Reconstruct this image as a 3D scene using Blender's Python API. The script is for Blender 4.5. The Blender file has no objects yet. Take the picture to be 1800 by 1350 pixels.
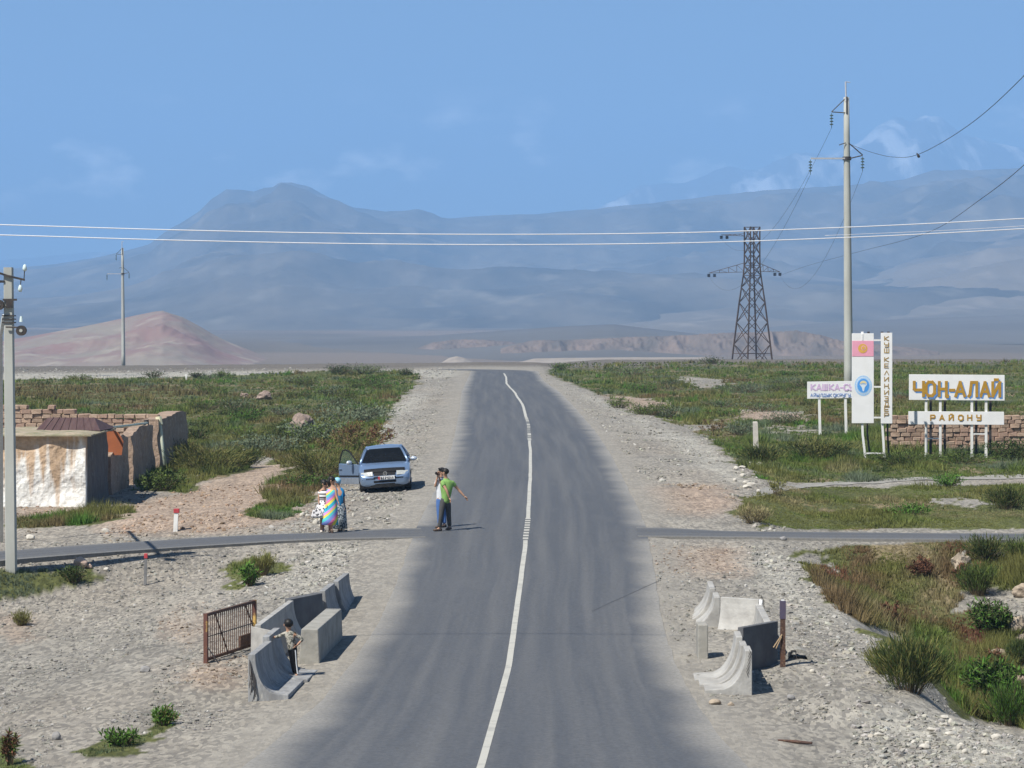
import bpy, bmesh, math, random
import numpy as np
from mathutils import Vector, Matrix

random.seed(7)
RNG = np.random.default_rng(11)
scene = bpy.context.scene
col = scene.collection
R = math.radians

# ------------------------------------------------------------------ camera, sky, sun, exposure
CAM_Z = 5.7
cam_d = bpy.data.cameras.new('camera')
cam = bpy.data.objects.new('camera', cam_d)
col.objects.link(cam)
cam.location = (0, 0, CAM_Z)
cam.rotation_euler = (R(90), 0, 0)
cam_d.sensor_width = 36
cam_d.lens = 100                      # 5000 px focal length on the 1800 px wide photograph
cam_d.shift_y = -115 / 1800           # horizon at row 560
cam_d.clip_start = 0.5
cam_d.clip_end = 60000
scene.camera = cam

SUN_EL, SUN_AZ = 52, 225              # azimuth clockwise from +Y: behind and left of the camera
world = bpy.data.worlds.new('World')
scene.world = world
world.use_nodes = True
wn, wl = world.node_tree.nodes, world.node_tree.links
wn.clear()
wo = wn.new('ShaderNodeOutputWorld')
bg = wn.new('ShaderNodeBackground')
sky = wn.new('ShaderNodeTexSky')
sky.sky_type = 'NISHITA'
sky.sun_disc = False
sky.sun_elevation = R(SUN_EL)
sky.sun_rotation = R(SUN_AZ)
sky.altitude = 3000
sky.air_density = 1.0
sky.dust_density = 0.6
sky.ozone_density = 2.0
bg.inputs['Strength'].default_value = 0.05
# thin broken clouds low over the mountains, all round the horizon
tc = wn.new('ShaderNodeTexCoord')
mp = wn.new('ShaderNodeMapping'); mp.inputs['Scale'].default_value = (22, 22, 46); mp.inputs['Location'].default_value = (3.1, 0.4, 0.2)
nz = wn.new('ShaderNodeTexNoise'); nz.inputs['Scale'].default_value = 1.0; nz.inputs['Detail'].default_value = 6; nz.inputs['Roughness'].default_value = 0.6
cr = wn.new('ShaderNodeValToRGB'); cr.color_ramp.elements[0].position = 0.55; cr.color_ramp.elements[1].position = 0.74
sx = wn.new('ShaderNodeSeparateXYZ')
br = wn.new('ShaderNodeValToRGB')
for e in list(br.color_ramp.elements)[1:]: br.color_ramp.elements.remove(e)
br.color_ramp.elements[0].position = 0.036; br.color_ramp.elements[0].color = (0, 0, 0, 1)
for p, v in ((0.048, 1), (0.064, 1), (0.080, 0)):
    e = br.color_ramp.elements.new(p); e.color = (v, v, v, 1)
mu = wn.new('ShaderNodeMath'); mu.operation = 'MULTIPLY'
mx = wn.new('ShaderNodeMixRGB'); mx.inputs['Color2'].default_value = (33, 33.5, 34, 1)
wl.new(tc.outputs['Generated'], mp.inputs['Vector']); wl.new(mp.outputs['Vector'], nz.inputs['Vector'])
wl.new(nz.outputs['Fac'], cr.inputs['Fac']); wl.new(tc.outputs['Generated'], sx.inputs['Vector'])
wl.new(sx.outputs['Z'], br.inputs['Fac'])
wl.new(cr.outputs['Color'], mu.inputs[0]); wl.new(br.outputs['Color'], mu.inputs[1])
wl.new(mu.outputs[0], mx.inputs['Fac']); wl.new(sky.outputs['Color'], mx.inputs['Color1'])
wl.new(mx.outputs['Color'], bg.inputs['Color']); wl.new(bg.outputs['Background'], wo.inputs['Surface'])

sun_d = bpy.data.lights.new('sun', 'SUN')
sun_d.energy = 5.0
sun_d.angle = R(0.53)
sun_d.color = (1.0, 0.955, 0.88)
sun = bpy.data.objects.new('sun', sun_d)
col.objects.link(sun)
to_sun = Vector((math.sin(R(SUN_AZ)) * math.cos(R(SUN_EL)), math.cos(R(SUN_AZ)) * math.cos(R(SUN_EL)), math.sin(R(SUN_EL))))
sun.rotation_euler = to_sun.to_track_quat('Z', 'Y').to_euler()

scene.view_settings.view_transform = 'Standard'
scene.view_settings.look = 'None'
scene.view_settings.exposure = 0.62
scene.view_settings.gamma = 1.0
scene.cycles.use_denoising = True
scene.cycles.volume_bounces = 1
scene.cycles.max_bounces = 6

# ------------------------------------------------------------------ helpers
def fade(t):
    t = np.clip(t, 0, 1)
    return t * t * (3 - 2 * t)

def step(a, b, v):
    return fade((np.asarray(v, float) - a) / (b - a))

def vnoise(x, y, seed=0):
    x = np.asarray(x, float); y = np.asarray(y, float)
    xi = np.floor(x).astype(np.int64); yi = np.floor(y).astype(np.int64)
    xf, yf = x - xi, y - yi
    def h(a, b):
        n = (a * 374761393 + b * 668265263 + seed * 974711) & 0x7fffffff
        n = ((n ^ (n >> 13)) * 1274126177) & 0x7fffffff
        return ((n ^ (n >> 16)) & 0xffff) / 65535.0
    u, v = xf * xf * (3 - 2 * xf), yf * yf * (3 - 2 * yf)
    a = h(xi, yi) * (1 - u) + h(xi + 1, yi) * u
    b = h(xi, yi + 1) * (1 - u) + h(xi + 1, yi + 1) * u
    return a * (1 - v) + b * v

def fbm(x, y, seed=0, octv=4, ridged=False):
    s, a, t = 0.0, 1.0, 0.0
    for k in range(octv):
        n = vnoise(np.asarray(x) * 2 ** k + 17.3 * k, np.asarray(y) * 2 ** k - 9.1 * k, seed + k)
        if ridged: n = 1 - np.abs(2 * n - 1)
        s = s + a * n; t += a; a *= 0.5
    return s / t

def W(px, py, y):
    """point of the photograph's pixel at distance y"""
    return Vector(((px - 900) / 5000 * y, y, CAM_Z - (py - 560) / 5000 * y))

def inpoly(px, py, poly):
    px = np.asarray(px, float); py = np.asarray(py, float)
    r = np.zeros(px.shape, bool)
    n = len(poly)
    for i in range(n):
        x1, y1 = poly[i]; x2, y2 = poly[(i + 1) % n]
        if y1 == y2: continue
        c = ((y1 > py) != (y2 > py)) & (px < (x2 - x1) * (py - y1) / (y2 - y1) + x1)
        r ^= c
    return r

def pixel_of(x, y, z):
    return 900 + 5000 * x / y, 560 + 5000 * (CAM_Z - z) / y

# ---- materials
def srgb(r, g, b):
    f = lambda c: (c / 255 / 12.92) if c / 255 <= 0.04045 else ((c / 255 + 0.055) / 1.055) ** 2.4
    return (f(r), f(g), f(b))

MATS = {}
def mat(name, c1, c2=None, scale=4.0, rough=0.85, bump=0.0, bscale=None, metal=0.0, attr=None, spec=0.3, detail=5, stretch=(1, 1, 1), lo=0.35, hi=0.65, c3=None, coat=0.0):
    if name in MATS: return MATS[name]
    m = bpy.data.materials.new(name)
    m.use_nodes = True
    n, l = m.node_tree.nodes, m.node_tree.links
    b = n['Principled BSDF']
    b.inputs['Roughness'].default_value = rough
    b.inputs['Metallic'].default_value = metal
    b.inputs['Specular IOR Level'].default_value = spec
    if coat: b.inputs['Coat Weight'].default_value = coat
    t = n.new('ShaderNodeTexCoord')
    mpn = n.new('ShaderNodeMapping'); mpn.inputs['Scale'].default_value = stretch
    l.new(t.outputs['Object'], mpn.inputs['Vector'])
    if attr:
        a = n.new('ShaderNodeAttribute'); a.attribute_name = attr
        base = a.outputs['Color']
    else:
        rgb = n.new('ShaderNodeRGB'); rgb.outputs[0].default_value = (*c1, 1); base = rgb.outputs[0]
    out = base
    if c2 is not None or attr:
        ns = n.new('ShaderNodeTexNoise'); ns.inputs['Scale'].default_value = scale; ns.inputs['Detail'].default_value = detail
        ns.inputs['Roughness'].default_value = 0.62
        l.new(mpn.outputs['Vector'], ns.inputs['Vector'])
        rp = n.new('ShaderNodeValToRGB'); rp.color_ramp.elements[0].position = lo; rp.color_ramp.elements[1].position = hi
        l.new(ns.outputs['Fac'], rp.inputs['Fac'])
        mixn = n.new('ShaderNodeMixRGB')
        l.new(rp.outputs['Color'], mixn.inputs['Fac'])
        if attr and c2 is None:
            mixn.blend_type = 'MULTIPLY'; mixn.inputs['Color2'].default_value = (0.72, 0.72, 0.72, 1)
            l.new(base, mixn.inputs['Color1'])
        else:
            l.new(base, mixn.inputs['Color1']); mixn.inputs['Color2'].default_value = (*c2, 1)
        out = mixn.outputs['Color']
        if c3 is not None:
            n3 = n.new('ShaderNodeTexNoise'); n3.inputs['Scale'].default_value = scale * 3.7; n3.inputs['Detail'].default_value = 3
            l.new(mpn.outputs['Vector'], n3.inputs['Vector'])
            r3 = n.new('ShaderNodeValToRGB'); r3.color_ramp.elements[0].position = 0.55; r3.color_ramp.elements[1].position = 0.7
            l.new(n3.outputs['Fac'], r3.inputs['Fac'])
            m3 = n.new('ShaderNodeMixRGB'); m3.inputs['Color2'].default_value = (*c3, 1)
            l.new(r3.outputs['Color'], m3.inputs['Fac']); l.new(out, m3.inputs['Color1']); out = m3.outputs['Color']
    l.new(out, b.inputs['Base Color'])
    if bump:
        nb = n.new('ShaderNodeTexNoise'); nb.inputs['Scale'].default_value = bscale or scale * 4; nb.inputs['Detail'].default_value = 6
        l.new(mpn.outputs['Vector'], nb.inputs['Vector'])
        bp = n.new('ShaderNodeBump'); bp.inputs['Strength'].default_value = 1.0; bp.inputs['Distance'].default_value = bump
        l.new(nb.outputs['Fac'], bp.inputs['Height']); l.new(bp.outputs['Normal'], b.inputs['Normal'])
    MATS[name] = m
    return m

# ---- object builders
def tag(o, label=None, cat=None, group=None, kind=None):
    if label: o['label'] = label
    if cat: o['category'] = cat
    if group: o['group'] = group
    if kind: o['kind'] = kind
    return o

def thing(name, label, cat, loc=(0, 0, 0), rot=(0, 0, 0), group=None):
    o = bpy.data.objects.new(name, None)
    o.empty_display_size = 0.2
    col.objects.link(o)
    o.location = loc; o.rotation_euler = rot
    return tag(o, label, cat, group)

def link(name, me, parent=None):
    o = bpy.data.objects.new(name, me)
    col.objects.link(o)
    if parent is not None: o.parent = parent
    return o

def np_mesh(name, v, f, m, colors=None, smooth=False):
    """fast mesh from arrays; f is (n,3) or (n,4); colors per vertex"""
    v = np.asarray(v, np.float32); f = np.asarray(f, np.int32)
    k = f.shape[1]
    me = bpy.data.meshes.new(name)
    me.vertices.add(len(v)); me.vertices.foreach_set('co', v.ravel())
    me.loops.add(f.size); me.loops.foreach_set('vertex_index', f.ravel())
    me.polygons.add(len(f)); me.polygons.foreach_set('loop_start', np.arange(0, f.size, k, dtype=np.int32))
    me.polygons.foreach_set('use_smooth', np.full(len(f), smooth, bool))
    if colors is not None:
        ca = me.color_attributes.new('tint', 'FLOAT_COLOR', 'POINT')
        colors = np.asarray(colors); c = np.ones((len(v), 4), np.float32); c[:, :colors.shape[1]] = colors
        ca.data.foreach_set('color', c.ravel())
    if m is not None: me.materials.append(m)
    me.update(calc_edges=True)
    return me

class MB:
    """collects shapes; build() links them as one mesh object. o = origin that is subtracted (the parent's place)"""
    def __init__(s, o=(0, 0, 0)):
        s.v, s.f, s.o = [], [], Vector(o)
    def add(s, vs, fs):
        b = len(s.v)
        s.v += [Vector(p) for p in vs]
        s.f += [tuple(i + b for i in q) for q in fs]
        return s
    def box(s, c, d, rz=0.0, M=None, taper=1.0):
        c = Vector(c); hx, hy, hz = d[0] / 2, d[1] / 2, d[2] / 2
        M = M or Matrix.Rotation(rz, 3, 'Z')
        vs = []
        for z in (-1, 1):
            k = taper if z > 0 else 1
            for x, y in ((-1, -1), (1, -1), (1, 1), (-1, 1)):
                vs.append(c + M @ Vector((x * hx * k, y * hy * k, z * hz)))
        return s.add(vs, [(3, 2, 1, 0), (4, 5, 6, 7), (0, 1, 5, 4), (1, 2, 6, 5), (2, 3, 7, 6), (3, 0, 4, 7)])
    def tube(s, pts, r, n=8, cap=True, ry=None, up=None):
        pts = [Vector(p) for p in pts]
        rs = r if isinstance(r, (list, tuple)) else [r] * len(pts)
        b = len(s.v)
        prev = None
        for i, p in enumerate(pts):
            d = (pts[min(i + 1, len(pts) - 1)] - pts[max(i - 1, 0)])
            if d.length < 1e-9: d = Vector((0, 0, 1))
            d.normalize()
            if prev is None:
                u = Vector(up) if up else (Vector((0, 0, 1)) if abs(d.z) < 0.9 else Vector((1, 0, 0)))
            else: u = prev
            u = (u - d * u.dot(d)); u.normalize(); w = d.cross(u); prev = u
            q = rs[i] if ry is None else rs[i]
            q2 = q if ry is None else (ry[i] if isinstance(ry, (list, tuple)) else ry)
            for k in range(n):
                a = 2 * math.pi * (k + 0.5) / n
                s.v.append(p + u * math.cos(a) * q + w * math.sin(a) * q2)
        for i in range(len(pts) - 1):
            for k in range(n):
                k2 = (k + 1) % n
                s.f.append((b + i * n + k, b + i * n + k2, b + (i + 1) * n + k2, b + (i + 1) * n + k))
        if cap:
            s.f.append(tuple(b + k for k in reversed(range(n))))
            s.f.append(tuple(b + (len(pts) - 1) * n + k for k in range(n)))
        return s
    def prism(s, poly, e, o=(0, 0, 0), ax=(1, 0, 0), ay=(0, 0, 1)):
        """2D polygon in axes ax, ay at o, extruded by vector e"""
        o, e, ax, ay = Vector(o), Vector(e), Vector(ax), Vector(ay)
        n = len(poly)
        a = [o + ax * p[0] + ay * p[1] for p in poly]
        vs = a + [p + e for p in a]
        fs = [tuple(range(n)), tuple(reversed(range(n, 2 * n)))]
        fs += [(i, i + n, (i + 1) % n + n, (i + 1) % n) for i in range(n)]
        return s.add(vs, fs)
    def ell(s, c, r, n=12, m=8, M=None):
        c = Vector(c); M = M or Matrix.Identity(3)
        b = len(s.v)
        for j in range(m + 1):
            t = math.pi * j / m
            for i in range(n):
                a = 2 * math.pi * i / n
                s.v.append(c + M @ Vector((r[0] * math.sin(t) * math.cos(a), r[1] * math.sin(t) * math.sin(a), r[2] * math.cos(t))))
        for j in range(m):
            for i in range(n):
                i2 = (i + 1) % n
                s.f.append((b + j * n + i, b + (j + 1) * n + i, b + (j + 1) * n + i2, b + j * n + i2))
        return s
    def disc(s, c, r, t=0.01, n=24, axis='y', rz=None):
        c = Vector(c); rz = rz or r
        if axis == 'y':
            return s.prism([(r * math.cos(2 * math.pi * i / n), rz * math.sin(2 * math.pi * i / n)) for i in range(n)], (0, t, 0), c)
        if axis == 'x':
            return s.prism([(r * math.cos(2 * math.pi * i / n), rz * math.sin(2 * math.pi * i / n)) for i in range(n)], (t, 0, 0), c, (0, 1, 0), (0, 0, 1))
        return s.prism([(r * math.cos(2 * math.pi * i / n), rz * math.sin(2 * math.pi * i / n)) for i in range(n)], (0, 0, t), c, (1, 0, 0), (0, 1, 0))
    def loft(s, rings, cap=True):
        b = len(s.v); n = len(rings[0])
        for r in rings: s.v += [Vector(p) for p in r]
        for i in range(len(rings) - 1):
            for k in range(n):
                k2 = (k + 1) % n
                s.f.append((b + i * n + k, b + i * n + k2, b + (i + 1) * n + k2, b + (i + 1) * n + k))
        if cap:
            s.f.append(tuple(b + k for k in reversed(range(n)))); s.f.append(tuple(b + (len(rings) - 1) * n + k for k in range(n)))
        return s
    def mesh(s, name, m, smooth=False, fix=True):
        me = bpy.data.meshes.new(name)
        me.from_pydata([tuple(p - s.o) for p in s.v], [], s.f)
        if fix:
            bm = bmesh.new(); bm.from_mesh(me)
            bmesh.ops.remove_doubles(bm, verts=bm.verts, dist=1e-5)
            bmesh.ops.recalc_face_normals(bm, faces=bm.faces)
            bm.to_mesh(me); bm.free()
        if smooth:
            for p in me.polygons: p.use_smooth = True
        if m is not None: me.materials.append(m)
        return me
    def build(s, name, m, parent=None, smooth=False, bevel=0.0, sub=0, fix=True):
        o = link(name, s.mesh(name, m, smooth, fix), parent)
        if bevel:
            b = o.modifiers.new('bevel', 'BEVEL'); b.width = bevel; b.segments = 2; b.limit_method = 'ANGLE'
        if sub:
            b = o.modifiers.new('sub', 'SUBSURF'); b.levels = sub; b.render_levels = sub
        return o

def copy_tree(o, parent=None):
    c = o.copy(); col.objects.link(c); c.parent = parent
    for ch in o.children: copy_tree(ch, c)
    return c

# ------------------------------------------------------------------ the lie of the land
ZR_Y = [0, 40, 50, 60, 70, 80, 90, 110, 130, 170, 230, 290, 2000]
ZR_Z = [-0.95, -1.0, -1.0, -0.86, -0.48, -0.12, 0.0, 0.14, 0.26, 0.45, 0.6, 0.62, 0.62]
_yy = np.geomspace(20, 420, 4000)
_zz = np.interp(_yy, ZR_Y, ZR_Z)
_k = np.ones(81) / 81
_zz = np.convolve(np.pad(_zz, 40, 'edge'), _k, 'valid')
def zroad(y): return np.interp(y, _yy, _zz)
_row = 560 + 5000 * (CAM_Z - _zz) / _yy
def y_of_row(r): return np.interp(-np.asarray(r, float), -_row, _yy)

EDGE = [(1430, 340, 1400), (1350, 425, 1310), (1270, 525, 1245), (1190, 605, 1195), (1100, 662, 1166), (1050, 688, 1156), (1000, 706, 1149), (940, 727, 1140),
        (900, 746, 1124), (850, 771, 1100), (800, 790, 1074), (760, 800, 1048), (720, 808, 1014), (690, 811, 984), (670, 820, 956), (655, 827, 946)]
LINE = [(1430, 820), (1350, 845), (1270, 870), (1170, 894), (1100, 906), (1000, 918), (920, 928), (850, 932), (800, 932), (750, 929), (715, 920), (690, 904), (675, 890), (664, 890), (655, 884)]
_er = np.array(EDGE, float)
_ey = y_of_row(_er[:, 0]); _exl = (_er[:, 1] - 900) / 5000 * _ey; _exr = (_er[:, 2] - 900) / 5000 * _ey
_lr = np.array(LINE, float); _ly = y_of_row(_lr[:, 0]); _lx = (_lr[:, 1] - 900) / 5000 * _ly
def smooth_tab(ys, xs):
    g = np.linspace(ys.min(), ys.max(), 600); v = np.interp(g, ys, xs)
    k = np.ones(21) / 21
    return g, np.convolve(np.pad(v, 10, 'edge'), k, 'valid')
_gl = smooth_tab(_ey, _exl); _gr = smooth_tab(_ey, _exr); _gc = smooth_tab(_ly, _lx)
def XL(y): return np.interp(y, *_gl)
def XR(y): return np.interp(y, *_gr)
def XC(y): return np.interp(y, *_gc)

BANK = [(655, 950), (680, 1000), (700, 1060), (740, 1150), (770, 1230), (810, 1285), (850, 1330), (900, 1300), (930, 1330), (965, 1350), (1000, 1415),
        (1040, 1445), (1085, 1478), (1112, 1545), (1180, 1560), (1235, 1610), (1265, 1715), (1300, 1810), (1350, 1950), (1430, 2200)]
_br = np.array(BANK, float); _by = y_of_row(_br[:, 0]); _bx = (_br[:, 1] - 900) / 5000 * _by
def XB(y): return np.interp(y, _by[::-1], _bx[::-1])

SIDE_L = [(-400, 1010), (-60, 983), (0, 975), (200, 963), (400, 949), (560, 941), (735, 939)]
SIDE_R = [(1130, 938), (1300, 939), (1500, 942), (1800, 944), (2250, 946)]
def side_tab(t, dz):
    a = np.array(t, float)
    y = 5000 * (CAM_Z - dz) / (a[:, 1] - 560)
    return (a[:, 0] - 900) / 5000 * y, y
SIDE_Z = -0.22
_slx, _sly = side_tab(SIDE_L, SIDE_Z); _srx, _sry = side_tab(SIDE_R, SIDE_Z)
_sxx = np.concatenate([_slx, _srx]); _syy = np.concatenate([_sly, _sry])
_sg = np.linspace(_sxx.min(), _sxx.max(), 500)
_sv = np.convolve(np.pad(np.interp(_sg, _sxx, _syy), 30, 'edge'), np.ones(61) / 61, 'valid')
def YS(x): return np.interp(x, _sg, _sv)

def bump(x, y, cx, cy, rx, ry, h):
    return h * np.exp(-((x - cx) / rx) ** 2 - ((y - cy) / ry) ** 2)

def G(x, y, rough=True):
    x = np.asarray(x, float); y = np.asarray(y, float)
    base = zroad(y)
    near = y < 400
    dl = np.where(near, XL(y) - x, 0) ; dr = np.where(near, x - XR(y), 0)
    z = base.copy() if hasattr(base, 'copy') else np.array(base)
    fl = 1 - 0.6 * step(120, 230, y)
    z = z - fl * (0.055 * np.clip(dl, 0, 4) + 0.10 * np.clip(dl - 4, 0, 4))
    D = 1.5 - 1.1 * step(62, 74, y) - 0.15 * step(100, 150, y)
    xe = XB(y)
    z = z - np.where(near, D * step(0, 2.3, x - xe), 0)
    z = z + np.where(y < 73, 0.9 * step(5.0, 8.0, x - xe), 0)
    z = z - 0.03 * np.clip(dr, 0, 3) * (y < 300)
    # side road: the ground comes up to just under the slab
    ws = np.exp(-(((y - YS(x)) / 3.2) ** 4)) * np.where((dl > 0.5) | (dr > 0.5), 1, 0)
    z = z * (1 - ws) + (SIDE_Z - 0.05) * ws
    inside = (dl < 0) & (dr < 0) & (y < 275)
    z = z - np.where(inside, 0.06 * step(0, 0.4, np.minimum(-dl, -dr)), 0)
    # spoil heaps and soil mounds
    z = z + bump(x, y, -9.6, 87, 2.6, 3.6, 0.35) + bump(x, y, -6.0, 54, 1.2, 3.0, 0.12)
    z = z + bump(x, y, 5.75, 49.0, 1.1, 1.6, 0.42) + bump(x, y, 5.6, 57, 1.2, 3.5, 0.10)
    z = z + bump(x, y, -9.2, 265, 3.0, 14, 0.5) + bump(x, y, 7.5, 235, 2.5, 12, 0.35)
    # right field rises to a low crest, left falls away
    z = z + 0.45 * step(8, 30, x) * step(170, 290, y) * (1 - step(330, 430, y))
    z = z - 0.010 * np.clip(-x - 10, 0, 200) * step(180, 260, y)
    z = z + 0.30 * np.exp(-((y - 268) / 3.5) ** 2) * step(9, 15, -x)
    # beyond the bend: down to the river plain, then gently up to the mountains
    plain = -12.5 + 6.5 * np.clip((y - 900) / 2100, 0, 3)
    t = step(292, 900, y)
    t2 = np.where(x > 8, step(320, 900, y), t)
    mixw = step(4, 14, x)
    tt = t * (1 - mixw) + t2 * mixw
    z = z * (1 - tt) + plain * tt
    if rough:
        off = np.clip(np.maximum(dl, dr) / 1.5, 0, 1)
        off = np.where(near, off, 1)
        off = off * (1 - 0.8 * ws) * (1 - np.exp(-((y - 282) / 9) ** 4) * (x < 12))
        z = z + off * (0.16 * (fbm(x * 0.22, y * 0.16, 3, 3) - 0.5) + 0.10 * (fbm(x * 1.1, y * 0.9, 5, 3) - 0.5))
        z = z + step(900, 2000, y) * 5 * (fbm(x * 0.004, y * 0.0025, 9, 4) - 0.5)
    return z

def pix(px, py, y0=30, y1=3000):
    ys = np.geomspace(y0, y1, 9000)
    x = (px - 900) / 5000 * ys
    d = CAM_Z - (py - 560) / 5000 * ys - G(x, ys)
    i = int(np.argmax(d < 0)) if (d < 0).any() else len(ys) - 1
    y = ys[i]
    if i > 0:
        a, b = d[i - 1], d[i]
        y = ys[i - 1] + (ys[i] - ys[i - 1]) * (a / (a - b) if a != b else 0)
    return Vector(((px - 900) / 5000 * y, y, float(G(np.array([(px - 900) / 5000 * y]), np.array([y]))[0])))

# ---- zones, traced as patches of ground
VEG = [
 [(-500, 668), (25, 667), (300, 664), (500, 656), (600, 650), (700, 652), (740, 658), (735, 675), (692, 712), (674, 745), (662, 790), (610, 838), (565, 850), (540, 905), (480, 915), (420, 905),
  (470, 880), (445, 858), (505, 838), (480, 806), (440, 800), (438, 824), (340, 850), (330, 868), (232, 862), (240, 820), (-500, 800)],
 [(-500, 1010), (100, 1000), (145, 998), (150, 1022), (60, 1052), (-500, 1090)],
 [(395, 1000), (440, 985), (505, 975), (512, 1000), (450, 1020), (420, 1045)],
 [(125, 1330), (200, 1305), (310, 1243), (312, 1275), (220, 1320), (150, 1338)],
 [(20, 912), (120, 902), (240, 890), (250, 905), (130, 925), (20, 930)],
 [(-300, 1300), (35, 1290), (50, 1360), (-300, 1430)],
 [(960, 655), (985, 638), (2300, 634), (2300, 838), (1700, 840), (1500, 850), (1390, 848), (1335, 842), (1290, 808), (1245, 772), (1150, 733), (1060, 698)],
 [(1310, 868), (1380, 856), (1500, 857), (1800, 852), (2300, 850), (2300, 930), (1390, 930), (1340, 925), (1296, 893)],
 [(1395, 975), (1480, 962), (1680, 952), (1800, 948), (2300, 948), (2300, 1600), (1860, 1310), (1800, 1285), (1700, 1255), (1640, 1190), (1570, 1125), (1490, 1090), (1435, 1030)],
]
BARE = [[(1190, 660), (1275, 668), (1268, 684), (1205, 680)], [(1285, 720), (1380, 722), (1430, 730), (1420, 742), (1290, 738)], [(1060, 690), (1180, 708), (1155, 730), (1085, 712)],
        [(1180, 740), (1260, 750), (1240, 762), (1190, 756)], [(1630, 878), (1700, 878), (1690, 894), (1640, 894)], [(1375, 745), (1410, 750), (1405, 765), (1370, 760)],
        [(505, 800), (470, 812), (520, 842), (450, 860), (380, 862), (400, 835), (450, 830)],
        [(1420, 985), (1500, 975), (1505, 1000), (1440, 1010)], [(1690, 1060), (1760, 1030), (1830, 1050), (1830, 1090), (1740, 1090)], [(1760, 1120), (1830, 1110), (1830, 1230), (1775, 1180)],
        [(1690, 975), (1740, 965), (1735, 1010), (1700, 1010)]]
SOIL = [[(150, 905), (250, 880), (330, 862), (430, 820), (500, 810), (560, 850), (540, 905), (470, 920), (400, 935), (200, 940)], [(25, 890), (140, 890), (150, 905), (25, 912)],
        [(300, 1110), (352, 1055), (352, 1110), (330, 1140)], [(330, 1170), (420, 1160), (430, 1200), (340, 1200)], [(1100, 855), (1260, 850), (1300, 890), (1250, 910), (1160, 900)],
        [(1060, 690), (1180, 708), (1155, 730), (1085, 712)], [(1285, 720), (1430, 728), (1420, 742), (1290, 738)], [(1150, 960), (1300, 960), (1300, 1010), (1160, 1010)],
        [(0, 1080), (50, 1075), (40, 1120), (0, 1130)], [(1750, 1110), (1850, 1100), (1850, 1260), (1770, 1200)]]
PALE = [[(735, 690), (690, 715), (664, 760), (658, 790), (690, 790), (690, 740), (750, 700)], [(480, 1010), (560, 960), (640, 955), (600, 1010), (520, 1060)], [(-500, 655), (25, 657), (740, 650), (830, 651), (820, 662), (740, 664), (500, 660), (25, 668), (-500, 672)],
        [(950, 655), (1010, 690), (1060, 705), (1150, 750), (1230, 775), (1300, 830), (1330, 850), (1280, 850), (1200, 790), (1100, 730), (1000, 690)],
        [(1290, 950), (1390, 985), (1480, 1100), (1400, 1100), (1340, 1010)], [(1500, 1240), (1620, 1240), (1830, 1310), (1830, 1360), (1560, 1360)]]

def zones(x, y, z, jit=1.0):
    px, py = pixel_of(x, y, z)
    k = 5000 / y
    jx = ((fbm(x * 0.9, y * 0.5, 21, 3) - 0.5) * 1.5 + (fbm(x * 3.1, y * 1.8, 23, 2) - 0.5) * 0.7) * k * jit
    jy = (fbm(x * 0.9, y * 0.5, 31, 3) - 0.5) * 2.6 * 5 * k / y * 1.0 * jit
    qx, qy = px + np.clip(jx, -40, 40), py + np.clip(jy, -14, 14)
    hit = lambda ps: np.any([inpoly(qx, qy, p) for p in ps], axis=0)
    bx_, by_ = px + np.clip(2.6 * jx, -60, 60), py + np.clip(2.0 * jy, -16, 16)
    bare = np.any([inpoly(bx_, by_, p) for p in BARE], axis=0)
    ok = (y < 430)
    return hit(VEG) & ~bare & ok, hit(SOIL) & ok, hit(PALE) & ok

def soft_zones(x, y, z):
    """soil and pale gravel weights with feathered, broken edges"""
    ws, wp = 0.0, 0.0
    g = np.random.default_rng(5)
    px, py = pixel_of(x, y, z)
    k = 5000 / y
    for i in range(9):
        qx = px + g.normal(0, 0.45) * k + (fbm(x * 0.7, y * 0.4, 121 + i, 2) - 0.5) * 1.4 * k
        qy = py + np.clip((g.normal(0, 0.9) + (fbm(x * 0.7, y * 0.4, 151 + i, 2) - 0.5) * 3.0) * 5.5 * k / y, -30, 30)
        ws = ws + np.any([inpoly(qx, qy, p) for p in SOIL], axis=0) * (y < 430)
        wp = wp + np.any([inpoly(qx, qy, p) for p in PALE], axis=0) * (y < 430)
    return ws / 9.0, wp / 9.0

# ------------------------------------------------------------------ ground
def grid_faces(nr, nc):
    i = np.arange(nr - 1)[:, None] * nc + np.arange(nc - 1)[None, :]
    i = i.ravel()
    return np.stack([i, i + 1, i + nc + 1, i + nc], 1)

gy = np.concatenate([np.linspace(4, 34, 16)[:-1], np.geomspace(34, 130, 290)[:-1], np.geomspace(130, 330, 180)[:-1], np.geomspace(330, 9000, 110)])
ga = np.concatenate([np.linspace(-0.55, -0.215, 22)[:-1], np.linspace(-0.215, 0.215, 340), np.linspace(0.215, 0.55, 22)[1:]])
GX = np.outer(gy + 6, ga); GY = np.repeat(gy[:, None], len(ga), 1)
GZ = G(GX, GY)
veg, _, _ = zones(GX.ravel(), GY.ravel(), GZ.ravel())
soil, pale = soft_zones(GX.ravel(), GY.ravel(), GZ.ravel())
fx, fy = GX.ravel(), GY.ravel()
tint = np.empty((fx.size, 3))
n1 = fbm(fx * 0.35, fy * 0.22, 41, 4)[:, None]; n2 = fbm(fx * 1.7, fy * 1.2, 43, 3)[:, None]
tint[:] = np.array([0.278, 0.264, 0.236]) * (0.78 + 0.44 * n1) * (0.85 + 0.3 * n2)
warm = np.clip((fbm(fx * 0.12, fy * 0.10, 47, 3) - 0.45) * 4, 0, 1)[:, None]
tint = tint * (1 - 0.35 * warm) + 0.35 * warm * np.array([0.33, 0.29, 0.24]) * (0.8 + 0.4 * n2)
wp_ = 0.8 * pale[:, None]; tint = tint * (1 - wp_) + wp_ * np.array([0.39, 0.38, 0.34]) * (0.8 + 0.4 * n2)
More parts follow.
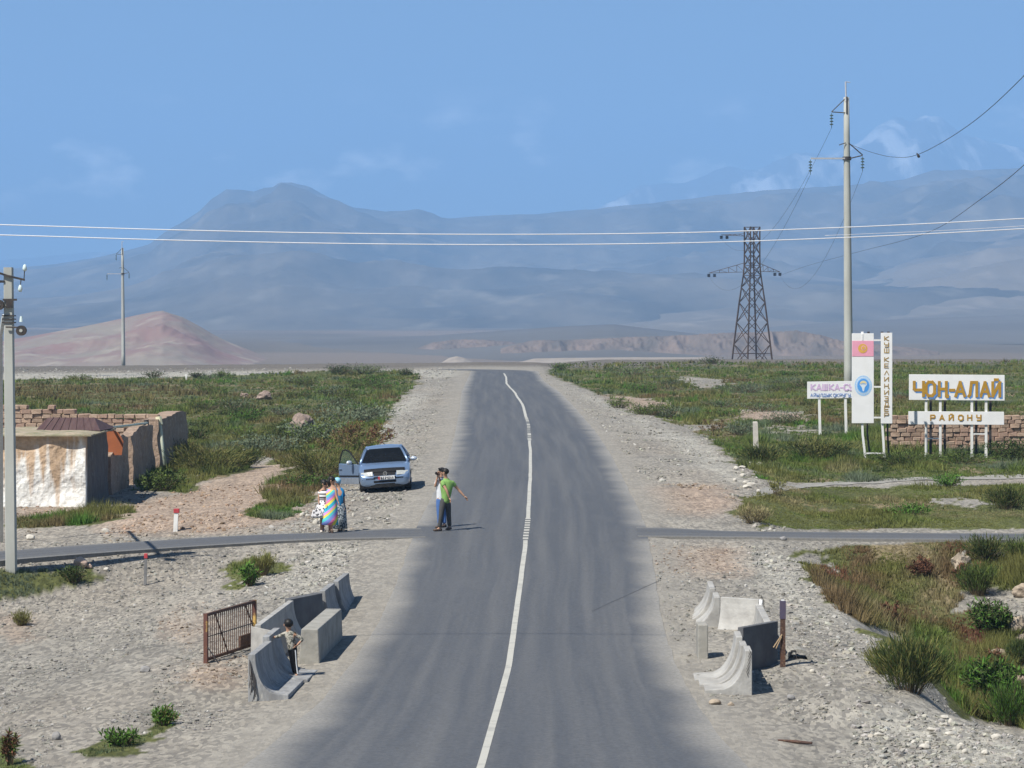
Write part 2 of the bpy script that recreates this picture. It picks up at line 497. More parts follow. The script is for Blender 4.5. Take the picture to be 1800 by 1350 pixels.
ws_ = 0.85 * soil[:, None]; tint = tint * (1 - ws_) + ws_ * np.array([0.36, 0.28, 0.22]) * (0.75 + 0.5 * n2)
edge_ = np.maximum(XL(fy) - fx, fx - XR(fy)); wd_ = 0.9 * (np.clip(1.25 - edge_ / 1.6, 0, 1) ** 1.2 * (fy < 300))[:, None]
tint = tint * (1 - wd_) + wd_ * np.array([0.285, 0.268, 0.236]) * (0.9 + 0.2 * n2)
dusty = np.clip(1.25 - edge_ / 1.0, 0, 1)[:, None] * (fy < 300)[:, None] * np.clip(0.55 + 1.2 * n1, 0, 1)
vt = np.array([0.105, 0.115, 0.045]) * (0.7 + 0.6 * n1)
vt = np.where((fbm(fx * 0.5, fy * 0.3, 49, 3) > 0.66)[:, None], np.array([0.20, 0.165, 0.10]), vt)
tint = np.where(veg[:, None], vt, tint)
far = step(290, 322, fy)[:, None]
ft = np.array([0.165, 0.152, 0.135]) * (0.7 + 0.6 * fbm(fx * 0.006, fy * 0.0015, 51, 4)[:, None])
pk = np.clip((fbm(fx * 0.004 + 3, fy * 0.004, 53, 4) - 0.56) * 8, 0, 1)[:, None]
ft = ft * (1 - 0.6 * pk) + 0.6 * pk * np.array([0.24, 0.20, 0.17])
tint = tint * (1 - far) + ft * far

def ground_material():
    m = bpy.data.materials.new('ground'); m.use_nodes = True
    n, l = m.node_tree.nodes, m.node_tree.links
    b = n['Principled BSDF']; b.inputs['Roughness'].default_value = 0.95; b.inputs['Specular IOR Level'].default_value = 0.1
    a = n.new('ShaderNodeAttribute'); a.attribute_name = 'tint'
    t = n.new('ShaderNodeTexCoord')
    v = n.new('ShaderNodeTexVoronoi'); v.inputs['Scale'].default_value = 13; v.inputs['Randomness'].default_value = 1
    gm = n.new('ShaderNodeMapping'); gm.inputs['Scale'].default_value = (1, 0.38, 1); l.new(t.outputs['Object'], gm.inputs['Vector'])
    l.new(gm.outputs['Vector'], v.inputs['Vector'])
    r = n.new('ShaderNodeValToRGB'); r.color_ramp.elements[0].color = (0.62, 0.62, 0.63, 1); r.color_ramp.elements[1].color = (1.35, 1.33, 1.28, 1)
    r.color_ramp.elements[0].position = 0.15; r.color_ramp.elements[1].position = 0.9
    sp = n.new('ShaderNodeSeparateColor'); l.new(v.outputs['Color'], sp.inputs['Color']); l.new(sp.outputs[0], r.inputs['Fac'])
    mm = n.new('ShaderNodeMixRGB'); mm.blend_type = 'MULTIPLY'; dm_ = n.new('ShaderNodeMapRange'); dm_.inputs[3].default_value = 0.75; dm_.inputs[4].default_value = 0.28; l.new(a.outputs['Alpha'], dm_.inputs[0]); l.new(dm_.outputs[0], mm.inputs['Fac'])
    l.new(a.outputs['Color'], mm.inputs['Color1']); l.new(r.outputs['Color'], mm.inputs['Color2'])
    ns = n.new('ShaderNodeTexNoise'); ns.inputs['Scale'].default_value = 2.2; ns.inputs['Detail'].default_value = 9; ns.inputs['Roughness'].default_value = 0.75
    l.new(gm.outputs['Vector'], ns.inputs['Vector'])
    bp_s = n.new('ShaderNodeMath'); bp_s.operation = 'MULTIPLY'; bp_s.inputs[1].default_value = 1.0
    r2 = n.new('ShaderNodeValToRGB'); r2.color_ramp.elements[0].color = (0.80, 0.79, 0.78, 1); r2.color_ramp.elements[1].color = (1.16, 1.15, 1.13, 1)
    r2.color_ramp.elements[0].position = 0.25; r2.color_ramp.elements[1].position = 0.75
    l.new(ns.outputs['Fac'], r2.inputs['Fac'])
    m2 = n.new('ShaderNodeMixRGB'); m2.blend_type = 'MULTIPLY'; m2.inputs['Fac'].default_value = 1
    dm2 = n.new('ShaderNodeMapRange'); dm2.inputs[3].default_value = 1.0; dm2.inputs[4].default_value = 0.65; l.new(a.outputs['Alpha'], dm2.inputs[0]); l.new(dm2.outputs[0], m2.inputs['Fac']); l.new(dm2.outputs[0], bp_s.inputs[0])
    l.new(mm.outputs['Color'], m2.inputs['Color1']); l.new(r2.outputs['Color'], m2.inputs['Color2'])
    l.new(m2.outputs['Color'], b.inputs['Base Color'])
    bp = n.new('ShaderNodeBump'); bp.inputs['Distance'].default_value = 0.06; l.new(bp_s.outputs[0], bp.inputs['Strength'])
    ad = n.new('ShaderNodeMath'); ad.operation = 'ADD'
    l.new(sp.outputs[1], ad.inputs[0]); l.new(ns.outputs['Fac'], ad.inputs[1])
    l.new(ad.outputs[0], bp.inputs['Height']); l.new(bp.outputs['Normal'], b.inputs['Normal'])
    return m
GROUND_M = ground_material()
gme = np_mesh('ground', np.stack([fx, fy, GZ.ravel()], 1), grid_faces(*GX.shape), GROUND_M, np.concatenate([tint, dusty], 1), smooth=True)
tag(link('ground', gme), 'stony grey and tan open ground spreading to the mountains', kind='structure')

# ------------------------------------------------------------------ main road
def ribbon(name, left, right, zfun, m, cols=9, uvs=None, skirt=0.0, parent=None, colors=None):
    """surface between two edge lines (arrays n x 2)"""
    left, right = np.asarray(left, float), np.asarray(right, float)
    n = len(left)
    u = np.linspace(0, 1, cols)
    x = left[:, None, 0] * (1 - u) + right[:, None, 0] * u
    y = left[:, None, 1] * (1 - u) + right[:, None, 1] * u
    z = zfun(x, y, u)
    if skirt:
        x = np.concatenate([x[:, :1], x, x[:, -1:]], 1); y = np.concatenate([y[:, :1], y, y[:, -1:]], 1)
        z = np.concatenate([z[:, :1] - skirt, z, z[:, -1:] - skirt], 1)
        u = np.concatenate([[0], u, [1]])
    f = grid_faces(*x.shape)
    me = np_mesh(name, np.stack([x.ravel(), y.ravel(), z.ravel()], 1), f, m)
    mid = (left + right) / 2
    run = np.concatenate([[0], np.cumsum(np.linalg.norm(np.diff(mid, axis=0), axis=1))])
    uu = np.tile(u * 2 - 1, n); vv = np.repeat(run, x.shape[1])
    lay = me.uv_layers.new(name='UVMap')
    uv = np.stack([uu[f.ravel()], vv[f.ravel()]], 1).astype(np.float32)
    lay.data.foreach_set('uv', uv.ravel())
    return link(name, me, parent)

def road_material(name, base, dust, edge_lo, edge_hi, streak=0.5, junction=-999.0):
    m = bpy.data.materials.new(name); m.use_nodes = True
    n, l = m.node_tree.nodes, m.node_tree.links
    b = n['Principled BSDF']; b.inputs['Roughness'].default_value = 0.72; b.inputs['Specular IOR Level'].default_value = 0.35
    uv = n.new('ShaderNodeUVMap'); t = n.new('ShaderNodeTexCoord')
    s = n.new('ShaderNodeSeparateXYZ'); l.new(uv.outputs['UV'], s.inputs['Vector'])
    ab = n.new('ShaderNodeMath'); ab.operation = 'ABSOLUTE'; l.new(s.outputs['X'], ab.inputs[0])
    big = n.new('ShaderNodeTexNoise'); big.inputs['Scale'].default_value = 0.35; big.inputs['Detail'].default_value = 5; l.new(t.outputs['Object'], big.inputs['Vector'])
    o = n.new('ShaderNodeMath'); o.operation = 'MULTIPLY_ADD'; o.inputs[1].default_value = 0.30; l.new(big.outputs['Fac'], o.inputs[0]); l.new(ab.outputs[0], o.inputs[2])
    er = n.new('ShaderNodeMapRange'); er.interpolation_type = 'SMOOTHSTEP'; er.inputs[1].default_value = edge_lo + 0.15; er.inputs[2].default_value = edge_hi + 0.15
    l.new(o.outputs[0], er.inputs[0])
    oy = n.new('ShaderNodeSeparateXYZ'); l.new(t.outputs['Object'], oy.inputs['Vector'])
    jy = n.new('ShaderNodeMath'); jy.operation = 'MULTIPLY_ADD'; jy.inputs[1].default_value = 3.0; l.new(big.outputs['Fac'], jy.inputs[0]); l.new(oy.outputs['Y'], jy.inputs[2])
    jd = n.new('ShaderNodeMath'); jd.operation = 'SUBTRACT'; jd.inputs[1].default_value = junction + 1.5; l.new(jy.outputs[0], jd.inputs[0])
    ja = n.new('ShaderNodeMath'); ja.operation = 'ABSOLUTE'; l.new(jd.outputs[0], ja.inputs[0])
    jm = n.new('ShaderNodeMapRange'); jm.interpolation_type = 'SMOOTHSTEP'; jm.inputs[1].default_value = 0.9; jm.inputs[2].default_value = 2.6; jm.inputs[3].default_value = 0.0; jm.inputs[4].default_value = 1.0; l.new(ja.outputs[0], jm.inputs[0])
    em = n.new('ShaderNodeMath'); em.operation = 'MULTIPLY'; l.new(er.outputs[0], em.inputs[0]); l.new(jm.outputs[0], em.inputs[1])
    mpn = n.new('ShaderNodeMapping'); mpn.inputs['Scale'].default_value = (9.0, 0.045, 1); l.new(uv.outputs['UV'], mpn.inputs['Vector'])
    # streaks wander a little, as wheels do
    wob = n.new('ShaderNodeTexNoise'); wob.inputs['Scale'].default_value = 0.12; l.new(t.outputs['Object'], wob.inputs['Vector'])
    av = n.new('ShaderNodeVectorMath'); av.operation = 'MULTIPLY_ADD'; av.inputs[1].default_value = (0.9, 0.3, 0)
    l.new(wob.outputs['Color'], av.inputs[0]); l.new(mpn.outputs['Vector'], av.inputs[2])
    st = n.new('ShaderNodeTexNoise'); st.inputs['Scale'].default_value = 1; st.inputs['Detail'].default_value = 4; l.new(av.outputs[0], st.inputs['Vector'])
    sr = n.new('ShaderNodeMapRange'); sr.inputs[1].default_value = 0.40; sr.inputs[2].default_value = 0.70; sr.inputs[3].default_value = 0; sr.inputs[4].default_value = streak
    l.new(st.outputs['Fac'], sr.inputs[0])
    pr = n.new('ShaderNodeMapRange'); pr.inputs[1].default_value = 0.5; pr.inputs[2].default_value = 0.75; pr.inputs[3].default_value = 0; pr.inputs[4].default_value = 0.12
    p2 = n.new('ShaderNodeTexNoise'); p2.inputs['Scale'].default_value = 0.9; p2.inputs['Detail'].default_value = 7; pm_ = n.new('ShaderNodeMapping'); pm_.inputs['Scale'].default_value = (1, 0.22, 1); l.new(t.outputs['Object'], pm_.inputs['Vector']); l.new(pm_.outputs['Vector'], p2.inputs['Vector']); l.new(p2.outputs['Fac'], pr.inputs[0])
    mx1 = n.new('ShaderNodeMath'); mx1.operation = 'MAXIMUM'; l.new(sr.outputs[0], mx1.inputs[0]); l.new(pr.outputs[0], mx1.inputs[1])
    mx2 = n.new('ShaderNodeMath'); mx2.operation = 'MAXIMUM'; l.new(mx1.outputs[0], mx2.inputs[0]); l.new(em.outputs[0], mx2.inputs[1])
    fn = n.new('ShaderNodeTexNoise'); fn.inputs['Scale'].default_value = 14; fn.inputs['Detail'].default_value = 8; fn.inputs['Roughness'].default_value = 0.75; l.new(t.outputs['Object'], fn.inputs['Vector'])
    fr = n.new('ShaderNodeValToRGB'); fr.color_ramp.elements[0].color = (*[c * 0.78 for c in base], 1); fr.color_ramp.elements[1].color = (*[c * 1.22 for c in base], 1)
    fr.color_ramp.elements[0].position = 0.35; fr.color_ramp.elements[1].position = 0.65
    l.new(fn.outputs['Fac'], fr.inputs['Fac'])
    mc = n.new('ShaderNodeMixRGB'); l.new(mx2.outputs[0], mc.inputs['Fac']); l.new(fr.outputs['Color'], mc.inputs['Color1']); 
    dr = n.new('ShaderNodeValToRGB'); dr.color_ramp.elements[0].color = (*[c * 0.74 for c in dust], 1); dr.color_ramp.elements[1].color = (*[c * 1.18 for c in dust], 1)
    dr.color_ramp.elements[0].position = 0.36; dr.color_ramp.elements[1].position = 0.64
    l.new(fn.outputs['Fac'], dr.inputs['Fac']); l.new(dr.outputs['Color'], mc.inputs['Color2'])
    l.new(mc.outputs['Color'], b.inputs['Base Color'])
    bp = n.new('ShaderNodeBump'); bp.inputs['Distance'].default_value = 0.008; l.new(fn.outputs['Fac'], bp.inputs['Height']); l.new(bp.outputs['Normal'], b.inputs['Normal'])
    return m
ASPHALT = road_material('asphalt', (0.084, 0.089, 0.097), (0.285, 0.270, 0.240), 0.74, 1.05, 0.20, junction=float(YS(0.0)))
ys = np.concatenate([np.linspace(8, 40, 30)[:-1], np.geomspace(40, 272, 260)])
le = np.stack([XL(ys), ys], 1); re = np.stack([XR(ys), ys], 1)
jag = (fbm(ys * 0.8, ys * 0, 61, 3) - 0.5) * 0.07
le[:, 0] -= jag; re[:, 0] += (fbm(ys * 0.8, ys * 0 + 5, 62, 3) - 0.5) * 0.07
cx, cy, w0 = le[-1, 0] - 6.0, 272.0, re[-1, 0] - le[-1, 0]
al, ar = [], []
for a in np.linspace(0, R(97), 26)[1:]:
    al.append((cx + 6.0 * math.cos(a), cy + 6.0 * math.sin(a)))
    w = w0 - 0.6 * min(1, a)
    ar.append((cx + (6.0 + w) * math.cos(a), cy + (6.0 + w) * math.sin(a)))
da = Vector((-math.sin(R(97)), math.cos(R(97))))
for d in np.linspace(4, 140, 34):
    al.append((al[24][0] + da.x * d, al[24][1] + da.y * d)); ar.append((ar[24][0] + da.x * d, ar[24][1] + da.y * d))
le = np.concatenate([le, al]); re = np.concatenate([re, ar])
def road_z(x, y, u):
    zz = np.where(y < 262, zroad(y), G(x, y, False) + 0.05)
    return zz + 0.012 + 0.03 * (1 - (2 * u - 1) ** 2) * np.where(y < 262, 1, 0)
road = ribbon('road', le, re, road_z, ASPHALT, cols=11, skirt=0.06)
tag(road, 'dusty grey asphalt road running straight away and bending left', kind='structure')
def road_top(x, y):
    u = (x - XL(y)) / (XR(y) - XL(y))
    return zroad(y) + 0.012 + 0.03 * (1 - (2 * u - 1) ** 2)

PAINT = mat('road_paint', (0.46, 0.45, 0.40), (0.31, 0.305, 0.28), scale=2.5, rough=0.8, lo=0.5, hi=0.75)
def line_piece(name, y0, y1, w=0.118, n=None):
    n = n or max(2, int((y1 - y0) / 0.7))
    q = np.linspace(y0, y1, n)
    wob = 0.05 * (fbm(q * 0.22, q * 0, 71, 2) - 0.5)
    c = XC(q) + wob
    return ribbon(name, np.stack([c - w / 2, q], 1), np.stack([c + w / 2, q], 1), lambda x, y, u: road_top(x, y) + 0.005, PAINT, cols=3, parent=road)
ya, yb, yc, yd = (float(y_of_row(r)) for r in (952, 914, 776, 737))
line_piece('centre_line', 12, ya)
line_piece('centre_line', yb, yc)
line_piece('centre_line', yd, 262, w=0.15)
k = ya + 0.18
while k < yb - 0.2:
    line_piece('line_dash', k, k + 0.38, 0.15, 2); k += 0.68
k = yc + 0.25
while k < yd - 0.3:
    line_piece('line_dash', k, k + random.choice((0.5, 0.9, 1.3)), 0.16, 2); k += random.choice((1.3, 1.7, 2.0))
DARK_STRIP = mat('dark_strip_tone', (0.055, 0.058, 0.064), (0.085, 0.088, 0.094), scale=6, rough=0.8)
def dark_strip(a, b, w):
    pts = []
    for t in np.linspace(0, 1, 26):
        px = a[0] + (b[0] - a[0]) * t; py = a[1] + (b[1] - a[1]) * t
        y = float(y_of_row(py)); x = (px - 900) / 5000 * y
        pts.append((x, y + 0.35 * (fbm(np.array([x * 1.3]), np.array([py * 0.01]), 73, 3)[0] - 0.5)))
    p = np.array(pts)
    o = np.array([0, w / 2])
    ribbon('dark_strip', p - o, p + o, lambda x, y, u: road_top(x, y) + 0.004, DARK_STRIP, cols=2, parent=road)
dark_strip((1040, 1077), (1158, 1022), 0.06)  # one thin wavering dark strip slanting over the right lane

# ------------------------------------------------------------------ side road, footpath
SIDE_M = road_material('side_asphalt', (0.084, 0.088, 0.095), (0.20, 0.192, 0.175), 0.55, 1.05, 0.6)
def side_z(x, y, u):
    zs = SIDE_Z + 0.006 + 0.02 * (1 - (2 * u - 1) ** 2) + 0 * x
    d = np.maximum(XL(y) - x, x - XR(y))            # beyond the main road's edge
    zr = np.where(d < 0, road_top(x, y), zroad(y) + 0.012) + 0.008
    w = step(0.3, 2.5, d)
    return zr * (1 - w) + zs * w
def side(xs):
    c = YS(xs)
    hw = 1.15 + 0.18 * (fbm(xs * 0.6, xs * 0, 81, 3) - 0.5)
    k = np.gradient(c, xs); nn = np.sqrt(1 + k * k)
    l = np.stack([xs + k / nn * hw, c - hw / nn], 1); r = np.stack([xs - k / nn * hw, c + hw / nn], 1)
    return ribbon('side_road', l, r, side_z, SIDE_M, cols=7, skirt=0.2)
xl7 = float(XL(77)) ; xr7 = float(XR(77))
tag(side(np.linspace(-24, xl7 + 0.25, 130)), 'narrow asphalt lane joining the main road from the left', kind='structure')
tag(side(np.linspace(xr7 - 0.25, 24, 130)), 'narrow asphalt lane leading off the main road to the right', kind='structure')
PATH = [(1325, 872), (1360, 860), (1420, 853), (1500, 848), (1600, 843), (1700, 840), (1800, 837), (2000, 836)]
pp = np.array([tuple(pix(*q))[:2] for q in PATH])
q = np.linspace(0, len(pp) - 1, 80)
pc = np.stack([np.interp(q, np.arange(len(pp)), pp[:, 0]), np.interp(q, np.arange(len(pp)), pp[:, 1])], 1)
pw = 1.0 + 0.5 * (fbm(q * 0.9, q * 0, 83, 3) - 0.5)
PATH_M = mat('path_gravel', (0.33, 0.315, 0.28), (0.24, 0.23, 0.205), scale=1.5, rough=0.95, bump=0.02, bscale=20)
tag(ribbon('dirt_path', pc - np.stack([pw * 0, pw], 1), pc + np.stack([pw * 0, pw], 1), lambda x, y, u: G(x, y) + 0.02, PATH_M, cols=7), 'pale gravel footpath crossing the grass below the welcome signs', kind='structure')

# ------------------------------------------------------------------ hills and mountains
def ridge(name, label, prof, yr, yf, zf, m, amp=0.1, p=1.5, nx=300, ny=80, back=0.3, seed=1, L=900, aniso=0.5, cols=None, crag=0.0, px0=None, px1=None):
    pr = np.array(prof, float)
    px = np.linspace(px0 if px0 is not None else pr[0, 0], px1 if px1 is not None else pr[-1, 0], nx)
    t = np.concatenate([np.linspace(0, 1, ny), np.linspace(1, 1 + back, max(8, ny // 6))[1:]])
    A, T = np.meshgrid((px - 900) / 5000, t)
    Y = yf + (yr - yf) * T; X = A * Y
    row = np.interp(A * 5000 + 900, pr[:, 0], pr[:, 1])
    H = CAM_Z + (560 - row) * yr / 5000
    z0 = zf
    up = np.clip(T, 0, 1)
    s = up ** p
    Z = z0 + (H - z0) * s
    rel = np.maximum(H - z0, 1)
    nzs = fbm(X / L, Y / (L / aniso), seed, 6, ridged=True) - 0.62
    Z = Z + amp * rel * nzs * (up * (1 - up ** 3)) * 2.2
    if crag: Z = Z + crag * rel * (fbm(X / (L * 0.12), Y / (L * 0.2), seed + 7, 4, ridged=True) - 0.6) * step(0.6, 1.0, up)
    Z = np.where(T > 1, Z - (T - 1) / back * rel * 0.9, Z)
    me = np_mesh(name, np.stack([X.ravel(), Y.ravel(), Z.ravel()], 1), grid_faces(*X.shape), m, None, smooth=True)
    return tag(link(name, me), label, kind='structure')

M_RANGE = mat('mountain_slope', (0.062, 0.058, 0.047), (0.145, 0.128, 0.10), scale=0.0042, rough=0.95, detail=9, lo=0.40, hi=0.62, c3=(0.175, 0.158, 0.125), stretch=(1, 0.2, 1.2))
M_SNOW = mat('snow_peaks', (0.13, 0.125, 0.12), (0.80, 0.82, 0.84), scale=0.0042, rough=0.8, detail=9, lo=0.51, hi=0.62, stretch=(1.0, 0.10, 0.35))
M_SPUR = mat('dry_spur', (0.19, 0.16, 0.12), (0.10, 0.088, 0.066), scale=0.004, rough=0.95, detail=9, c3=(0.24, 0.205, 0.16), stretch=(1, 0.16, 0.8))
M_PLAIN = mat('stony_plain', (0.14, 0.132, 0.12), (0.105, 0.10, 0.093), scale=0.004, rough=0.95, detail=8)
M_CLIFF = mat('pink_cliff', (0.205, 0.16, 0.135), (0.11, 0.10, 0.092), scale=0.07, rough=0.95, detail=8, stretch=(1, 0.3, 0.35))
M_PINK = mat('pink_hill', (0.23, 0.20, 0.165), (0.22, 0.145, 0.13), scale=0.02, rough=0.95, detail=8, lo=0.42, hi=0.6, stretch=(1, 0.5, 1.6), c3=(0.29, 0.25, 0.205))
M_SPOIL = mat('pale_spoil', (0.32, 0.28, 0.235), (0.25, 0.215, 0.18), scale=0.2, rough=0.95)

ridge('mountain_range', 'faint snow streaked peaks far behind the blue ridge',
      [(-500, 470), (0, 460), (150, 445), (250, 440), (300, 440), (345, 440), (420, 430), (600, 430), (900, 420), (1000, 395), (1080, 352), (1130, 324), (1200, 322), (1280, 292), (1330, 300), (1400, 268), (1460, 272), (1510, 250),
       (1545, 222), (1575, 207), (1600, 215), (1625, 204), (1650, 208), (1690, 240), (1740, 252), (1800, 262), (1900, 250), (2300, 300)], 16000, 12500, 150, M_SNOW, amp=0.5, p=0.9, nx=420, ny=110, seed=5, L=900, aniso=0.8, crag=0.03)
ridge('mountain_range', 'hazy blue mountain with a rocky castle shaped top and a long ridge',
      [(-600, 520), (-200, 490), (0, 474), (100, 464), (200, 448), (262, 430), (290, 408), (325, 388), (350, 372), (370, 352), (388, 340), (398, 333), (420, 333), (445, 338), (462, 330), (480, 329), (492, 321), (512, 319), (540, 328), (575, 346), (620, 364),
       (680, 372), (735, 371), (778, 385), (850, 380), (950, 375), (1050, 368), (1150, 357), (1250, 345), (1350, 335), (1500, 326), (1590, 317), (1640, 300), (1700, 299), (1800, 297), (2100, 270), (2400, 280)],
      8000, 3000, -8, M_RANGE, amp=0.50, p=1.3, nx=500, ny=190, seed=15, L=640, aniso=0.6, crag=0.02)
ridge('mountain_range', 'lower dry spur rising to the right in front of the long ridge',
      [(880, 600), (1000, 572), (1080, 540), (1150, 520), (1210, 503), (1280, 485), (1340, 474), (1400, 471), (1460, 480), (1510, 488), (1560, 472), (1650, 442), (1740, 420), (1800, 408), (2000, 370), (2300, 350)], 5200, 2700, -8, M_SPUR, amp=0.42, p=1.2, nx=330, ny=130, seed=25, L=420, aniso=0.5)
ridge('hill', 'dark gentle slope rising on the far right of the plain', [(1050, 606), (1200, 592), (1360, 574), (1500, 564), (1800, 553), (2300, 540)], 2600, 1750, -10, M_PLAIN, amp=0.10, p=1.1, nx=160, ny=60, seed=35, L=200)
ridge('hill', 'low grey river terrace across the middle of the plain', [(200, 665), (260, 648), (315, 622), (380, 604), (450, 598), (600, 593), (760, 590), (900, 580), (1000, 573), (1080, 570), (1120, 575), (1200, 584), (1350, 600)], 1950, 1000, -15, M_PLAIN, amp=0.14, p=0.85, nx=260, ny=70, seed=37, L=160, aniso=0.6)
ridge('cliff', 'pink eroded cliff edge of the terrace beyond the lattice pylon',
      [(880, 613), (905, 606), (940, 598), (1020, 597), (1100, 593), (1200, 590), (1280, 585), (1320, 585), (1400, 582), (1440, 589), (1480, 599), (1540, 606), (1600, 611), (1650, 618)], 1345, 1300, -12.5, M_CLIFF, amp=0.75, p=0.8, nx=420, ny=36, back=2.2, seed=45, L=9, aniso=0.5, crag=0.08)
ridge('cliff', 'short pale pink scarp left of the road vanishing point', [(735, 612), (760, 602), (800, 597), (850, 597), (900, 601), (920, 610)], 1490, 1440, -12.5, M_CLIFF, amp=0.6, p=0.8, nx=120, ny=24, back=2.0, seed=46, L=9, aniso=0.5, crag=0.08)
ridge('hill', 'pink banded earth hill on the left with a sharp top',
      [(-400, 645), (-100, 612), (0, 600), (60, 590), (130, 577), (190, 565), (240, 554), (270, 548), (286, 546), (300, 551), (320, 557), (345, 570), (375, 588), (400, 600), (450, 620), (520, 648), (570, 664)], 1250, 930, -15, M_PINK, amp=0.40, p=0.9, nx=260, ny=90, seed=55, L=34, aniso=0.5, back=0.5)
ridge('hill', 'small pale spoil mound beyond the bend in the road', [(752, 650), (775, 638), (790, 629), (803, 626), (816, 629), (832, 637), (860, 650)], 962, 930, -12.5, M_SPOIL, amp=0.1, p=0.8, nx=40, ny=16, seed=65, L=8, back=0.8)
ridge('hill', 'flat pale spoil bank right of the bend in the road', [(880, 652), (910, 637), (940, 630), (1000, 629), (1100, 628), (1240, 628), (1300, 634), (1340, 645)], 900, 820, -10, M_SPOIL, amp=0.1, p=0.8, nx=80, ny=16, seed=66, L=10, back=0.8)

# ------------------------------------------------------------------ haze
hz = MB().box((0, 8600, 565), (15000, 18400, 1240)).build('haze', None)
hm = bpy.data.materials.new('haze'); hm.use_nodes = True
hn, hl = hm.node_tree.nodes, hm.node_tree.links
hn.clear()
ho = hn.new('ShaderNodeOutputMaterial'); hv = hn.new('ShaderNodeVolumePrincipled')
hv.inputs['Color'].default_value = (0.325, 0.592, 1.0, 1)
hv.inputs['Density'].default_value = 0.00018
hv.inputs['Anisotropy'].default_value = 0.0
hl.new(hv.outputs['Volume'], ho.inputs['Volume'])
hz.data.materials.append(hm)
tag(hz, 'thin blue summer haze lying over the valley', kind='stuff')

# ------------------------------------------------------------------ shared materials of made things
CONC = mat('concrete', (0.47, 0.47, 0.45), (0.34, 0.34, 0.33), scale=2.2, rough=0.9, bump=0.01, bscale=14, c3=(0.54, 0.53, 0.50))
CONC_POLE = mat('pole_concrete', (0.45, 0.46, 0.42), (0.36, 0.365, 0.335), scale=1.2, rough=0.9, stretch=(1, 1, 0.25))
STEEL = mat('dark_steel', (0.045, 0.045, 0.05), (0.09, 0.075, 0.065), scale=6, rough=0.6, metal=0.4)
GALV = mat('galvanised', (0.62, 0.63, 0.64), (0.5, 0.5, 0.52), scale=5, rough=0.45, metal=0.5)
LATT = mat('lattice_steel', (0.065, 0.055, 0.05), (0.12, 0.085, 0.065), scale=0.8, rough=0.7, metal=0.3)
GLASSY = mat('insulator_glass', (0.05, 0.09, 0.10), (0.10, 0.15, 0.15), scale=20, rough=0.15, spec=0.7)
GLASS_L = mat('insulator_pale', (0.55, 0.68, 0.66), (0.7, 0.78, 0.76), scale=20, rough=0.12, spec=0.8)
WHITE = mat('white_paint', (0.80, 0.80, 0.79), (0.70, 0.70, 0.68), scale=1.5, rough=0.55, lo=0.45, hi=0.8)
WHITE_WOOD = mat('white_post_paint', (0.76, 0.76, 0.73), (0.58, 0.57, 0.53), scale=4, rough=0.7, stretch=(1, 1, 0.3), lo=0.5, hi=0.75)
RUST = mat('rust', (0.115, 0.062, 0.042), (0.07, 0.042, 0.034), scale=7, rough=0.85, bump=0.004, c3=(0.20, 0.13, 0.08))
RUST_Y = mat('rust_yellow', (0.13, 0.06, 0.045), (0.55, 0.36, 0.11), scale=3.0, rough=0.85, lo=0.52, hi=0.6)
RED = mat('red_paint', (0.50, 0.06, 0.07), (0.40, 0.05, 0.06), scale=8, rough=0.6)

# ------------------------------------------------------------------ concrete power poles
def string_insulator(name, top, parent, o, n=4, r=0.13, drop=0.2, m=None):
    b = MB(o); top = Vector(top)
    b.tube([top, top - Vector((0, 0, drop * (n + 1)))], 0.025, 6)
    for k in range(n):
        c = top - Vector((0, 0, drop * (k + 0.7)))
        b.tube([c + Vector((0, 0, 0.06)), c, c - Vector((0, 0, 0.05))], [0.05, r, r * 0.8], 10)
    return b.build(name, m or GLASSY, parent, smooth=False)

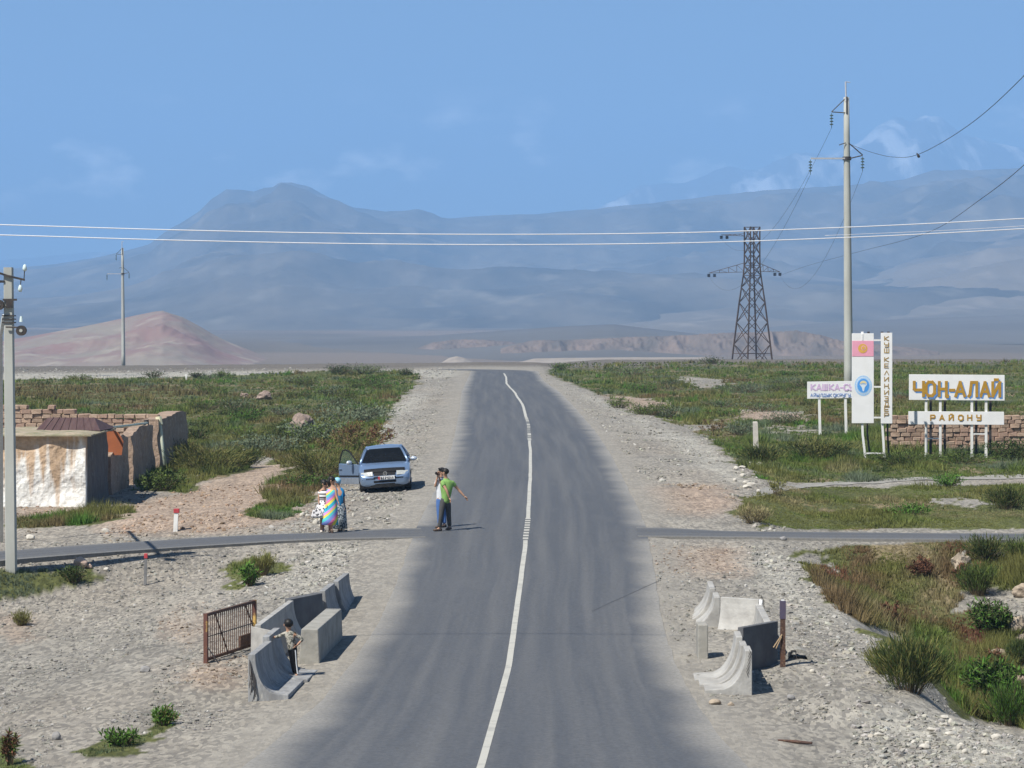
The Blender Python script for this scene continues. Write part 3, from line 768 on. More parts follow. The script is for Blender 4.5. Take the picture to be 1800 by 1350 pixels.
def tall_pole(base, top_z, px_mid, y, label, sc=1.0):
    t = thing('power_pole', label, 'power pole', base)
    o = base
    h = top_z - base.z
    x = base.x
    lean = -0.16 * sc
    def at(z): return Vector((x + lean * (z - base.z) / h, y, z))
    b = MB(o)
    zs = np.linspace(base.z - 0.3, top_z, 9)
    b.tube([at(z) for z in zs], [0.325 - 0.135 * (z - base.z) / h for z in zs], 14)
    b.build('shaft', CONC_POLE, t, smooth=True)
    MB(o).tube([at(top_z - 0.3) + Vector((-0.05, -0.17, 0)), at(top_z + 1.05) + Vector((-0.06, -0.1, 0))], 0.06, 6).tube([at(top_z + 1.05) + Vector((-0.06, -0.1, 0)), at(top_z + 1.0) + Vector((0.25, -0.1, 0))], 0.03, 5).build('lightning_spike', GALV, t)
    # upper bracket, pointing left
    z1 = top_z - 1.07
    e1 = at(z1) + Vector((-1.02, 0, 0.08))
    MB(o).tube([at(z1) + Vector((0, -0.15, 0)), e1], 0.04, 6).tube([at(top_z - 0.1) + Vector((-0.1, -0.12, 0)), e1], 0.035, 6).box(at(top_z - 0.55) + Vector((0, -0.2, 0)), (0.1, 0.06, 1.15)).build('bracket', STEEL, t)
    i1 = string_insulator('insulator', e1 + Vector((0, 0, -0.1)), t, o)
    # lower crossarm, long left and short right
    z2 = top_z - 4.15
    el = at(z2) + Vector((-2.5, 0, -0.02)); er = at(z2) + Vector((1.05, 0, 0.2))
    MB(o).box((el + at(z2)) / 2 + Vector((0, -0.2, 0)), (2.45, 0.09, 0.11)).build('crossarm', GALV, t)
    MB(o).tube([at(z2) + Vector((0, -0.2, -0.05)), er + Vector((0, -0.1, 0))], 0.045, 6).tube([at(z2 + 1.05) + Vector((0.1, -0.15, 0)), er + Vector((0, -0.1, 0.03))], 0.04, 6).build('crossarm', STEEL, t)
    MB(o).tube([at(z2 + 1.05) + Vector((-0.1, -0.25, 0)), at(z2 + 0.9) + Vector((-0.55, -0.25, 0))], 0.035, 5).build('stay', STEEL, t)
    MB(o).tube([at(z2 - 0.12), at(z2 + 0.12)], 0.30, 12).build('collar', STEEL, t)
    i2 = string_insulator('insulator', el + Vector((0, -0.2, -0.08)), t, o)
    i3 = string_insulator('insulator', er + Vector((0, -0.1, -0.08)), t, o)
    ends = [e1 + Vector((0, 0, -1.1)), el + Vector((0, -0.2, -1.08)), er + Vector((0, -0.1, -1.08))]
    return t, ends, at

YP = 193.0
bx = (1492 - 900) / 5000 * YP
pb = Vector((bx, YP, float(G(np.array([bx]), np.array([YP]))[0])))
pole_r, ends_r, at_r = tall_pole(pb, W(1484, 171, YP).z, 1488, YP, 'tall round concrete power pole behind the vertical white sign')
YL = 459.0
bx = (217 - 900) / 5000 * YL
pb2 = Vector((bx, YL, float(G(np.array([bx]), np.array([YL]))[0])))
pole_l, ends_l, at_l = tall_pole(pb2, W(213, 436, YL).z, 215, YL, 'slim distant concrete power pole in front of the pink hill')

# ------------------------------------------------------------------ lattice pylon
YT = 430.0
tb = Vector(((1322 - 900) / 5000 * YT, YT, W(0, 640, YT).z))
tower = thing('lattice_pylon', 'rusty steel lattice pylon with short cross arms on the right', 'pylon', tb, (0, 0, R(28)))
def bar(a, b, r, name='brace', m=LATT, parent=None):
    MB().tube([a, b], r, 4).build(name, m, parent or tower)
HW = [(-0.6, 2.28), (3.0, 1.98), (6.3, 1.68), (9.3, 1.40), (11.6, 1.16), (13.4, 0.96), (14.9, 0.86), (16.6, 0.84), (18.6, 0.84), (20.75, 0.84)]
lev = HW
cor = [(-1, -1), (1, -1), (1, 1), (-1, 1)]
for sx_, sy_ in cor:
    MB().tube([(sx_ * w, sy_ * w, z) for z, w in lev], [0.13] * 4 + [0.11] * 6, 4).build('leg', LATT, tower)
for i in range(len(lev) - 1):
    z0, w0_ = lev[i]; z1, w1_ = lev[i + 1]
    for k in range(4):
        a, b = cor[k], cor[(k + 1) % 4]
        bar(Vector((a[0] * w0_, a[1] * w0_, z0)), Vector((b[0] * w1_, b[1] * w1_, z1)), 0.06)
        bar(Vector((b[0] * w0_, b[1] * w0_, z0)), Vector((a[0] * w1_, a[1] * w1_, z1)), 0.06)
for z, w in ((1.6, 2.09), (13.4, 0.96), (14.9, 0.86), (18.9, 0.84), (20.7, 0.84)):
    for k in range(4):
        a, b = cor[k], cor[(k + 1) % 4]
        bar(Vector((a[0] * w, a[1] * w, z)), Vector((b[0] * w, b[1] * w, z)), 0.055, 'ring_bar')
Minv = Matrix.Rotation(R(-28), 3, 'Z')
def tl(px, py, dy=0.0): return Minv @ (W(px, py, YT + dy) - tb)
arm_tips = {}
for key, tip, up, lo, inner in (('low_left', (1246, 480), (1309, 462), (1309, 478), 0.9), ('low_right', (1371, 478), (1333, 462), (1333, 477), 0.9), ('top_left', (1268, 413), (1308, 411), (1308, 415), 0.5)):
    b = MB()
    T = tl(*tip)
    for dy in (-inner, inner):
        u, l_ = tl(*up, dy), tl(*lo, dy)
        b.tube([T, u], 0.055, 4).tube([T, l_], 0.055, 4)
        for q in (0.3, 0.55, 0.78):
            b.tube([T.lerp(u, q), T.lerp(l_, q)], 0.035, 4)
            b.tube([T.lerp(u, q), T.lerp(l_, min(1, q + 0.22))], 0.035, 4)
    b.tube([tl(*lo, -inner), tl(*lo, inner)], 0.05, 4)
    b.build('cross_arm', LATT, tower)
    for dx in (0, 10 if key != 'low_right' else -9):
        c = tl(tip[0] + dx, tip[1] + 1)
        s = MB()
        for q in range(4):
            s.tube([c + Vector((0, 0, -0.05 - 0.12 * q)), c + Vector((0, 0, -0.15 - 0.12 * q))], [0.27, 0.18], 8)
        s.build('insulator', STEEL, tower)
    arm_tips[key] = W(tip[0], tip[1] + 6, YT)

# ------------------------------------------------------------------ wires
def spline(pts, n=40):
    pts = np.array([tuple(p) for p in pts], float)
    t = np.arange(len(pts)); q = np.linspace(0, len(pts) - 1, n)
    out = []
    for u in q:
        i = min(int(u), len(pts) - 2); f = u - i
        p0, p1, p2, p3 = pts[max(i - 1, 0)], pts[i], pts[i + 1], pts[min(i + 2, len(pts) - 1)]
        out.append(0.5 * ((2 * p1) + (-p0 + p2) * f + (2 * p0 - 5 * p1 + 4 * p2 - p3) * f * f + (-p0 + 3 * p1 - 3 * p2 + p3) * f ** 3))
    return [Vector(p) for p in out]
def sag(a, b, s, n=36):
    a, b = Vector(a), Vector(b)
    return [a.lerp(b, t) - Vector((0, 0, s * 4 * t * (1 - t))) for t in np.linspace(0, 1, n)]
WIRE_W = mat('bright_wire', (0.80, 0.80, 0.80), (0.72, 0.72, 0.73), scale=30, rough=0.4, metal=0.2)
WIRE_D = mat('dark_wire', (0.035, 0.04, 0.05), (0.06, 0.06, 0.065), scale=30, rough=0.6)
def wire(label, pts, r, m):
    o = MB().tube(pts, r, 6).build('wire', m, smooth=True)
    return tag(o, label, 'wire')
def across(rows, y):
    return [W(px, rr, y) for px, rr in rows]
wire('upper of two bright white cables strung across the whole view', spline(across([(-700, 377), (-300, 387), (0, 395), (300, 404), (600, 410), (900, 412), (1200, 409), (1500, 399), (1800, 384), (2200, 360), (2600, 330)], 54.5), 120), 0.0105, WIRE_W)
wire('lower of two bright white cables strung across the whole view', spline(across([(-700, 398), (-300, 406), (0, 413), (300, 422), (600, 428), (900, 430), (1200, 427), (1500, 417), (1800, 402), (2200, 378), (2600, 349)], 54.5), 120), 0.0105, WIRE_W)
wire('thin pale wire just above the lower white cable at far right', spline(across([(1450, 414), (1640, 406), (1800, 397), (2200, 371), (2600, 340)], 54.9), 60), 0.0045, WIRE_W)
p0 = at_r(W(1490, 253, YP).z) + Vector((0.1, -0.2, 0))
wire('dark wire dipping from the tall pole and rising out at top right', spline([p0, W(1530, 267, 179), W(1570, 276, 165), W(1615, 271, 150), W(1700, 222, 120), W(1800, 133, 95), W(1950, -40, 75), Vector((13.0, 30, 18.2)), Vector((11.2, 0, 21.5))], 90), 0.014, WIRE_D)
wire('dark wire sweeping down from the right edge below the first one', spline([arm_tips['low_right'], W(1420, 467, 350), W(1500, 445, 270), W(1590, 422, 200), W(1650, 400, 160), W(1720, 353, 125), W(1800, 290, 100), W(1950, 140, 75), Vector((12.0, 32, 14.6)), Vector((9.8, 0, 17.5))], 100), 0.013, WIRE_D)
for e, k, lab, s in ((ends_r[0], 'top_left', 'thin wire falling from the top bracket of the tall pole', 4.5), (ends_r[1], 'low_left', 'thin wire falling from the left crossarm of the tall pole', 4.5), (ends_r[2], 'low_right', 'thin wire falling from the right crossarm of the tall pole', 4.5)):
    wire(lab, sag(e, arm_tips[k], s), 0.011, WIRE_D)
dm = tag(MB().tube([W(1612, 270, 151), W(1615, 275, 150)], [0.04, 0.08], 8).build('wire_weight', STEEL), 'small dark weight hanging on the upper right wire', 'weight')

# ------------------------------------------------------------------ near left pole with strut
pbase = pix(20, 1003)
y0 = pbase.y
t = thing('utility_pole', 'square concrete utility pole at the left edge with black fittings', 'utility pole', pbase)
o = pbase
ptop = W(15, 470, y0)
def la(z): return pbase.lerp(ptop, (z - pbase.z) / (ptop.z - pbase.z))
b = MB(o)
b.loft([[la(z) + Vector((sx_ * w, sy_ * w, 0)) for sx_, sy_ in ((-1, -0.85), (-0.85, -1), (0.85, -1), (1, -0.85), (1, 0.85), (0.85, 1), (-0.85, 1), (-1, 0.85))] for z, w in ((pbase.z - 0.3, 0.125), (pbase.z + 3, 0.118), (ptop.z, 0.105))])
b.build('shaft', CONC_POLE, t)
S = y0 / 5000
def lz(row): return CAM_Z - (row - 560) * S
z = lz(485)
MB(o).tube([la(z) + Vector((-0.3, -0.15, 0.1)), la(z) + Vector((0.0, -0.15, 0.0)), la(z) + Vector((0.42, -0.15, -0.10))], 0.035, 4).build('crossarm', STEEL, t)
MB(o).tube([la(z) + Vector((0.40, -0.15, -0.1)), la(z) + Vector((0.42, -0.15, 0.2))], 0.012, 5).build('pin', STEEL, t)
for dx, dz in ((0.42, 0.2), (0.31, -0.30)):
    MB(o).tube([la(z) + Vector((dx, -0.15, dz + q)) for q in (-0.09, -0.03, 0.03, 0.08)], [0.03, 0.06, 0.045, 0.02], 10).build('insulator', GLASS_L, t, smooth=True)
MB(o).tube([la(z) + Vector((0.33, -0.15, -0.08)), la(z) + Vector((0.31, -0.15, -0.3))], 0.012, 5).build('pin', STEEL, t)
MB(o).box(la(lz(495)) + Vector((-0.22, -0.1, 0)), (0.28, 0.06, 0.06)).build('crossarm', STEEL, t)
MB(o).box(la(lz(527)) + Vector((0.05, -0.14, 0)), (0.34, 0.04, 0.05)).build('bracket', STEEL, t)
MB(o).box(la(lz(535)) + Vector((0.04, -0.14, 0)), (0.16, 0.06, 0.17)).build('junction_box', STEEL, t)
def reel(c, r):
    c = Vector(c)
    MB(o).tube([c + Vector((0, -0.07, 0)), c + Vector((0, -0.02, 0)), c + Vector((0, 0.02, 0)), c + Vector((0, 0.07, 0))], [r, r, r, r], 18).build('cable_reel', STEEL, t, smooth=False)
    MB(o).disc(c + Vector((0, -0.085, 0)), r * 0.33, 0.02, 14).build('reel_hub', CONC_POLE, t)
reel(la(lz(536)) + Vector((-0.21, -0.18, 0)), 0.125); reel(la(lz(581)) + Vector((0.33, -0.18, 0)), 0.125)
MB(o).tube([la(lz(576)) + Vector((-0.05, -0.18, 0.02)), la(lz(577)) + Vector((0.33, -0.18, 0.02))], 0.022, 5).build('bracket', STEEL, t)
MB(o).tube([la(lz(573)) + Vector((0.33, -0.18, 0.1)), la(lz(563)) + Vector((0.33, -0.18, 0.1))], [0.05, 0.03], 10).build('insulator', GLASS_L, t)
for rr in (555, 561, 567):
    MB(o).box(la(lz(rr)) + Vector((0.0, -0.0, 0)), (0.30, 0.27, 0.03)).build('clamp', STEEL, t)
sb = pix(2, 953)
MB(o).tube([sb - Vector((0, 0, 0.3)), W(1, 590, sb.y - 1.5), la(lz(556)) + Vector((-0.14, 0.1, 0))], [0.065, 0.06, 0.055], 10).build('strut', mat('pale_strut', (0.58, 0.60, 0.60), (0.5, 0.52, 0.52), scale=2, rough=0.8), t, smooth=True)

# ------------------------------------------------------------------ signs
OCHRE = mat('ochre_letters', (0.46, 0.27, 0.035), (0.38, 0.21, 0.03), scale=9, rough=0.6)
OCHRE_T = mat('thin_ochre_letters', (0.40, 0.27, 0.08), (0.30, 0.20, 0.08), scale=9, rough=0.6)
BLUE_L = mat('blue_letter_shade', (0.10, 0.26, 0.60), (0.14, 0.32, 0.65), scale=9, rough=0.6)
LILAC = mat('faded_lilac_letters', (0.66, 0.47, 0.66), (0.55, 0.42, 0.62), scale=9, rough=0.6)
BLUE_T = mat('blue_letters', (0.14, 0.24, 0.52), (0.2, 0.3, 0.55), scale=9, rough=0.6)
PINK = mat('faded_flag_red', (0.80, 0.36, 0.46), (0.74, 0.33, 0.44), scale=3, rough=0.6)
YELLOW = mat('flag_sun', (0.72, 0.42, 0.08), (0.62, 0.36, 0.08), scale=12, rough=0.6)
EM_PALE = mat('emblem_pale_blue', (0.30, 0.52, 0.78), (0.38, 0.58, 0.8), scale=10, rough=0.6)
EM_BLUE = mat('emblem_blue', (0.06, 0.28, 0.72), (0.10, 0.34, 0.74), scale=10, rough=0.6)
GL = {
 'Ч': [[(0, 1), (0, .5), (.12, .42), (.9, .42)], [(.9, 1), (.9, 0)]],
 'О': [[(.25, 0), (0, .2), (0, .8), (.25, 1), (.65, 1), (.9, .8), (.9, .2), (.65, 0), (.25, 0)]],
 'Н': [[(0, 0), (0, 1)], [(.85, 0), (.85, 1)], [(0, .5), (.85, .5)]],
 'Ң': [[(0, 0), (0, 1)], [(.8, 0), (.8, 1)], [(0, .5), (.8, .5)], [(.8, .02), (.93, 0), (.93, -.08)]],
 '-': [[(.1, .42), (.75, .42)]],
 'А': [[(0, 0), (.45, 1), (.9, 0)], [(.18, .32), (.72, .32)]],
 'Л': [[(0, 0), (.12, .1), (.3, 1), (.9, 1), (.9, 0)]],
 'Λ': [[(0, 0), (.45, 1), (.9, 0)]],
 'Й': [[(0, 1), (0, 0), (.85, 1), (.85, 0)], [(.28, 1.2), (.57, 1.2)]],
 'И': [[(0, 1), (0, 0), (.85, 1), (.85, 0)]],
 'Р': [[(0, 0), (0, 1), (.7, 1), (.85, .85), (.85, .6), (.7, .48), (0, .48)]],
 'У': [[(0, 1), (0, .6), (.15, .5), (.85, .5)], [(.85, 1), (.85, .1), (.7, 0), (.1, 0)]],
 'К': [[(0, 0), (0, 1)], [(.85, 1), (0, .48), (.85, 0)]],
 'Ш': [[(0, 1), (0, 0), (.9, 0), (.9, 1)], [(.45, 0), (.45, 1)]],
 'Е': [[(.8, 1), (0, 1), (0, 0), (.8, 0)], [(0, .5), (.7, .5)]],
 'З': [[(0, 1), (.75, 1), (.75, .52), (.2, .52)], [(.75, .52), (.75, 0), (0, 0)]],
 'Д': [[(.15, .1), (.25, 1), (.75, 1), (.75, .1)], [(0, -.1), (0, .1), (.9, .1), (.9, -.1)]],
 'С': [[(.85, .85), (.65, 1), (.2, 1), (0, .8), (0, .2), (.2, 0), (.65, 0), (.85, .15)]],
 'Ы': [[(0, 1), (0, 0), (.4, 0), (.5, .15), (.5, .4), (.4, .5), (0, .5)], [(.85, 0), (.85, 1)]],
 'Г': [[(0, 0), (0, 1), (.75, 1)]],
 'Y': [[(0, 1), (.45, .45), (.9, 1)], [(.45, .45), (.2, 0)]],
 '.': [[(0, 0), (.12, 0)]],
 'B': [[(0, 0), (0, 1), (.7, 1), (.8, .75), (.7, .5), (0, .5)], [(.7, .5), (.85, .25), (.7, 0), (0, 0)]],
 '2': [[(0, 1), (.8, 1), (.8, .5), (0, .5), (0, 0), (.8, 0)]],
 '3': [[(0, 1), (.8, 1), (.8, 0), (0, 0)], [(.2, .5), (.8, .5)]],
 '4': [[(0, 1), (0, .45), (.8, .45)], [(.8, 1), (.8, 0)]],
 '7': [[(0, 1), (.8, 1), (.3, 0)]],
}
def letter(ch, x, z, w, h, st, y, parent, m, o, th=0.012, name='letter'):
    """painted sign stroke letter, lower left corner at (x, z), face at y"""
    b = MB(o)
    for ln in GL[ch]:
        for (ax_, az), (bx_, bz) in zip(ln[:-1], ln[1:]):
            a = Vector((x + ax_ * w, 0, z + az * h)); c = Vector((x + bx_ * w, 0, z + bz * h))
            d = c - a
            if d.length < 1e-6: continue
            u = d.normalized(); nrm = Vector((-u.z, 0, u.x)) * st / 2
            a2, c2 = a - u * st * 0.42, c + u * st * 0.42
            q = [a2 - nrm, c2 - nrm, c2 + nrm, a2 + nrm]
            dy = 0.0006 * len(b.f)
            vs = [Vector((p.x, y - th - dy, p.z)) for p in q] + [Vector((p.x, y, p.z)) for p in q]
            b.add(vs, [(0, 1, 2, 3), (7, 6, 5, 4), (0, 4, 5, 1), (1, 5, 6, 2), (2, 6, 7, 3), (3, 7, 4, 0)])
    return b.build(name, m, parent, fix=False)

def panel(px0, py0, px1, py1, y, parent, o, th=0.05, m=WHITE, name='panel', tilt=0.0):
    a, c = W(px0, py1, y), W(px1, py0, y)
    p = MB(o).add([(a.x, y, a.z), (c.x, y, a.z - tilt), (c.x, y, c.z - tilt), (a.x, y, c.z), (a.x, y + th, a.z), (c.x, y + th, a.z - tilt), (c.x, y + th, c.z - tilt), (a.x, y + th, c.z)],
                 [(0, 1, 2, 3), (7, 6, 5, 4), (0, 4, 5, 1), (1, 5, 6, 2), (2, 6, 7, 3), (3, 7, 4, 0)]).build(name, m, parent, bevel=0.008)
    return p, a, c

# the wide sign: district name in two boards
YA = pix(1655, 806).y
YA = min(max(YA, 108), 124)
sA = thing('welcome_sign', 'wide two board white sign with ochre blue shaded letters on ladder posts', 'sign', (W(1682, 800, YA).x, YA, float(G(np.array([W(1682, 800, YA).x]), np.array([YA]))[0])))
o = sA.location
pa, a, c = panel(1598, 658, 1766, 703, YA, sA, o, tilt=0.03)
txt = [('Ч', 1607, 21), ('О', 1628, 19), ('Ң', 1651, 18), ('-', 1669, 12), ('А', 1680, 20), ('Л', 1703, 18), ('А', 1724, 19), ('Й', 1745, 17)]
for ch, px, wpx in txt:
    x = W(px, 0, YA).x; h = 24 * YA / 5000; z = W(0, 695.5 + (px - 1600) * 0.006, YA).z; w = wpx * YA / 5000 * 0.86
    letter(ch, x + 0.055, z - 0.055, w, h, 0.125, YA, pa, BLUE_L, o, 0.006, 'letter_shade')
    letter(ch, x, z, w, h, 0.125, YA - 0.007, pa, OCHRE, o, 0.008)
pb_, a, c = panel(1597, 723, 1765, 746, YA, sA, o, tilt=0.02)
for ch, px in zip('РАЙОНУ', (1636, 1652, 1668.5, 1685, 1701, 1717)):
    letter(ch, W(px, 0, YA).x, W(0, 738.5, YA).z, 0.20, 0.21, 0.055, YA, pb_, OCHRE, o, 0.008)
for k, px in enumerate((1628.5, 1653.5, 1709, 1734)):
    x = W(px, 0, YA).x; gz = float(G(np.array([x]), np.array([YA]))[0]) - 0.2
    MB(o).box((x, YA + 0.10, (gz + W(0, 680, YA).z) / 2), (0.105, 0.09, W(0, 680, YA).z - gz)).build('post', WHITE_WOOD, sA, bevel=0.008)
    x2 = x + 0.29; yb_ = YA + 0.75
    MB(o).box((x2, yb_, (gz + W(0, 670, YA).z) / 2), (0.095, 0.08, W(0, 670, YA).z - gz)).build('back_post', STEEL, sA)
for (p0_, p1_, row) in ((1628.5, 1653.5, 771), (1709, 1734, 763)):
    x0, x1 = W(p0_, 0, YA).x, W(p1_, 0, YA).x
    MB(o).box(((x0 + x1) / 2, YA + 0.10, W(0, row, YA).z), (x1 - x0 - 0.1, 0.06, 0.055)).build('rung', WHITE_WOOD, sA)
    MB(o).box(((x0 + x1) / 2 + 0.29, YA + 0.75, W(0, row, YA).z - 0.02), (x1 - x0 - 0.09, 0.05, 0.05)).build('back_rung', STEEL, sA)
    for xx in (x0, x1):
        MB(o).tube([(xx + 0.03, YA + 0.16, W(0, 728, YA).z), (xx + 0.27, YA + 0.72, W(0, 728, YA).z)], 0.02, 4).build('tie', STEEL, sA)

# the tall sign: flag, emblem and vertical greeting
YB = min(max(pix(1523, 810).y, 106), 120)
gx = W(1538, 0, YB).x
sB = thing('welcome_sign', 'tall narrow white sign with faded flag, blue emblem and vertical lettering', 'sign', (gx, YB, float(G(np.array([gx]), np.array([YB]))[0])))
o = sB.location
pF, a, c = panel(1497.5, 586, 1536, 744, YB, sB, o)
u = YB / 5000
fb, _, _ = panel(1497.8, 599, 1535.8, 626.5, YB - 0.012, pF, o, 0.011, PINK, 'flag')
cF = W(1516.5, 612.5, YB - 0.014)
for r_, m_, dy in ((8.2, YELLOW, 0.0), (4.2, PINK, -0.004), (3.0, YELLOW, -0.008)):
    off_ = Vector((0.03 if r_ < 8 else 0, dy - 0.005, 0.02 if r_ < 8 else 0))
    MB(o).disc(cF + off_, r_ * u, 0.004, 24).build('flag_sun', m_, pF)
cE = W(1517.5, 678, YB)
for r_, m_, dy in ((15.2, EM_PALE, -0.006), (12.6, WHITE, -0.010), (12.0, EM_PALE, -0.014), (10.2, EM_BLUE, -0.018)):
    MB(o).disc(cE + Vector((0, dy, 0)), r_ * u, 0.005, 32, rz=r_ * u * 1.18).build('emblem', m_, pF)
for k in range(22):
    an = 2 * math.pi * k / 22
    MB(o).disc(cE + Vector((13.6 * u * math.cos(an), -0.008, 16.0 * u * math.sin(an))), 0.55 * u, 0.004, 8).build('emblem_dot', WHITE, pF)
MB(o).prism([(6.2 * u * math.cos(q), 5.5 * u * math.sin(q)) for q in np.linspace(0, math.pi, 14)], (0, 0.004, 0), cE + Vector((0, -0.023, 3.4 * u))).build('emblem_sun', mat('emblem_gold', (0.72, 0.62, 0.35), (0.66, 0.56, 0.3), scale=9), pF)
MB(o).prism([(-7 * u, 3.2 * u), (-3 * u, 2.2 * u), (0, 3.6 * u), (3 * u, 2.2 * u), (7 * u, 3.2 * u), (5 * u, 0), (2.4 * u, -3 * u), (1.6 * u, -8 * u), (0, -10.5 * u), (-1.6 * u, -8 * u), (-2.4 * u, -3 * u), (-5 * u, 0)], (0, 0.004, 0), cE + Vector((0, -0.026, 0))).build('emblem_bird', mat('emblem_white', (0.66, 0.75, 0.80), (0.6, 0.7, 0.78), scale=9), pF)
MB(o).prism([(-6 * u, 0), (0, 1.2 * u), (6 * u, 0), (0, -0.5 * u)], (0, 0.004, 0), cE + Vector((0, -0.030, 3.2 * u))).build('emblem_bar', EM_BLUE, pF)
pV, a, c = panel(1548.5, 585, 1568.5, 744.5, YB, sB, o)
rows_ = [597, 610, 622, 0, 640, 652, 664, 676, 688, 700, 711.5, 722.5, 733.5, 745]
seq = list('КУШ') + [' '] + list('КЕΛИҢИЗДЕР')
base_rows = [598.5, 609.5, 620, None, 635.5, 646.5, 659, 670, 682, 693.5, 704, 714, 723, 733]
for ch, rw in zip(seq, base_rows):
    if rw is None: continue
    letter(ch, W(1554.8, 0, YB).x, W(0, rw, YB).z, 8.2 * u, 7.0 * u, 0.034, YB, pV, OCHRE_T, o, 0.008)
for row in (598, 680, 734):
    x0, x1 = W(1536, 0, YB).x, W(1548.5, 0, YB).x
    MB(o).box(((x0 + x1) / 2, YB + 0.03, W(0, row, YB).z), (x1 - x0 - 0.004, 0.05, 0.07)).build('rail', WHITE_WOOD, sB)
for pts in (((1516, 742), (1517, 765), (1523, 815)), ((1551, 742), (1553, 770), (1556, 806))):
    P = [W(p[0], p[1], YB) + Vector((0, 0.1, 0)) for p in pts]
    P[-1].z = float(G(np.array([P[-1].x]), np.array([YB]))[0]) - 0.2
    MB(o).tube([P[0] + Vector((0, 0, 0.6))] + P, 0.062, 4).build('post', WHITE_WOOD, sB)
    Q = [p + Vector((0.28, 0.7, 0.05)) for p in P]; Q[0].z += 3.0
    MB(o).tube(Q, 0.05, 4).build('back_post', STEEL, sB)
MB(o).tube([W(1523, 797, YB) + Vector((0, 0.1, 0)), W(1555, 797, YB) + Vector((0, 0.1, 0))], 0.04, 4).build('rung', WHITE_WOOD, sB)
for px, m_ in ((1516, WHITE), (1527, STEEL), (1551, STEEL), (1562, STEEL)):
    MB(o).box(W(px, 584.8, YB) + Vector((0, 0.08, 0)), (0.10, 0.07, 0.09)).build('cap', m_, sB)
MB(o).box(W(1516, 592.5, YB) + Vector((0, -0.012, 0)), (0.03, 0.02, 0.28)).build('stub', WHITE, sB)

# the small sign behind
YC = min(max(pix(1462, 765).y, 125), 146)
gx = W(1460, 0, YC).x
sC = thing('welcome_sign', 'small white sign with faded lilac and blue lettering on two posts', 'sign', (gx, YC, float(G(np.array([gx]), np.array([YC]))[0])))
o = sC.location; u = YC / 5000
pS, a, c = panel(1419, 671, 1506, 701, YC, sC, o, tilt=-0.04)
for ch, px in zip('КАШКА-СУ', (1426, 1436, 1446.5, 1458, 1468, 1477, 1484, 1493.5)):
    letter(ch, W(px, 0, YC).x, W(0, 685.5, YC).z, 8.0 * u, 9.5 * u, 0.07, YC, pS, LILAC, o, 0.008)
for ch, px in zip('АЙЫЛДЫКОКРУГУ.', (1425, 1430.5, 1436, 1442, 1447.5, 1453, 1458.5, 1465, 1470.5, 1476, 1481, 1486, 1491, 1496.5)):
    letter(ch, W(px, 0, YC).x, W(0, 697.3, YC).z, 4.1 * u, 5.2 * u, 0.026, YC, pS, BLUE_T, o, 0.008)
for p0_, p1_ in (((1440, 703), (1442, 766)), ((1486, 703), (1488, 766))):
    A = W(*p0_, YC) + Vector((0, 0.09, 0.5)); B_ = W(*p1_, YC) + Vector((0, 0.09, 0)); B_.z = float(G(np.array([B_.x]), np.array([YC]))[0]) - 0.2
    MB(o).tube([A, B_], 0.085, 4).build('post', WHITE_WOOD, sC)

# ------------------------------------------------------------------ posts
def simple_post(name, label, px, prow, ptop_row, w, m, cap=None, lean=0.0, catn='post', capm=None, sq=True):
    bpt = pix(px, prow)
    tz = W(0, ptop_row, bpt.y).z
    t = thing(name, label, catn, bpt)
    M_ = MB(bpt)
    top = Vector((bpt.x + lean, bpt.y, tz))
    if sq:
        M_.loft([[p + Vector((sx_ * k, sy_ * k, 0)) for sx_, sy_ in cor] for p, k in ((bpt - Vector((0, 0, 0.2)), w), (bpt.lerp(top, 0.6), w * 0.97), (bpt.lerp(top, 0.97), w * 0.93), (top, w * 0.75))])
    else: M_.tube([bpt - Vector((0, 0, 0.2)), top], w, 8)
    M_.build('shaft', m, t)
    if capm:
        MB(bpt).box(top + Vector((0, 0, -0.03)), (w * 2.6, w * 2.6, 0.12)).build('cap', capm, t, bevel=0.01)
    return t
simple_post('concrete_post', 'lone pale concrete post in the grass right of the road', 1329, 792, 741, 0.11, mat('pale_concrete', (0.62, 0.58, 0.52), (0.5, 0.46, 0.41), scale=5, rough=0.9), lean=-0.04)
simple_post('marker_post', 'white marker post with a red top on the pink soil', 308, 934, 896, 0.062, WHITE_WOOD, lean=0.04, capm=RED)
simple_post('marker_post', 'thin grey steel marker post with a red tip below the lane', 255, 1029, 975, 0.032, mat('grey_steel', (0.22, 0.22, 0.22), (0.15, 0.15, 0.15), scale=8, rough=0.6), lean=0.02, capm=RED)
simple_post('short_post', 'tiny white stake far off in the left meadow', 327, 668, 658, 0.09, WHITE_WOOD)
rp = simple_post('steel_post', 'rusty square steel post beside the right concrete shelter', 1376, 1172, 1056, 0.048, RUST)
bpt = rp.location
topz = W(0, 1056, bpt.y).z
MB(bpt).box((bpt.x, bpt.y, topz - 0.17), (0.108, 0.108, 0.34)).build('blue_band', mat('faded_blue_band', (0.075, 0.065, 0.11), (0.11, 0.085, 0.11), scale=9, rough=0.8), rp)
MB(bpt).tube([bpt + Vector((-0.02, -0.06, 0.62)), bpt + Vector((-0.19, -0.12, 0.38))], 0.012, 5).build('twig', mat('dry_wood', (0.45, 0.33, 0.2), (0.36, 0.26, 0.16), scale=20), rp)
MB(bpt).tube([bpt + Vector((-0.03, -0.07, 0.58)), bpt + Vector((-0.14, -0.12, 0.36))], 0.010, 5).build('twig', MATS['dry_wood'], rp)
MB(bpt).box(bpt + Vector((0, 0, topz - bpt.z + 0.01)), (0.06, 0.06, 0.02)).build('tip', WHITE, rp)

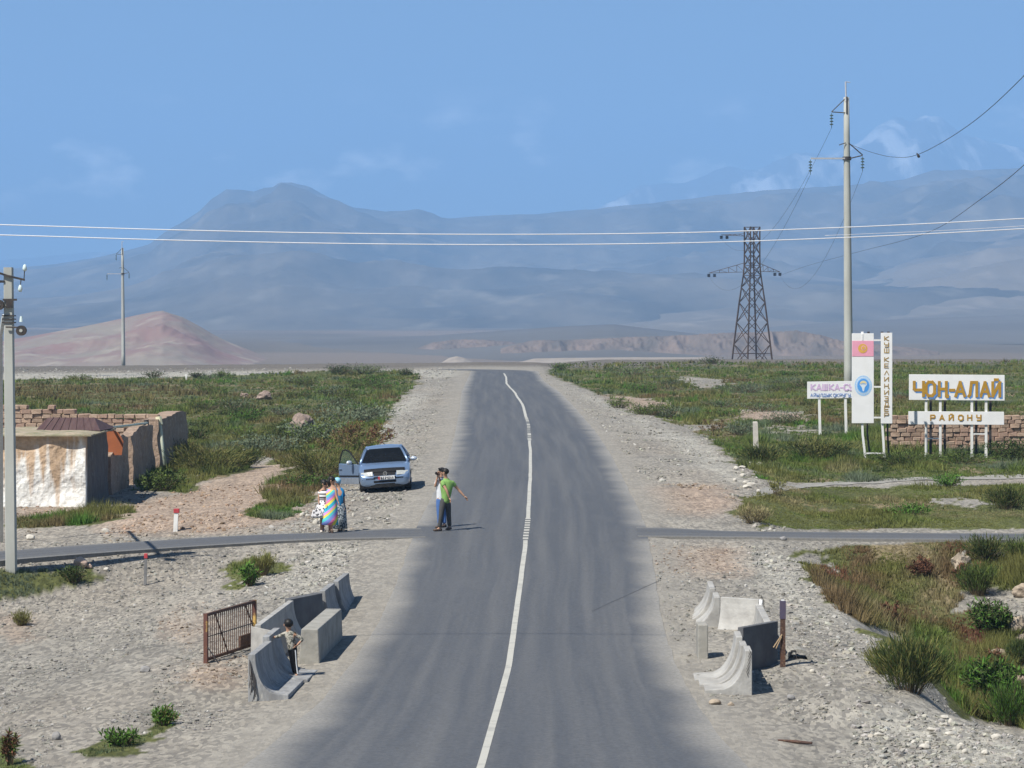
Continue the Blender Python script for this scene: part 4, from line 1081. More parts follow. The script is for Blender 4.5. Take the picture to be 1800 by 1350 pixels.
# ------------------------------------------------------------------ rusty lattice gate
g0, g1 = pix(362, 1166), pix(447, 1138)
gd = g1 - g0; gd.z = 0; gl = gd.length
t = thing('gate', 'rusty steel bar gate leaf standing on edge by the left shelter', 'gate', g0, (0, 0, math.atan2(gd.y, gd.x)))
gh = 84 * g0.y / 5000
dz = g1.z - g0.z
sh = lambda x: dz * x / gl
def gb(a, b, r, name, m, n=4): MB().tube([(a[0], a[2] if len(a) > 2 else 0, a[1] + sh(a[0]) + 0.04), (b[0], b[2] if len(b) > 2 else 0, b[1] + sh(b[0]) + 0.04)], r, n).build(name, m, t)
gb((0, -0.05), (0, gh), 0.055, 'stile', RUST_Y); gb((gl, -0.05), (gl, gh), 0.055, 'stile', RUST_Y)
gb((0, gh - 0.03), (gl, gh - 0.03), 0.038, 'rail', RUST); gb((0, 0.03), (gl, 0.03), 0.038, 'rail', RUST)
gb((0, gh * 0.5), (gl, gh * 0.5), 0.012, 'cross_bar', STEEL)
nb_ = 24
for k in range(1, nb_):
    gb((gl * k / nb_, 0.03), (gl * k / nb_, gh - 0.03), 0.011, 'bar', RUST)
gb((gl * 0.16, gh - 0.04, -0.02), (gl * 0.42, 0.05, -0.02), 0.014, 'diagonal', RUST); gb((gl * 0.78, gh - 0.04, -0.02), (gl * 0.97, gh * 0.4, -0.02), 0.014, 'diagonal', RUST)
MB().box((gl * 0.78, -0.03, 0.22 + sh(gl * 0.78)), (gl * 0.24, 0.05, 0.22)).build('lock_plate', RUST, t)
MB().tube([(-0.02, 0, gh * 0.4), (-0.08, -0.3, 0.0), (-0.12, -0.75, -0.02)], 0.012, 4).build('loose_wire', STEEL, t)

# ------------------------------------------------------------------ concrete trough segment shelters
def trough_profile(h=0.95, dpt=0.80, th=0.13, lip=0.20):
    """cross section: u toward the road, v up; solid behind a concave face"""
    pts = [(0, 0), (0, h), (th, h)]
    w = (dpt - th) * 0.62
    for k in range(1, 11):
        a = k / 10
        pts.append((th + w * (1 - math.cos(a * math.pi / 2)), lip + (h - lip) * (1 - math.sin(a * math.pi / 2))))
    pts += [(dpt, lip * 0.92), (dpt, 0)]
    return pts
def trough(name, p0, p1, side_, parent, h=0.95, dpt=0.8, m=CONC, th=0.13, lip=0.2):
    """segment with its back line from p0 to p1, concave face to side_ (unit vector toward the road)"""
    e = Vector(p1) - Vector(p0)
    o_ = parent.location
    ax = Vector(side_)
    return MB(o_).prism(trough_profile(h, dpt, th, lip), e, p0, ax, (0, 0, 1)).build(name, m, parent, bevel=0.012)
CONC_L = mat('trough_concrete', (0.33, 0.335, 0.335), (0.20, 0.20, 0.20), scale=2.2, rough=0.9, bump=0.012, bscale=12, c3=(0.38, 0.375, 0.35), stretch=(1.6, 1.6, 0.6))
CONC_D = mat('shade_toned_concrete', (0.14, 0.145, 0.15), (0.10, 0.10, 0.105), scale=2.2, rough=0.95, bump=0.012, bscale=12)  # splay panels turned from the sun: their shade is painted into this tone
CONC_B = mat('bright_trough_concrete', (0.44, 0.43, 0.40), (0.30, 0.29, 0.27), scale=2.4, rough=0.9, bump=0.008, bscale=18)
CONC_O = mat('block_concrete', (0.36, 0.345, 0.305), (0.26, 0.25, 0.22), scale=3.0, rough=0.92, bump=0.01, bscale=12)

n0 = pix(436, 1234)           # back foot of the nearest piece
f0 = pix(606, 1098)           # far piece, back foot approx
dirn = (pix(560, 1105) - n0); dirn.z = 0; dirn.normalize()
S2 = Vector((dirn.y, -dirn.x, 0))      # toward the road
Lsh = thing('road_shelter', 'grey curved concrete trough shelter left of the road with a boy on it', 'shelter', n0)
def up0(v, dz_=-0.04):
    v = Vector(v); v.z = n0.z + dz_; return v
sc_ = n0.y / 5000
hN = 84 * sc_
P = lambda along, across, dz_=-0.05: up0(n0 + dirn * along + S2 * across, dz_)
trough('segment', P(0, 0), P(2.1, 0), S2, Lsh, hN + 0.05, 0.72, CONC_L)
trough('segment', P(2.13, -0.05), P(3.6, -0.05), S2, Lsh, hN + 0.13, 0.84, CONC_L)
# recess: near splay, wall set back, far splay
MB(n0).prism([(0, 0), (0, hN + 0.06), (0.14, hN + 0.02), (0.2, 0)], P(4.5, -0.62) - P(3.62, -0.02), P(3.62, -0.02), S2 * 0.6 + dirn * 0.8, (0, 0, 1)).build('splay_panel', CONC_B, Lsh, bevel=0.01)
trough('segment', P(4.55, -0.55), P(9.3, -0.55), S2, Lsh, hN + 0.08, 1.0, CONC_B, th=0.12, lip=0.10)
MB(n0).box(P(7.0, 0.2, -0.04), (0.9, 4.7, 0.14), rz=math.atan2(dirn.y, dirn.x) - math.pi / 2).build('floor_slab', CONC_B, Lsh, bevel=0.01)
MB(n0).prism([(0, 0), (0, hN + 0.12), (0.14, hN + 0.10), (0.2, 0)], P(10.75, -0.12) - P(9.35, -0.62), P(9.35, -0.62), S2 * 0.9 - dirn * 0.35, (0, 0, 1)).build('splay_panel', CONC_D, Lsh, bevel=0.01)
trough('segment', P(10.85, -0.08), P(12.6, -0.08), S2, Lsh, hN + 0.14, 0.80, CONC_L)
trough('segment', P(12.63, 0), P(14.7, 0), S2, Lsh, hN + 0.18, 0.86, CONC_L)
# crumbled end with bent bars
for k in range(9):
    q = P(-0.015, 0.03 + 0.012 * k, 0.75 - 0.04 * k)
    MB(n0).tube([q, q + Vector((0.02 * math.sin(k), -0.04, -0.22 - 0.03 * (k % 3))), q + Vector((0.05 * math.cos(k * 2), -0.03, -0.42))], 0.007, 4).build('bent_bar', STEEL, Lsh)
bo = pix(562, 1166)
tB = thing('concrete_block', 'low grey concrete box block in front of the left shelter', 'block', bo)
bd = 3.9
M3 = MB(bo)
ex, ey = S2 * 0.40, dirn * bd
c0 = Vector(bo) - S2 * 0.0
hb = 0.66
lowv = [c0 - S2 * 0.42, c0, c0 + ey, c0 + ey - S2 * 0.42]
topv = [v + Vector((0, 0, hb)) - (S2 * -0.06 if i in (0, 3) else S2 * 0.03) for i, v in enumerate(lowv)]
M3.add([v - Vector((0, 0, 0.12)) for v in lowv] + topv, [(3, 2, 1, 0), (4, 5, 6, 7), (0, 1, 5, 4), (1, 2, 6, 5), (2, 3, 7, 6), (3, 0, 4, 7)])
M3.build('body', CONC_O, tB, bevel=0.02)

# right shelter
r0 = pix(1322, 1222)
rd = (pix(1338, 1108) - r0); rd.z = 0; rd = Vector((0.035, 1, 0)).normalized()
S3 = Vector((-rd.y, rd.x, 0))          # toward the road (left)
Rsh = thing('road_shelter', 'pale curved concrete trough shelter right of the road in full sun', 'shelter', r0)
P = lambda along, across, dz_=-0.06: Vector((*(r0 + rd * along + S3 * across).xy, r0.z + dz_))
hR = 82 * r0.y / 5000
trough('segment', P(0, 0), P(0.8, 0), S3, Rsh, hR + 0.02, 0.84, CONC_B, th=0.12, lip=0.16)
trough('segment', P(0.82, 0.05), P(1.5, 0.05), S3, Rsh, hR + 0.03, 0.86, CONC_B, th=0.12, lip=0.16)
trough('segment', P(1.52, 0.10), P(2.5, 0.10), S3, Rsh, hR + 0.10, 0.88, CONC_B, th=0.12, lip=0.16)
MB(r0).prism([(0, 0), (0, hR + 0.16), (0.12, hR + 0.16), (0.14, 0)], P(3.7, -0.68) - P(2.54, 0.04), P(2.54, 0.04), S3 * 0.85 + rd * 0.5, (0, 0, 1)).build('splay_panel', CONC_D, Rsh, bevel=0.01)
trough('segment', P(3.9, -0.66), P(9.2, -0.66), S3, Rsh, hR - 0.06, 0.66, CONC_B, th=0.14, lip=0.12)
MB(r0).box(P(6.6, 0.3, -0.04), (1.2, 4.6, 0.14), rz=math.atan2(rd.y, rd.x) - math.pi / 2).build('floor_slab', CONC_B, Rsh, bevel=0.01)
Ea, Eb = P(9.2, -0.62), P(9.7, 0.16)
fc = Vector((-0.40, -1, 0)).normalized()
trough('segment', Ea, Eb, fc, Rsh, hR + 0.04, 0.85, CONC_B, th=0.10, lip=0.12)
trough('segment', P(9.75, 0.20), P(10.9, 0.20), S3, Rsh, hR + 0.02, 1.25, CONC_B, th=0.12, lip=0.16)
trough('segment', P(10.92, 0.26), P(12.6, 0.26), S3, Rsh, hR + 0.10, 1.3, CONC_B, th=0.12, lip=0.16)
prf = trough_profile(hR + 0.04, 0.85, 0.10, 0.12)
MB(r0).tube([Ea + fc * p_[0] + Vector((0.045, -0.02, p_[1])) for p_ in prf[2:-1]], 0.04, 6).build('white_edging', WHITE, Rsh, smooth=True)
for k in range(8):
    q = P(-0.012, 0.015 + 0.008 * k, 0.72 - 0.055 * k)
    MB(r0).tube([q, q + Vector((-0.035, -0.01, 0.10))], 0.006, 4).build('bent_bar', STEEL, Rsh)
    q = P(9.15, -0.70 - 0.01 * k, 0.78 - 0.07 * k)
    MB(r0).tube([q, q + Vector((-0.06, -0.01, 0.12))], 0.007, 4).build('bent_bar', STEEL, Rsh)
rb = pix(1236, 1158)
tP = thing('concrete_block', 'upright pale concrete block standing before the right shelter', 'block', rb)
MB(rb).box(rb + Vector((0, 0.3, 0.24)), (0.195, 0.6, 0.84)).build('body', CONC_O, tP, bevel=0.02)
mh = pix(1402, 1158)
tM = thing('concrete_ring', 'broken concrete ring half buried in the gravel by the rusty post', 'concrete ring', mh)
b = MB(mh)
for k in range(12):
    a0, a1 = math.pi * k / 12, math.pi * (k + 1) / 12 - 0.02
    b.add([mh + Vector((r_ * math.cos(q), dy, r_ * math.sin(q) * 0.9 - 0.05)) for dy in (-0.05, 0.45) for r_, q in ((0.2, a0), (0.2, a1), (0.27, a1), (0.27, a0))], [(0, 1, 2, 3), (7, 6, 5, 4), (0, 4, 5, 1), (1, 5, 6, 2), (2, 6, 7, 3), (3, 7, 4, 0)])
b.build('ring', CONC_O, tM)
MB(mh).tube([mh + Vector((-0.15, -0.06, 0)), mh + Vector((-0.12, -0.06, 0.17)), mh + Vector((-0.05, -0.06, 0.17)), mh + Vector((-0.02, -0.06, 0))], 0.012, 4).build('lifting_loop', STEEL, tM)
rr_ = pix(1398, 1307)
tag(MB(rr_).tube([rr_ + Vector((-0.25, 0.25, 0.02)), rr_ + Vector((0, 0, 0.03)), rr_ + Vector((0.25, -0.15, 0.03))], [0.012, 0.03, 0.02], 6).build('scrap_bar', RUST), 'thin rusty scrap bar lying on the gravel at lower right', 'scrap metal').location = rr_

# ------------------------------------------------------------------ adobe house, ruined walls
def plaster():
    m = bpy.data.materials.new('stained_whitewash'); m.use_nodes = True
    n, l = m.node_tree.nodes, m.node_tree.links
    b = n['Principled BSDF']; b.inputs['Roughness'].default_value = 0.95; b.inputs['Specular IOR Level'].default_value = 0.1
    t = n.new('ShaderNodeTexCoord')
    mp_ = n.new('ShaderNodeMapping'); mp_.inputs['Scale'].default_value = (2.6, 2.6, 0.16); l.new(t.outputs['Object'], mp_.inputs['Vector'])
    ns = n.new('ShaderNodeTexNoise'); ns.inputs['Scale'].default_value = 1.0; ns.inputs['Detail'].default_value = 4; l.new(mp_.outputs['Vector'], ns.inputs['Vector'])
    s = n.new('ShaderNodeSeparateXYZ'); l.new(t.outputs['Object'], s.inputs['Vector'])
    g = n.new('ShaderNodeMapRange'); g.inputs[1].default_value = 0.2; g.inputs[2].default_value = 2.3; g.inputs[3].default_value = -0.16; g.inputs[4].default_value = 0.10; l.new(s.outputs['Z'], g.inputs[0])
    ad = n.new('ShaderNodeMath'); ad.operation = 'ADD'; l.new(ns.outputs['Fac'], ad.inputs[0]); l.new(g.outputs[0], ad.inputs[1])
    rp_ = n.new('ShaderNodeValToRGB'); rp_.color_ramp.elements[0].position = 0.44; rp_.color_ramp.elements[0].color = (0.80, 0.79, 0.75, 1); rp_.color_ramp.elements[1].position = 0.56; rp_.color_ramp.elements[1].color = (0.52, 0.38, 0.26, 1)
    l.new(ad.outputs[0], rp_.inputs['Fac'])
    f = n.new('ShaderNodeTexNoise'); f.inputs['Scale'].default_value = 7; f.inputs['Detail'].default_value = 8; l.new(t.outputs['Object'], f.inputs['Vector'])
    fr = n.new('ShaderNodeValToRGB'); fr.color_ramp.elements[0].position = 0.35; fr.color_ramp.elements[0].color = (0.82, 0.8, 0.77, 1); fr.color_ramp.elements[1].position = 0.6; fr.color_ramp.elements[1].color = (1.05, 1.05, 1.05, 1); l.new(f.outputs['Fac'], fr.inputs['Fac'])
    mm = n.new('ShaderNodeMixRGB'); mm.blend_type = 'MULTIPLY'; mm.inputs['Fac'].default_value = 1; l.new(rp_.outputs['Color'], mm.inputs['Color1']); l.new(fr.outputs['Color'], mm.inputs['Color2'])
    l.new(mm.outputs['Color'], b.inputs['Base Color'])
    bp = n.new('ShaderNodeBump'); bp.inputs['Distance'].default_value = 0.05; l.new(f.outputs['Fac'], bp.inputs['Height']); l.new(bp.outputs['Normal'], b.inputs['Normal'])
    return m
PLASTER = plaster()
ADOBE = mat('adobe', (0.38, 0.275, 0.20), (0.27, 0.195, 0.145), scale=2.2, rough=0.95, bump=0.05, bscale=7, c3=(0.46, 0.36, 0.28))
ADOBE_B = [mat('adobe_brick_%s' % k, c1, c2, scale=3, rough=0.95, bump=0.02, bscale=14) for k, c1, c2 in (('tan', (0.43, 0.31, 0.225), (0.34, 0.245, 0.18)), ('rosy', (0.40, 0.275, 0.205), (0.33, 0.225, 0.17)), ('buff', (0.46, 0.34, 0.25), (0.36, 0.265, 0.2)))]
MUDROOF = mat('mud_roof', (0.42, 0.34, 0.255), (0.22, 0.215, 0.13), scale=1.6, rough=0.95, bump=0.04, bscale=6)
SHEET = mat('rusted_sheet_roof', (0.085, 0.048, 0.046), (0.12, 0.075, 0.068), scale=1.5, rough=0.7, stretch=(4, 0.6, 1))
ORANGE = mat('orange_rust_sheet', (0.40, 0.13, 0.05), (0.30, 0.10, 0.045), scale=2.2, rough=0.8)
GREENP = mat('pale_green_paint', (0.52, 0.62, 0.52), (0.62, 0.60, 0.45), scale=3, rough=0.7)

hc = pix(150, 891)                        # near right corner of the house
xR = hc.x; yF = hc.y
house = thing('adobe_house', 'low whitewashed mud house with streaked plaster and flat earth roof', 'house', hc)
o = Vector(hc)
top = W(150, 767, yF).z
yBk = xR * 5000 / (192 - 900)
yBk = min(max(yBk, yF + 3), yF + 8)
xLh = W(-140, 0, yF).x
def wob_wall(name, x0, x1, y, z0, z1, th, m, parent, along='x', nx=24, nz=12, seed=3, top_fun=None, o=o):
    """rough earthen wall, a closed slab with uneven faces"""
    P_, F_ = [], []
    us = np.linspace(0, 1, nx); vs = np.linspace(0, 1, nz)
    for side_ in (0, 1):
        for v in vs:
            for u_ in us:
                a = x0 + (x1 - x0) * u_
                zt = z1 if top_fun is None else top_fun(u_)
                zz = z0 + (zt - z0) * v
                nn = (fbm(np.array([a * 1.3 + side_ * 31]), np.array([zz * 1.3]), seed, 4)[0] - 0.5) * 0.24
                thv = th * (1.0 - 0.22 * v)
                dpt = (-thv / 2 if side_ == 0 else thv / 2) + nn
                P_.append((a, y + dpt, zz) if along == 'x' else (y + dpt, a, zz))
    n_ = nx * nz
    for s_ in (0, 1):
        for j in range(nz - 1):
            for i in range(nx - 1):
                q = s_ * n_ + j * nx + i
                F_.append((q, q + 1, q + nx + 1, q + nx))
    idx = lambda s_, j, i: s_ * n_ + j * nx + i
    for i in range(nx - 1):
        F_.append((idx(0, nz - 1, i), idx(0, nz - 1, i + 1), idx(1, nz - 1, i + 1), idx(1, nz - 1, i)))
        F_.append((idx(0, 0, i), idx(0, 0, i + 1), idx(1, 0, i + 1), idx(1, 0, i)))
    for j in range(nz - 1):
        F_.append((idx(0, j, 0), idx(0, j + 1, 0), idx(1, j + 1, 0), idx(1, j, 0)))
        F_.append((idx(0, j, nx - 1), idx(0, j + 1, nx - 1), idx(1, j + 1, nx - 1), idx(1, j, nx - 1)))
    return MB(o).add(P_, F_).build(name, m, parent, smooth=False)
gz = hc.z
wob_wall('front_wall', xLh, xR, yF + 0.22, gz - 0.3, top, 0.42, PLASTER, house, 'x', 40, 18)
SHADE_R = mat('shade_toned_render', (0.17, 0.155, 0.14), (0.12, 0.11, 0.10), scale=2.0, rough=0.95, bump=0.03, bscale=8, stretch=(3, 3, 0.3), c3=(0.24, 0.225, 0.20))  # dark grey puts the end wall's shade into its colour
wob_wall('end_wall', yF + 0.44, yBk, xR - 0.22, gz - 0.4, top - 0.01, 0.40, SHADE_R, house, 'y', 28, 16, 5)
wob_wall('back_wall', xLh, xR - 0.45, yBk - 0.2, gz - 0.4, top - 0.02, 0.4, ADOBE, house, 'x', 20, 10, 6)
# earth roof slab with a lumpy overhanging edge
rx = np.linspace(xLh - 0.1, xR + 0.22, 44); ry_ = np.linspace(yF - 0.16, yBk + 0.15, 26)
RX, RY = np.meshgrid(rx, ry_)
ex_ = np.minimum(np.minimum(RX - rx[0], rx[-1] - RX), np.minimum(RY - ry_[0], ry_[-1] - RY))
RZ = top + 0.05 + 0.05 * step(0, 0.4, ex_) + 0.10 * (fbm(RX * 1.4, RY * 1.4, 91, 3) - 0.5)
RB = RZ * 0 + top + 0.006
vv = np.concatenate([np.stack([RX.ravel() - o.x, RY.ravel() - o.y, RZ.ravel() - o.z], 1), np.stack([RX.ravel() - o.x, RY.ravel() - o.y, RB.ravel() - o.z], 1)])
gf = grid_faces(*RX.shape); nR = RX.size
edge = [(j * 44 + 0) for j in range(26)]
rim = []
loop = [i for i in range(44)] + [j * 44 + 43 for j in range(1, 26)] + [25 * 44 + i for i in range(42, -1, -1)] + [j * 44 for j in range(24, 0, -1)]
for a_, b_ in zip(loop, loop[1:] + loop[:1]): rim.append((a_, a_ + nR, b_ + nR, b_))
link('earth_roof', np_mesh('earth_roof', vv, np.concatenate([gf, gf[:, ::-1] + nR, np.array(rim)]), MUDROOF), house)
# sheet metal roof hump on its rear half
zr_ = top + 0.09
ym = (yF + yBk) / 2
q0, q1, q2, q3 = W(62, 745, ym - 0.3), W(176, 748, ym - 0.3), W(166, 734, ym + 1.0), W(84, 734, ym + 1.0)
q0.z = q1.z = zr_
bl, brr = Vector((q0.x, ym + 2.4, zr_)), Vector((q1.x + 0.15, ym + 2.4, zr_))
MB(o).add([q0, q1, q2, q3, bl, brr], [(0, 1, 2, 3), (1, 5, 2), (0, 3, 4), (3, 2, 5, 4), (0, 4, 5, 1)]).build('sheet_roof', SHEET, house)
for k in range(1, 8):
    a_ = q3.lerp(q2, k / 8); b_ = q0.lerp(q1, k / 8)
    MB(o).tube([a_ + Vector((0, 0, 0.012)), b_ + Vector((0, 0, 0.012))], 0.016, 4).build('roof_seam', SHEET, house)
c_ = W(178, 752, yBk - 0.6); c_.z = top + 0.17
MB(o).box(c_ + Vector((0.05, 0, -0.01)), (0.30, 0.5, 0.14)).build('roof_stone', mat('white_lump', (0.62, 0.58, 0.5), (0.5, 0.46, 0.4), scale=6), house, bevel=0.04)

ru = thing('rusted_sheet', 'rounded orange rusted metal sheet leaning behind the house corner', 'metal sheet', W(200, 800, yBk + 1.2))
ou = ru.location
pol = [(187, 800), (187, 757), (192, 755), (200, 756), (207, 760), (213, 767), (217, 776), (214, 800)]
yq = yBk + 1.2
MB(ou).add([W(px, py, yq) for px, py in pol] + [W(px, py, yq) + Vector((0, 0.03, 0)) for px, py in pol], [tuple(range(8)), tuple(reversed(range(8, 16)))] + [(i, (i + 1) % 8, (i + 1) % 8 + 8, i + 8) for i in range(8)]).build('sheet', ORANGE, ru)
MB(ou).box(W(192, 796, yq) + Vector((0, 0.12, -0.5)), (0.08, 0.08, 1.5)).build('stake', STEEL, ru)

def ruin(label, pxa, pxb, rows, th=0.5, seed=9):
    ya_, yb_ = xR * 5000 / (pxa - 900), xR * 5000 / (pxb - 900)
    gz_ = float(G(np.array([xR]), np.array([ya_]))[0])
    t_ = thing('ruined_wall', label, 'wall', (xR, ya_, gz_))
    tf = lambda u_: CAM_Z - (np.interp(u_, np.linspace(0, 1, len(rows)), rows) - 560) / 5000 * (ya_ + (yb_ - ya_) * u_) + 0.10 * (fbm(np.array([u_ * 9.0]), np.array([seed * 1.0]), seed, 3)[0] - 0.5)
    wob_wall('wall_body', ya_, yb_, xR - th / 2, gz_ - 0.4, 1, th, ADOBE, t_, 'y', 26, 12, seed, tf, Vector(t_.location))
    return t_
ruin('broken mud wall stub nearest the house with sloping top', 197, 228, [800, 786, 770, 764, 768], 0.75, 9)
ruin('middle broken mud wall stub with rising top', 234, 271, [766, 757, 750, 745, 747], 0.6, 10)
rc = ruin('tall far mud wall stub with a white lit peak', 281, 333, [738, 735, 731, 726, 721, 725], 0.85, 12)
yq = xR * 5000 / (283 - 900)
pl = thing('leaning_pole', 'pale green pole leaning against the far mud wall stub', 'pole', W(290, 816, yq - 0.5))
MB(pl.location).tube([W(290, 818, yq - 0.5), W(283, 760, yq - 0.15), W(279, 735, yq - 0.05)], 0.075, 8).build('shaft', GREENP, pl, smooth=True)
MB(pl.location).tube([W(281, 747, yq - 0.1), W(278.5, 733, yq - 0.04)], 0.13, 8).build('sleeve', mat('cream_sleeve', (0.68, 0.66, 0.45), (0.6, 0.57, 0.4), scale=5), pl)
ra = thing('rail', 'pale green pipe rail running from the house roof to the brick wall', 'rail', W(196, 752, yBk + 0.1))
MB(ra.location).tube([W(190, 752, yBk - 0.1), W(230, 747.5, yBk + 7), W(259, 743.5, yBk + 12)], 0.05, 6).build('pipe', GREENP, ra)
MB(ra.location).tube([W(194, 758, yBk + 0.25), W(194, 748, yBk + 0.25)], 0.09, 6).build('bracket', STEEL, ra)
MB(ra.location).tube([W(258, 752, yBk + 12), W(257.5, 738, yBk + 12)], 0.10, 6).build('bracket', STEEL, ra)

# mud brick walls laid brick by brick
brick_me = []
for k in range(9):
    rr = random.Random(100 + k)
    bm = bmesh.new(); bmesh.ops.create_cube(bm, size=1.0)
    bmesh.ops.bevel(bm, geom=bm.edges[:], offset=0.09, segments=1, affect='EDGES')
    for v in bm.verts: v.co += Vector((rr.uniform(-.04, .04), rr.uniform(-.05, .05), rr.uniform(-.05, .05)))
    me = bpy.data.meshes.new('brick'); bm.to_mesh(me); bm.free()
    me.materials.append(ADOBE_B[k % 3]); brick_me.append(me)
def brick_wall(label, pxa, pxb, y, toprow, bw, bh, depth=0.45, zmin=None):
    xa, xb = W(pxa, 0, y).x, W(pxb, 0, y).x
    gz_ = float(np.min(G(np.linspace(xa, xb, 12), np.full(12, y)))) - 0.1
    t_ = thing('mud_brick_wall', label, 'wall', (xa, y, gz_))
    rr = random.Random(int(pxa) + 5)
    if zmin is not None: gz_ = max(gz_, zmin)
    MB((xa, y, t_.location.z)).prism([(xa, t_.location.z - 0.3)] + [(xb, t_.location.z - 0.3)] + [(xa + (xb - xa) * q, CAM_Z - (toprow(pxa + (pxb - pxa) * q) + 5 - 560) / 5000 * y - bh) for q in (1, 0.85, 0.7, 0.55, 0.4, 0.25, 0.1, 0)], (0, depth - 0.16, 0), (0, y + 0.08, 0)).build('mortar_core', mat('mud_mortar', (0.34, 0.24, 0.175), (0.27, 0.19, 0.14), scale=3, rough=0.95), t_)
    z = gz_; row_i = 0; n_ = 0
    while True:
        x = xa - (bw / 2 if row_i % 2 else 0); any_ = False
        while x < xb:
            w = bw * rr.uniform(0.70, 1.25)
            if xa - 0.1 <= x + w / 2 <= xb:
                pxm = 900 + 5000 * (x + w / 2) / y
                if z + bh * 0.8 < CAM_Z - (toprow(pxm) - 560) / 5000 * y:
                    o_ = link('brick', rr.choice(brick_me), t_)
                    o_.location = (x + w / 2 - xa, depth / 2 + rr.uniform(-.05, .05), z + bh / 2 - t_.location.z)
                    o_.scale = (w * 0.97, depth, bh * rr.uniform(0.86, 1.0)); o_.rotation_euler = (rr.uniform(-.04, .04), rr.uniform(-.06, .06), rr.uniform(-.04, .04))
                    any_ = True; n_ += 1
            x += w
        z += bh; row_i += 1
        if not any_ and row_i > 2: break
    return t_
tr = lambda px: np.interp(px, [-60, 40, 79, 80, 101, 103, 130, 160, 200, 249, 250, 272], [714, 713, 715, 712, 712, 717, 721, 723, 723, 724, 726, 726])
YW = 118.0
brick_wall('long mud brick wall behind the white house with a stepped top', -60, 272, YW, tr, 0.42, 0.19, zmin=0.6)
YW2 = max(YA + 6, 124)
tr2 = lambda px: np.interp(px, [1560, 1600, 1700, 1760, 1800, 1950], [729, 727, 727, 726, 725, 724])
brick_wall('long rosy mud brick wall behind the wide welcome sign', 1566, 1950, YW2, tr2, 0.40, 0.19)

# ------------------------------------------------------------------ vegetation
LEAF = mat('foliage', (1, 1, 1), attr='tint', scale=3.0, rough=0.75, spec=0.15)
def blades(P_, h, w, lean, nb, colr, rng):
    """P_ (n,3) clump feet -> triangles of nb leaning blades each; h, w per clump"""
    n = len(P_)
    ang = rng.uniform(0, 2 * np.pi, (n, nb)); tilt = rng.uniform(0.05, 1, (n, nb)) * lean[:, None]
    hh = h[:, None] * rng.uniform(0.55, 1.1, (n, nb))
    rad = (0.5 * h)[:, None] * rng.uniform(0, 0.55, (n, nb))
    bx_ = P_[:, None, 0] + np.cos(ang) * rad; by_ = P_[:, None, 1] + np.sin(ang) * rad
    a2 = rng.uniform(0, 2 * np.pi, (n, nb))
    ww = w[:, None] * rng.uniform(0.6, 1.2, (n, nb)) / 2
    z0 = P_[:, None, 2] - 0.02
    v = np.empty((n, nb, 3, 3), np.float32)
    v[..., 0, 0] = bx_ - np.cos(a2) * ww; v[..., 0, 1] = by_ - np.sin(a2) * ww; v[..., 0, 2] = z0
    v[..., 1, 0] = bx_ + np.cos(a2) * ww; v[..., 1, 1] = by_ + np.sin(a2) * ww; v[..., 1, 2] = z0
    v[..., 2, 0] = bx_ + np.cos(ang) * hh * tilt; v[..., 2, 1] = by_ + np.sin(ang) * hh * tilt; v[..., 2, 2] = z0 + hh * np.sqrt(np.clip(1 - 0.6 * tilt ** 2, 0.2, 1))
    c = np.repeat(np.repeat(colr[:, None, None, :], nb, 1), 3, 2) * rng.uniform(0.75, 1.25, (n, nb, 1, 1))
    return v.reshape(-1, 3), c.reshape(-1, 3)

def sample_ground(px, py):
    """ground points seen at pixels (vectorised; coarse march then refine)"""
    best = np.full(px.shape, np.nan)
    todo = np.arange(px.size)
    pd, prev = None, None
    for yv in np.geomspace(36, 420, 170):
        x = (px[todo] - 900) / 5000 * yv
        d = CAM_Z - (py[todo] - 560) / 5000 * yv - G(x, np.full_like(x, yv), False)
        if prev is not None:
            hit = (d < 0)
            best[todo[hit]] = prev + (yv - prev) * (pd[hit] / np.maximum(pd[hit] - d[hit], 1e-6))
            todo = todo[~hit]; d = d[~hit]
        pd, prev = d, yv
        if not len(todo): break
    ok = ~np.isnan(best)
    x = (px[ok] - 900) / 5000 * best[ok]; y = best[ok]
    return np.stack([x, y, G(x, y)], 1), ok

def in_pixels(n, box, seed):
    g = np.random.default_rng(seed)
    return g.uniform(box[0], box[2], n), g.uniform(box[1], box[3], n)

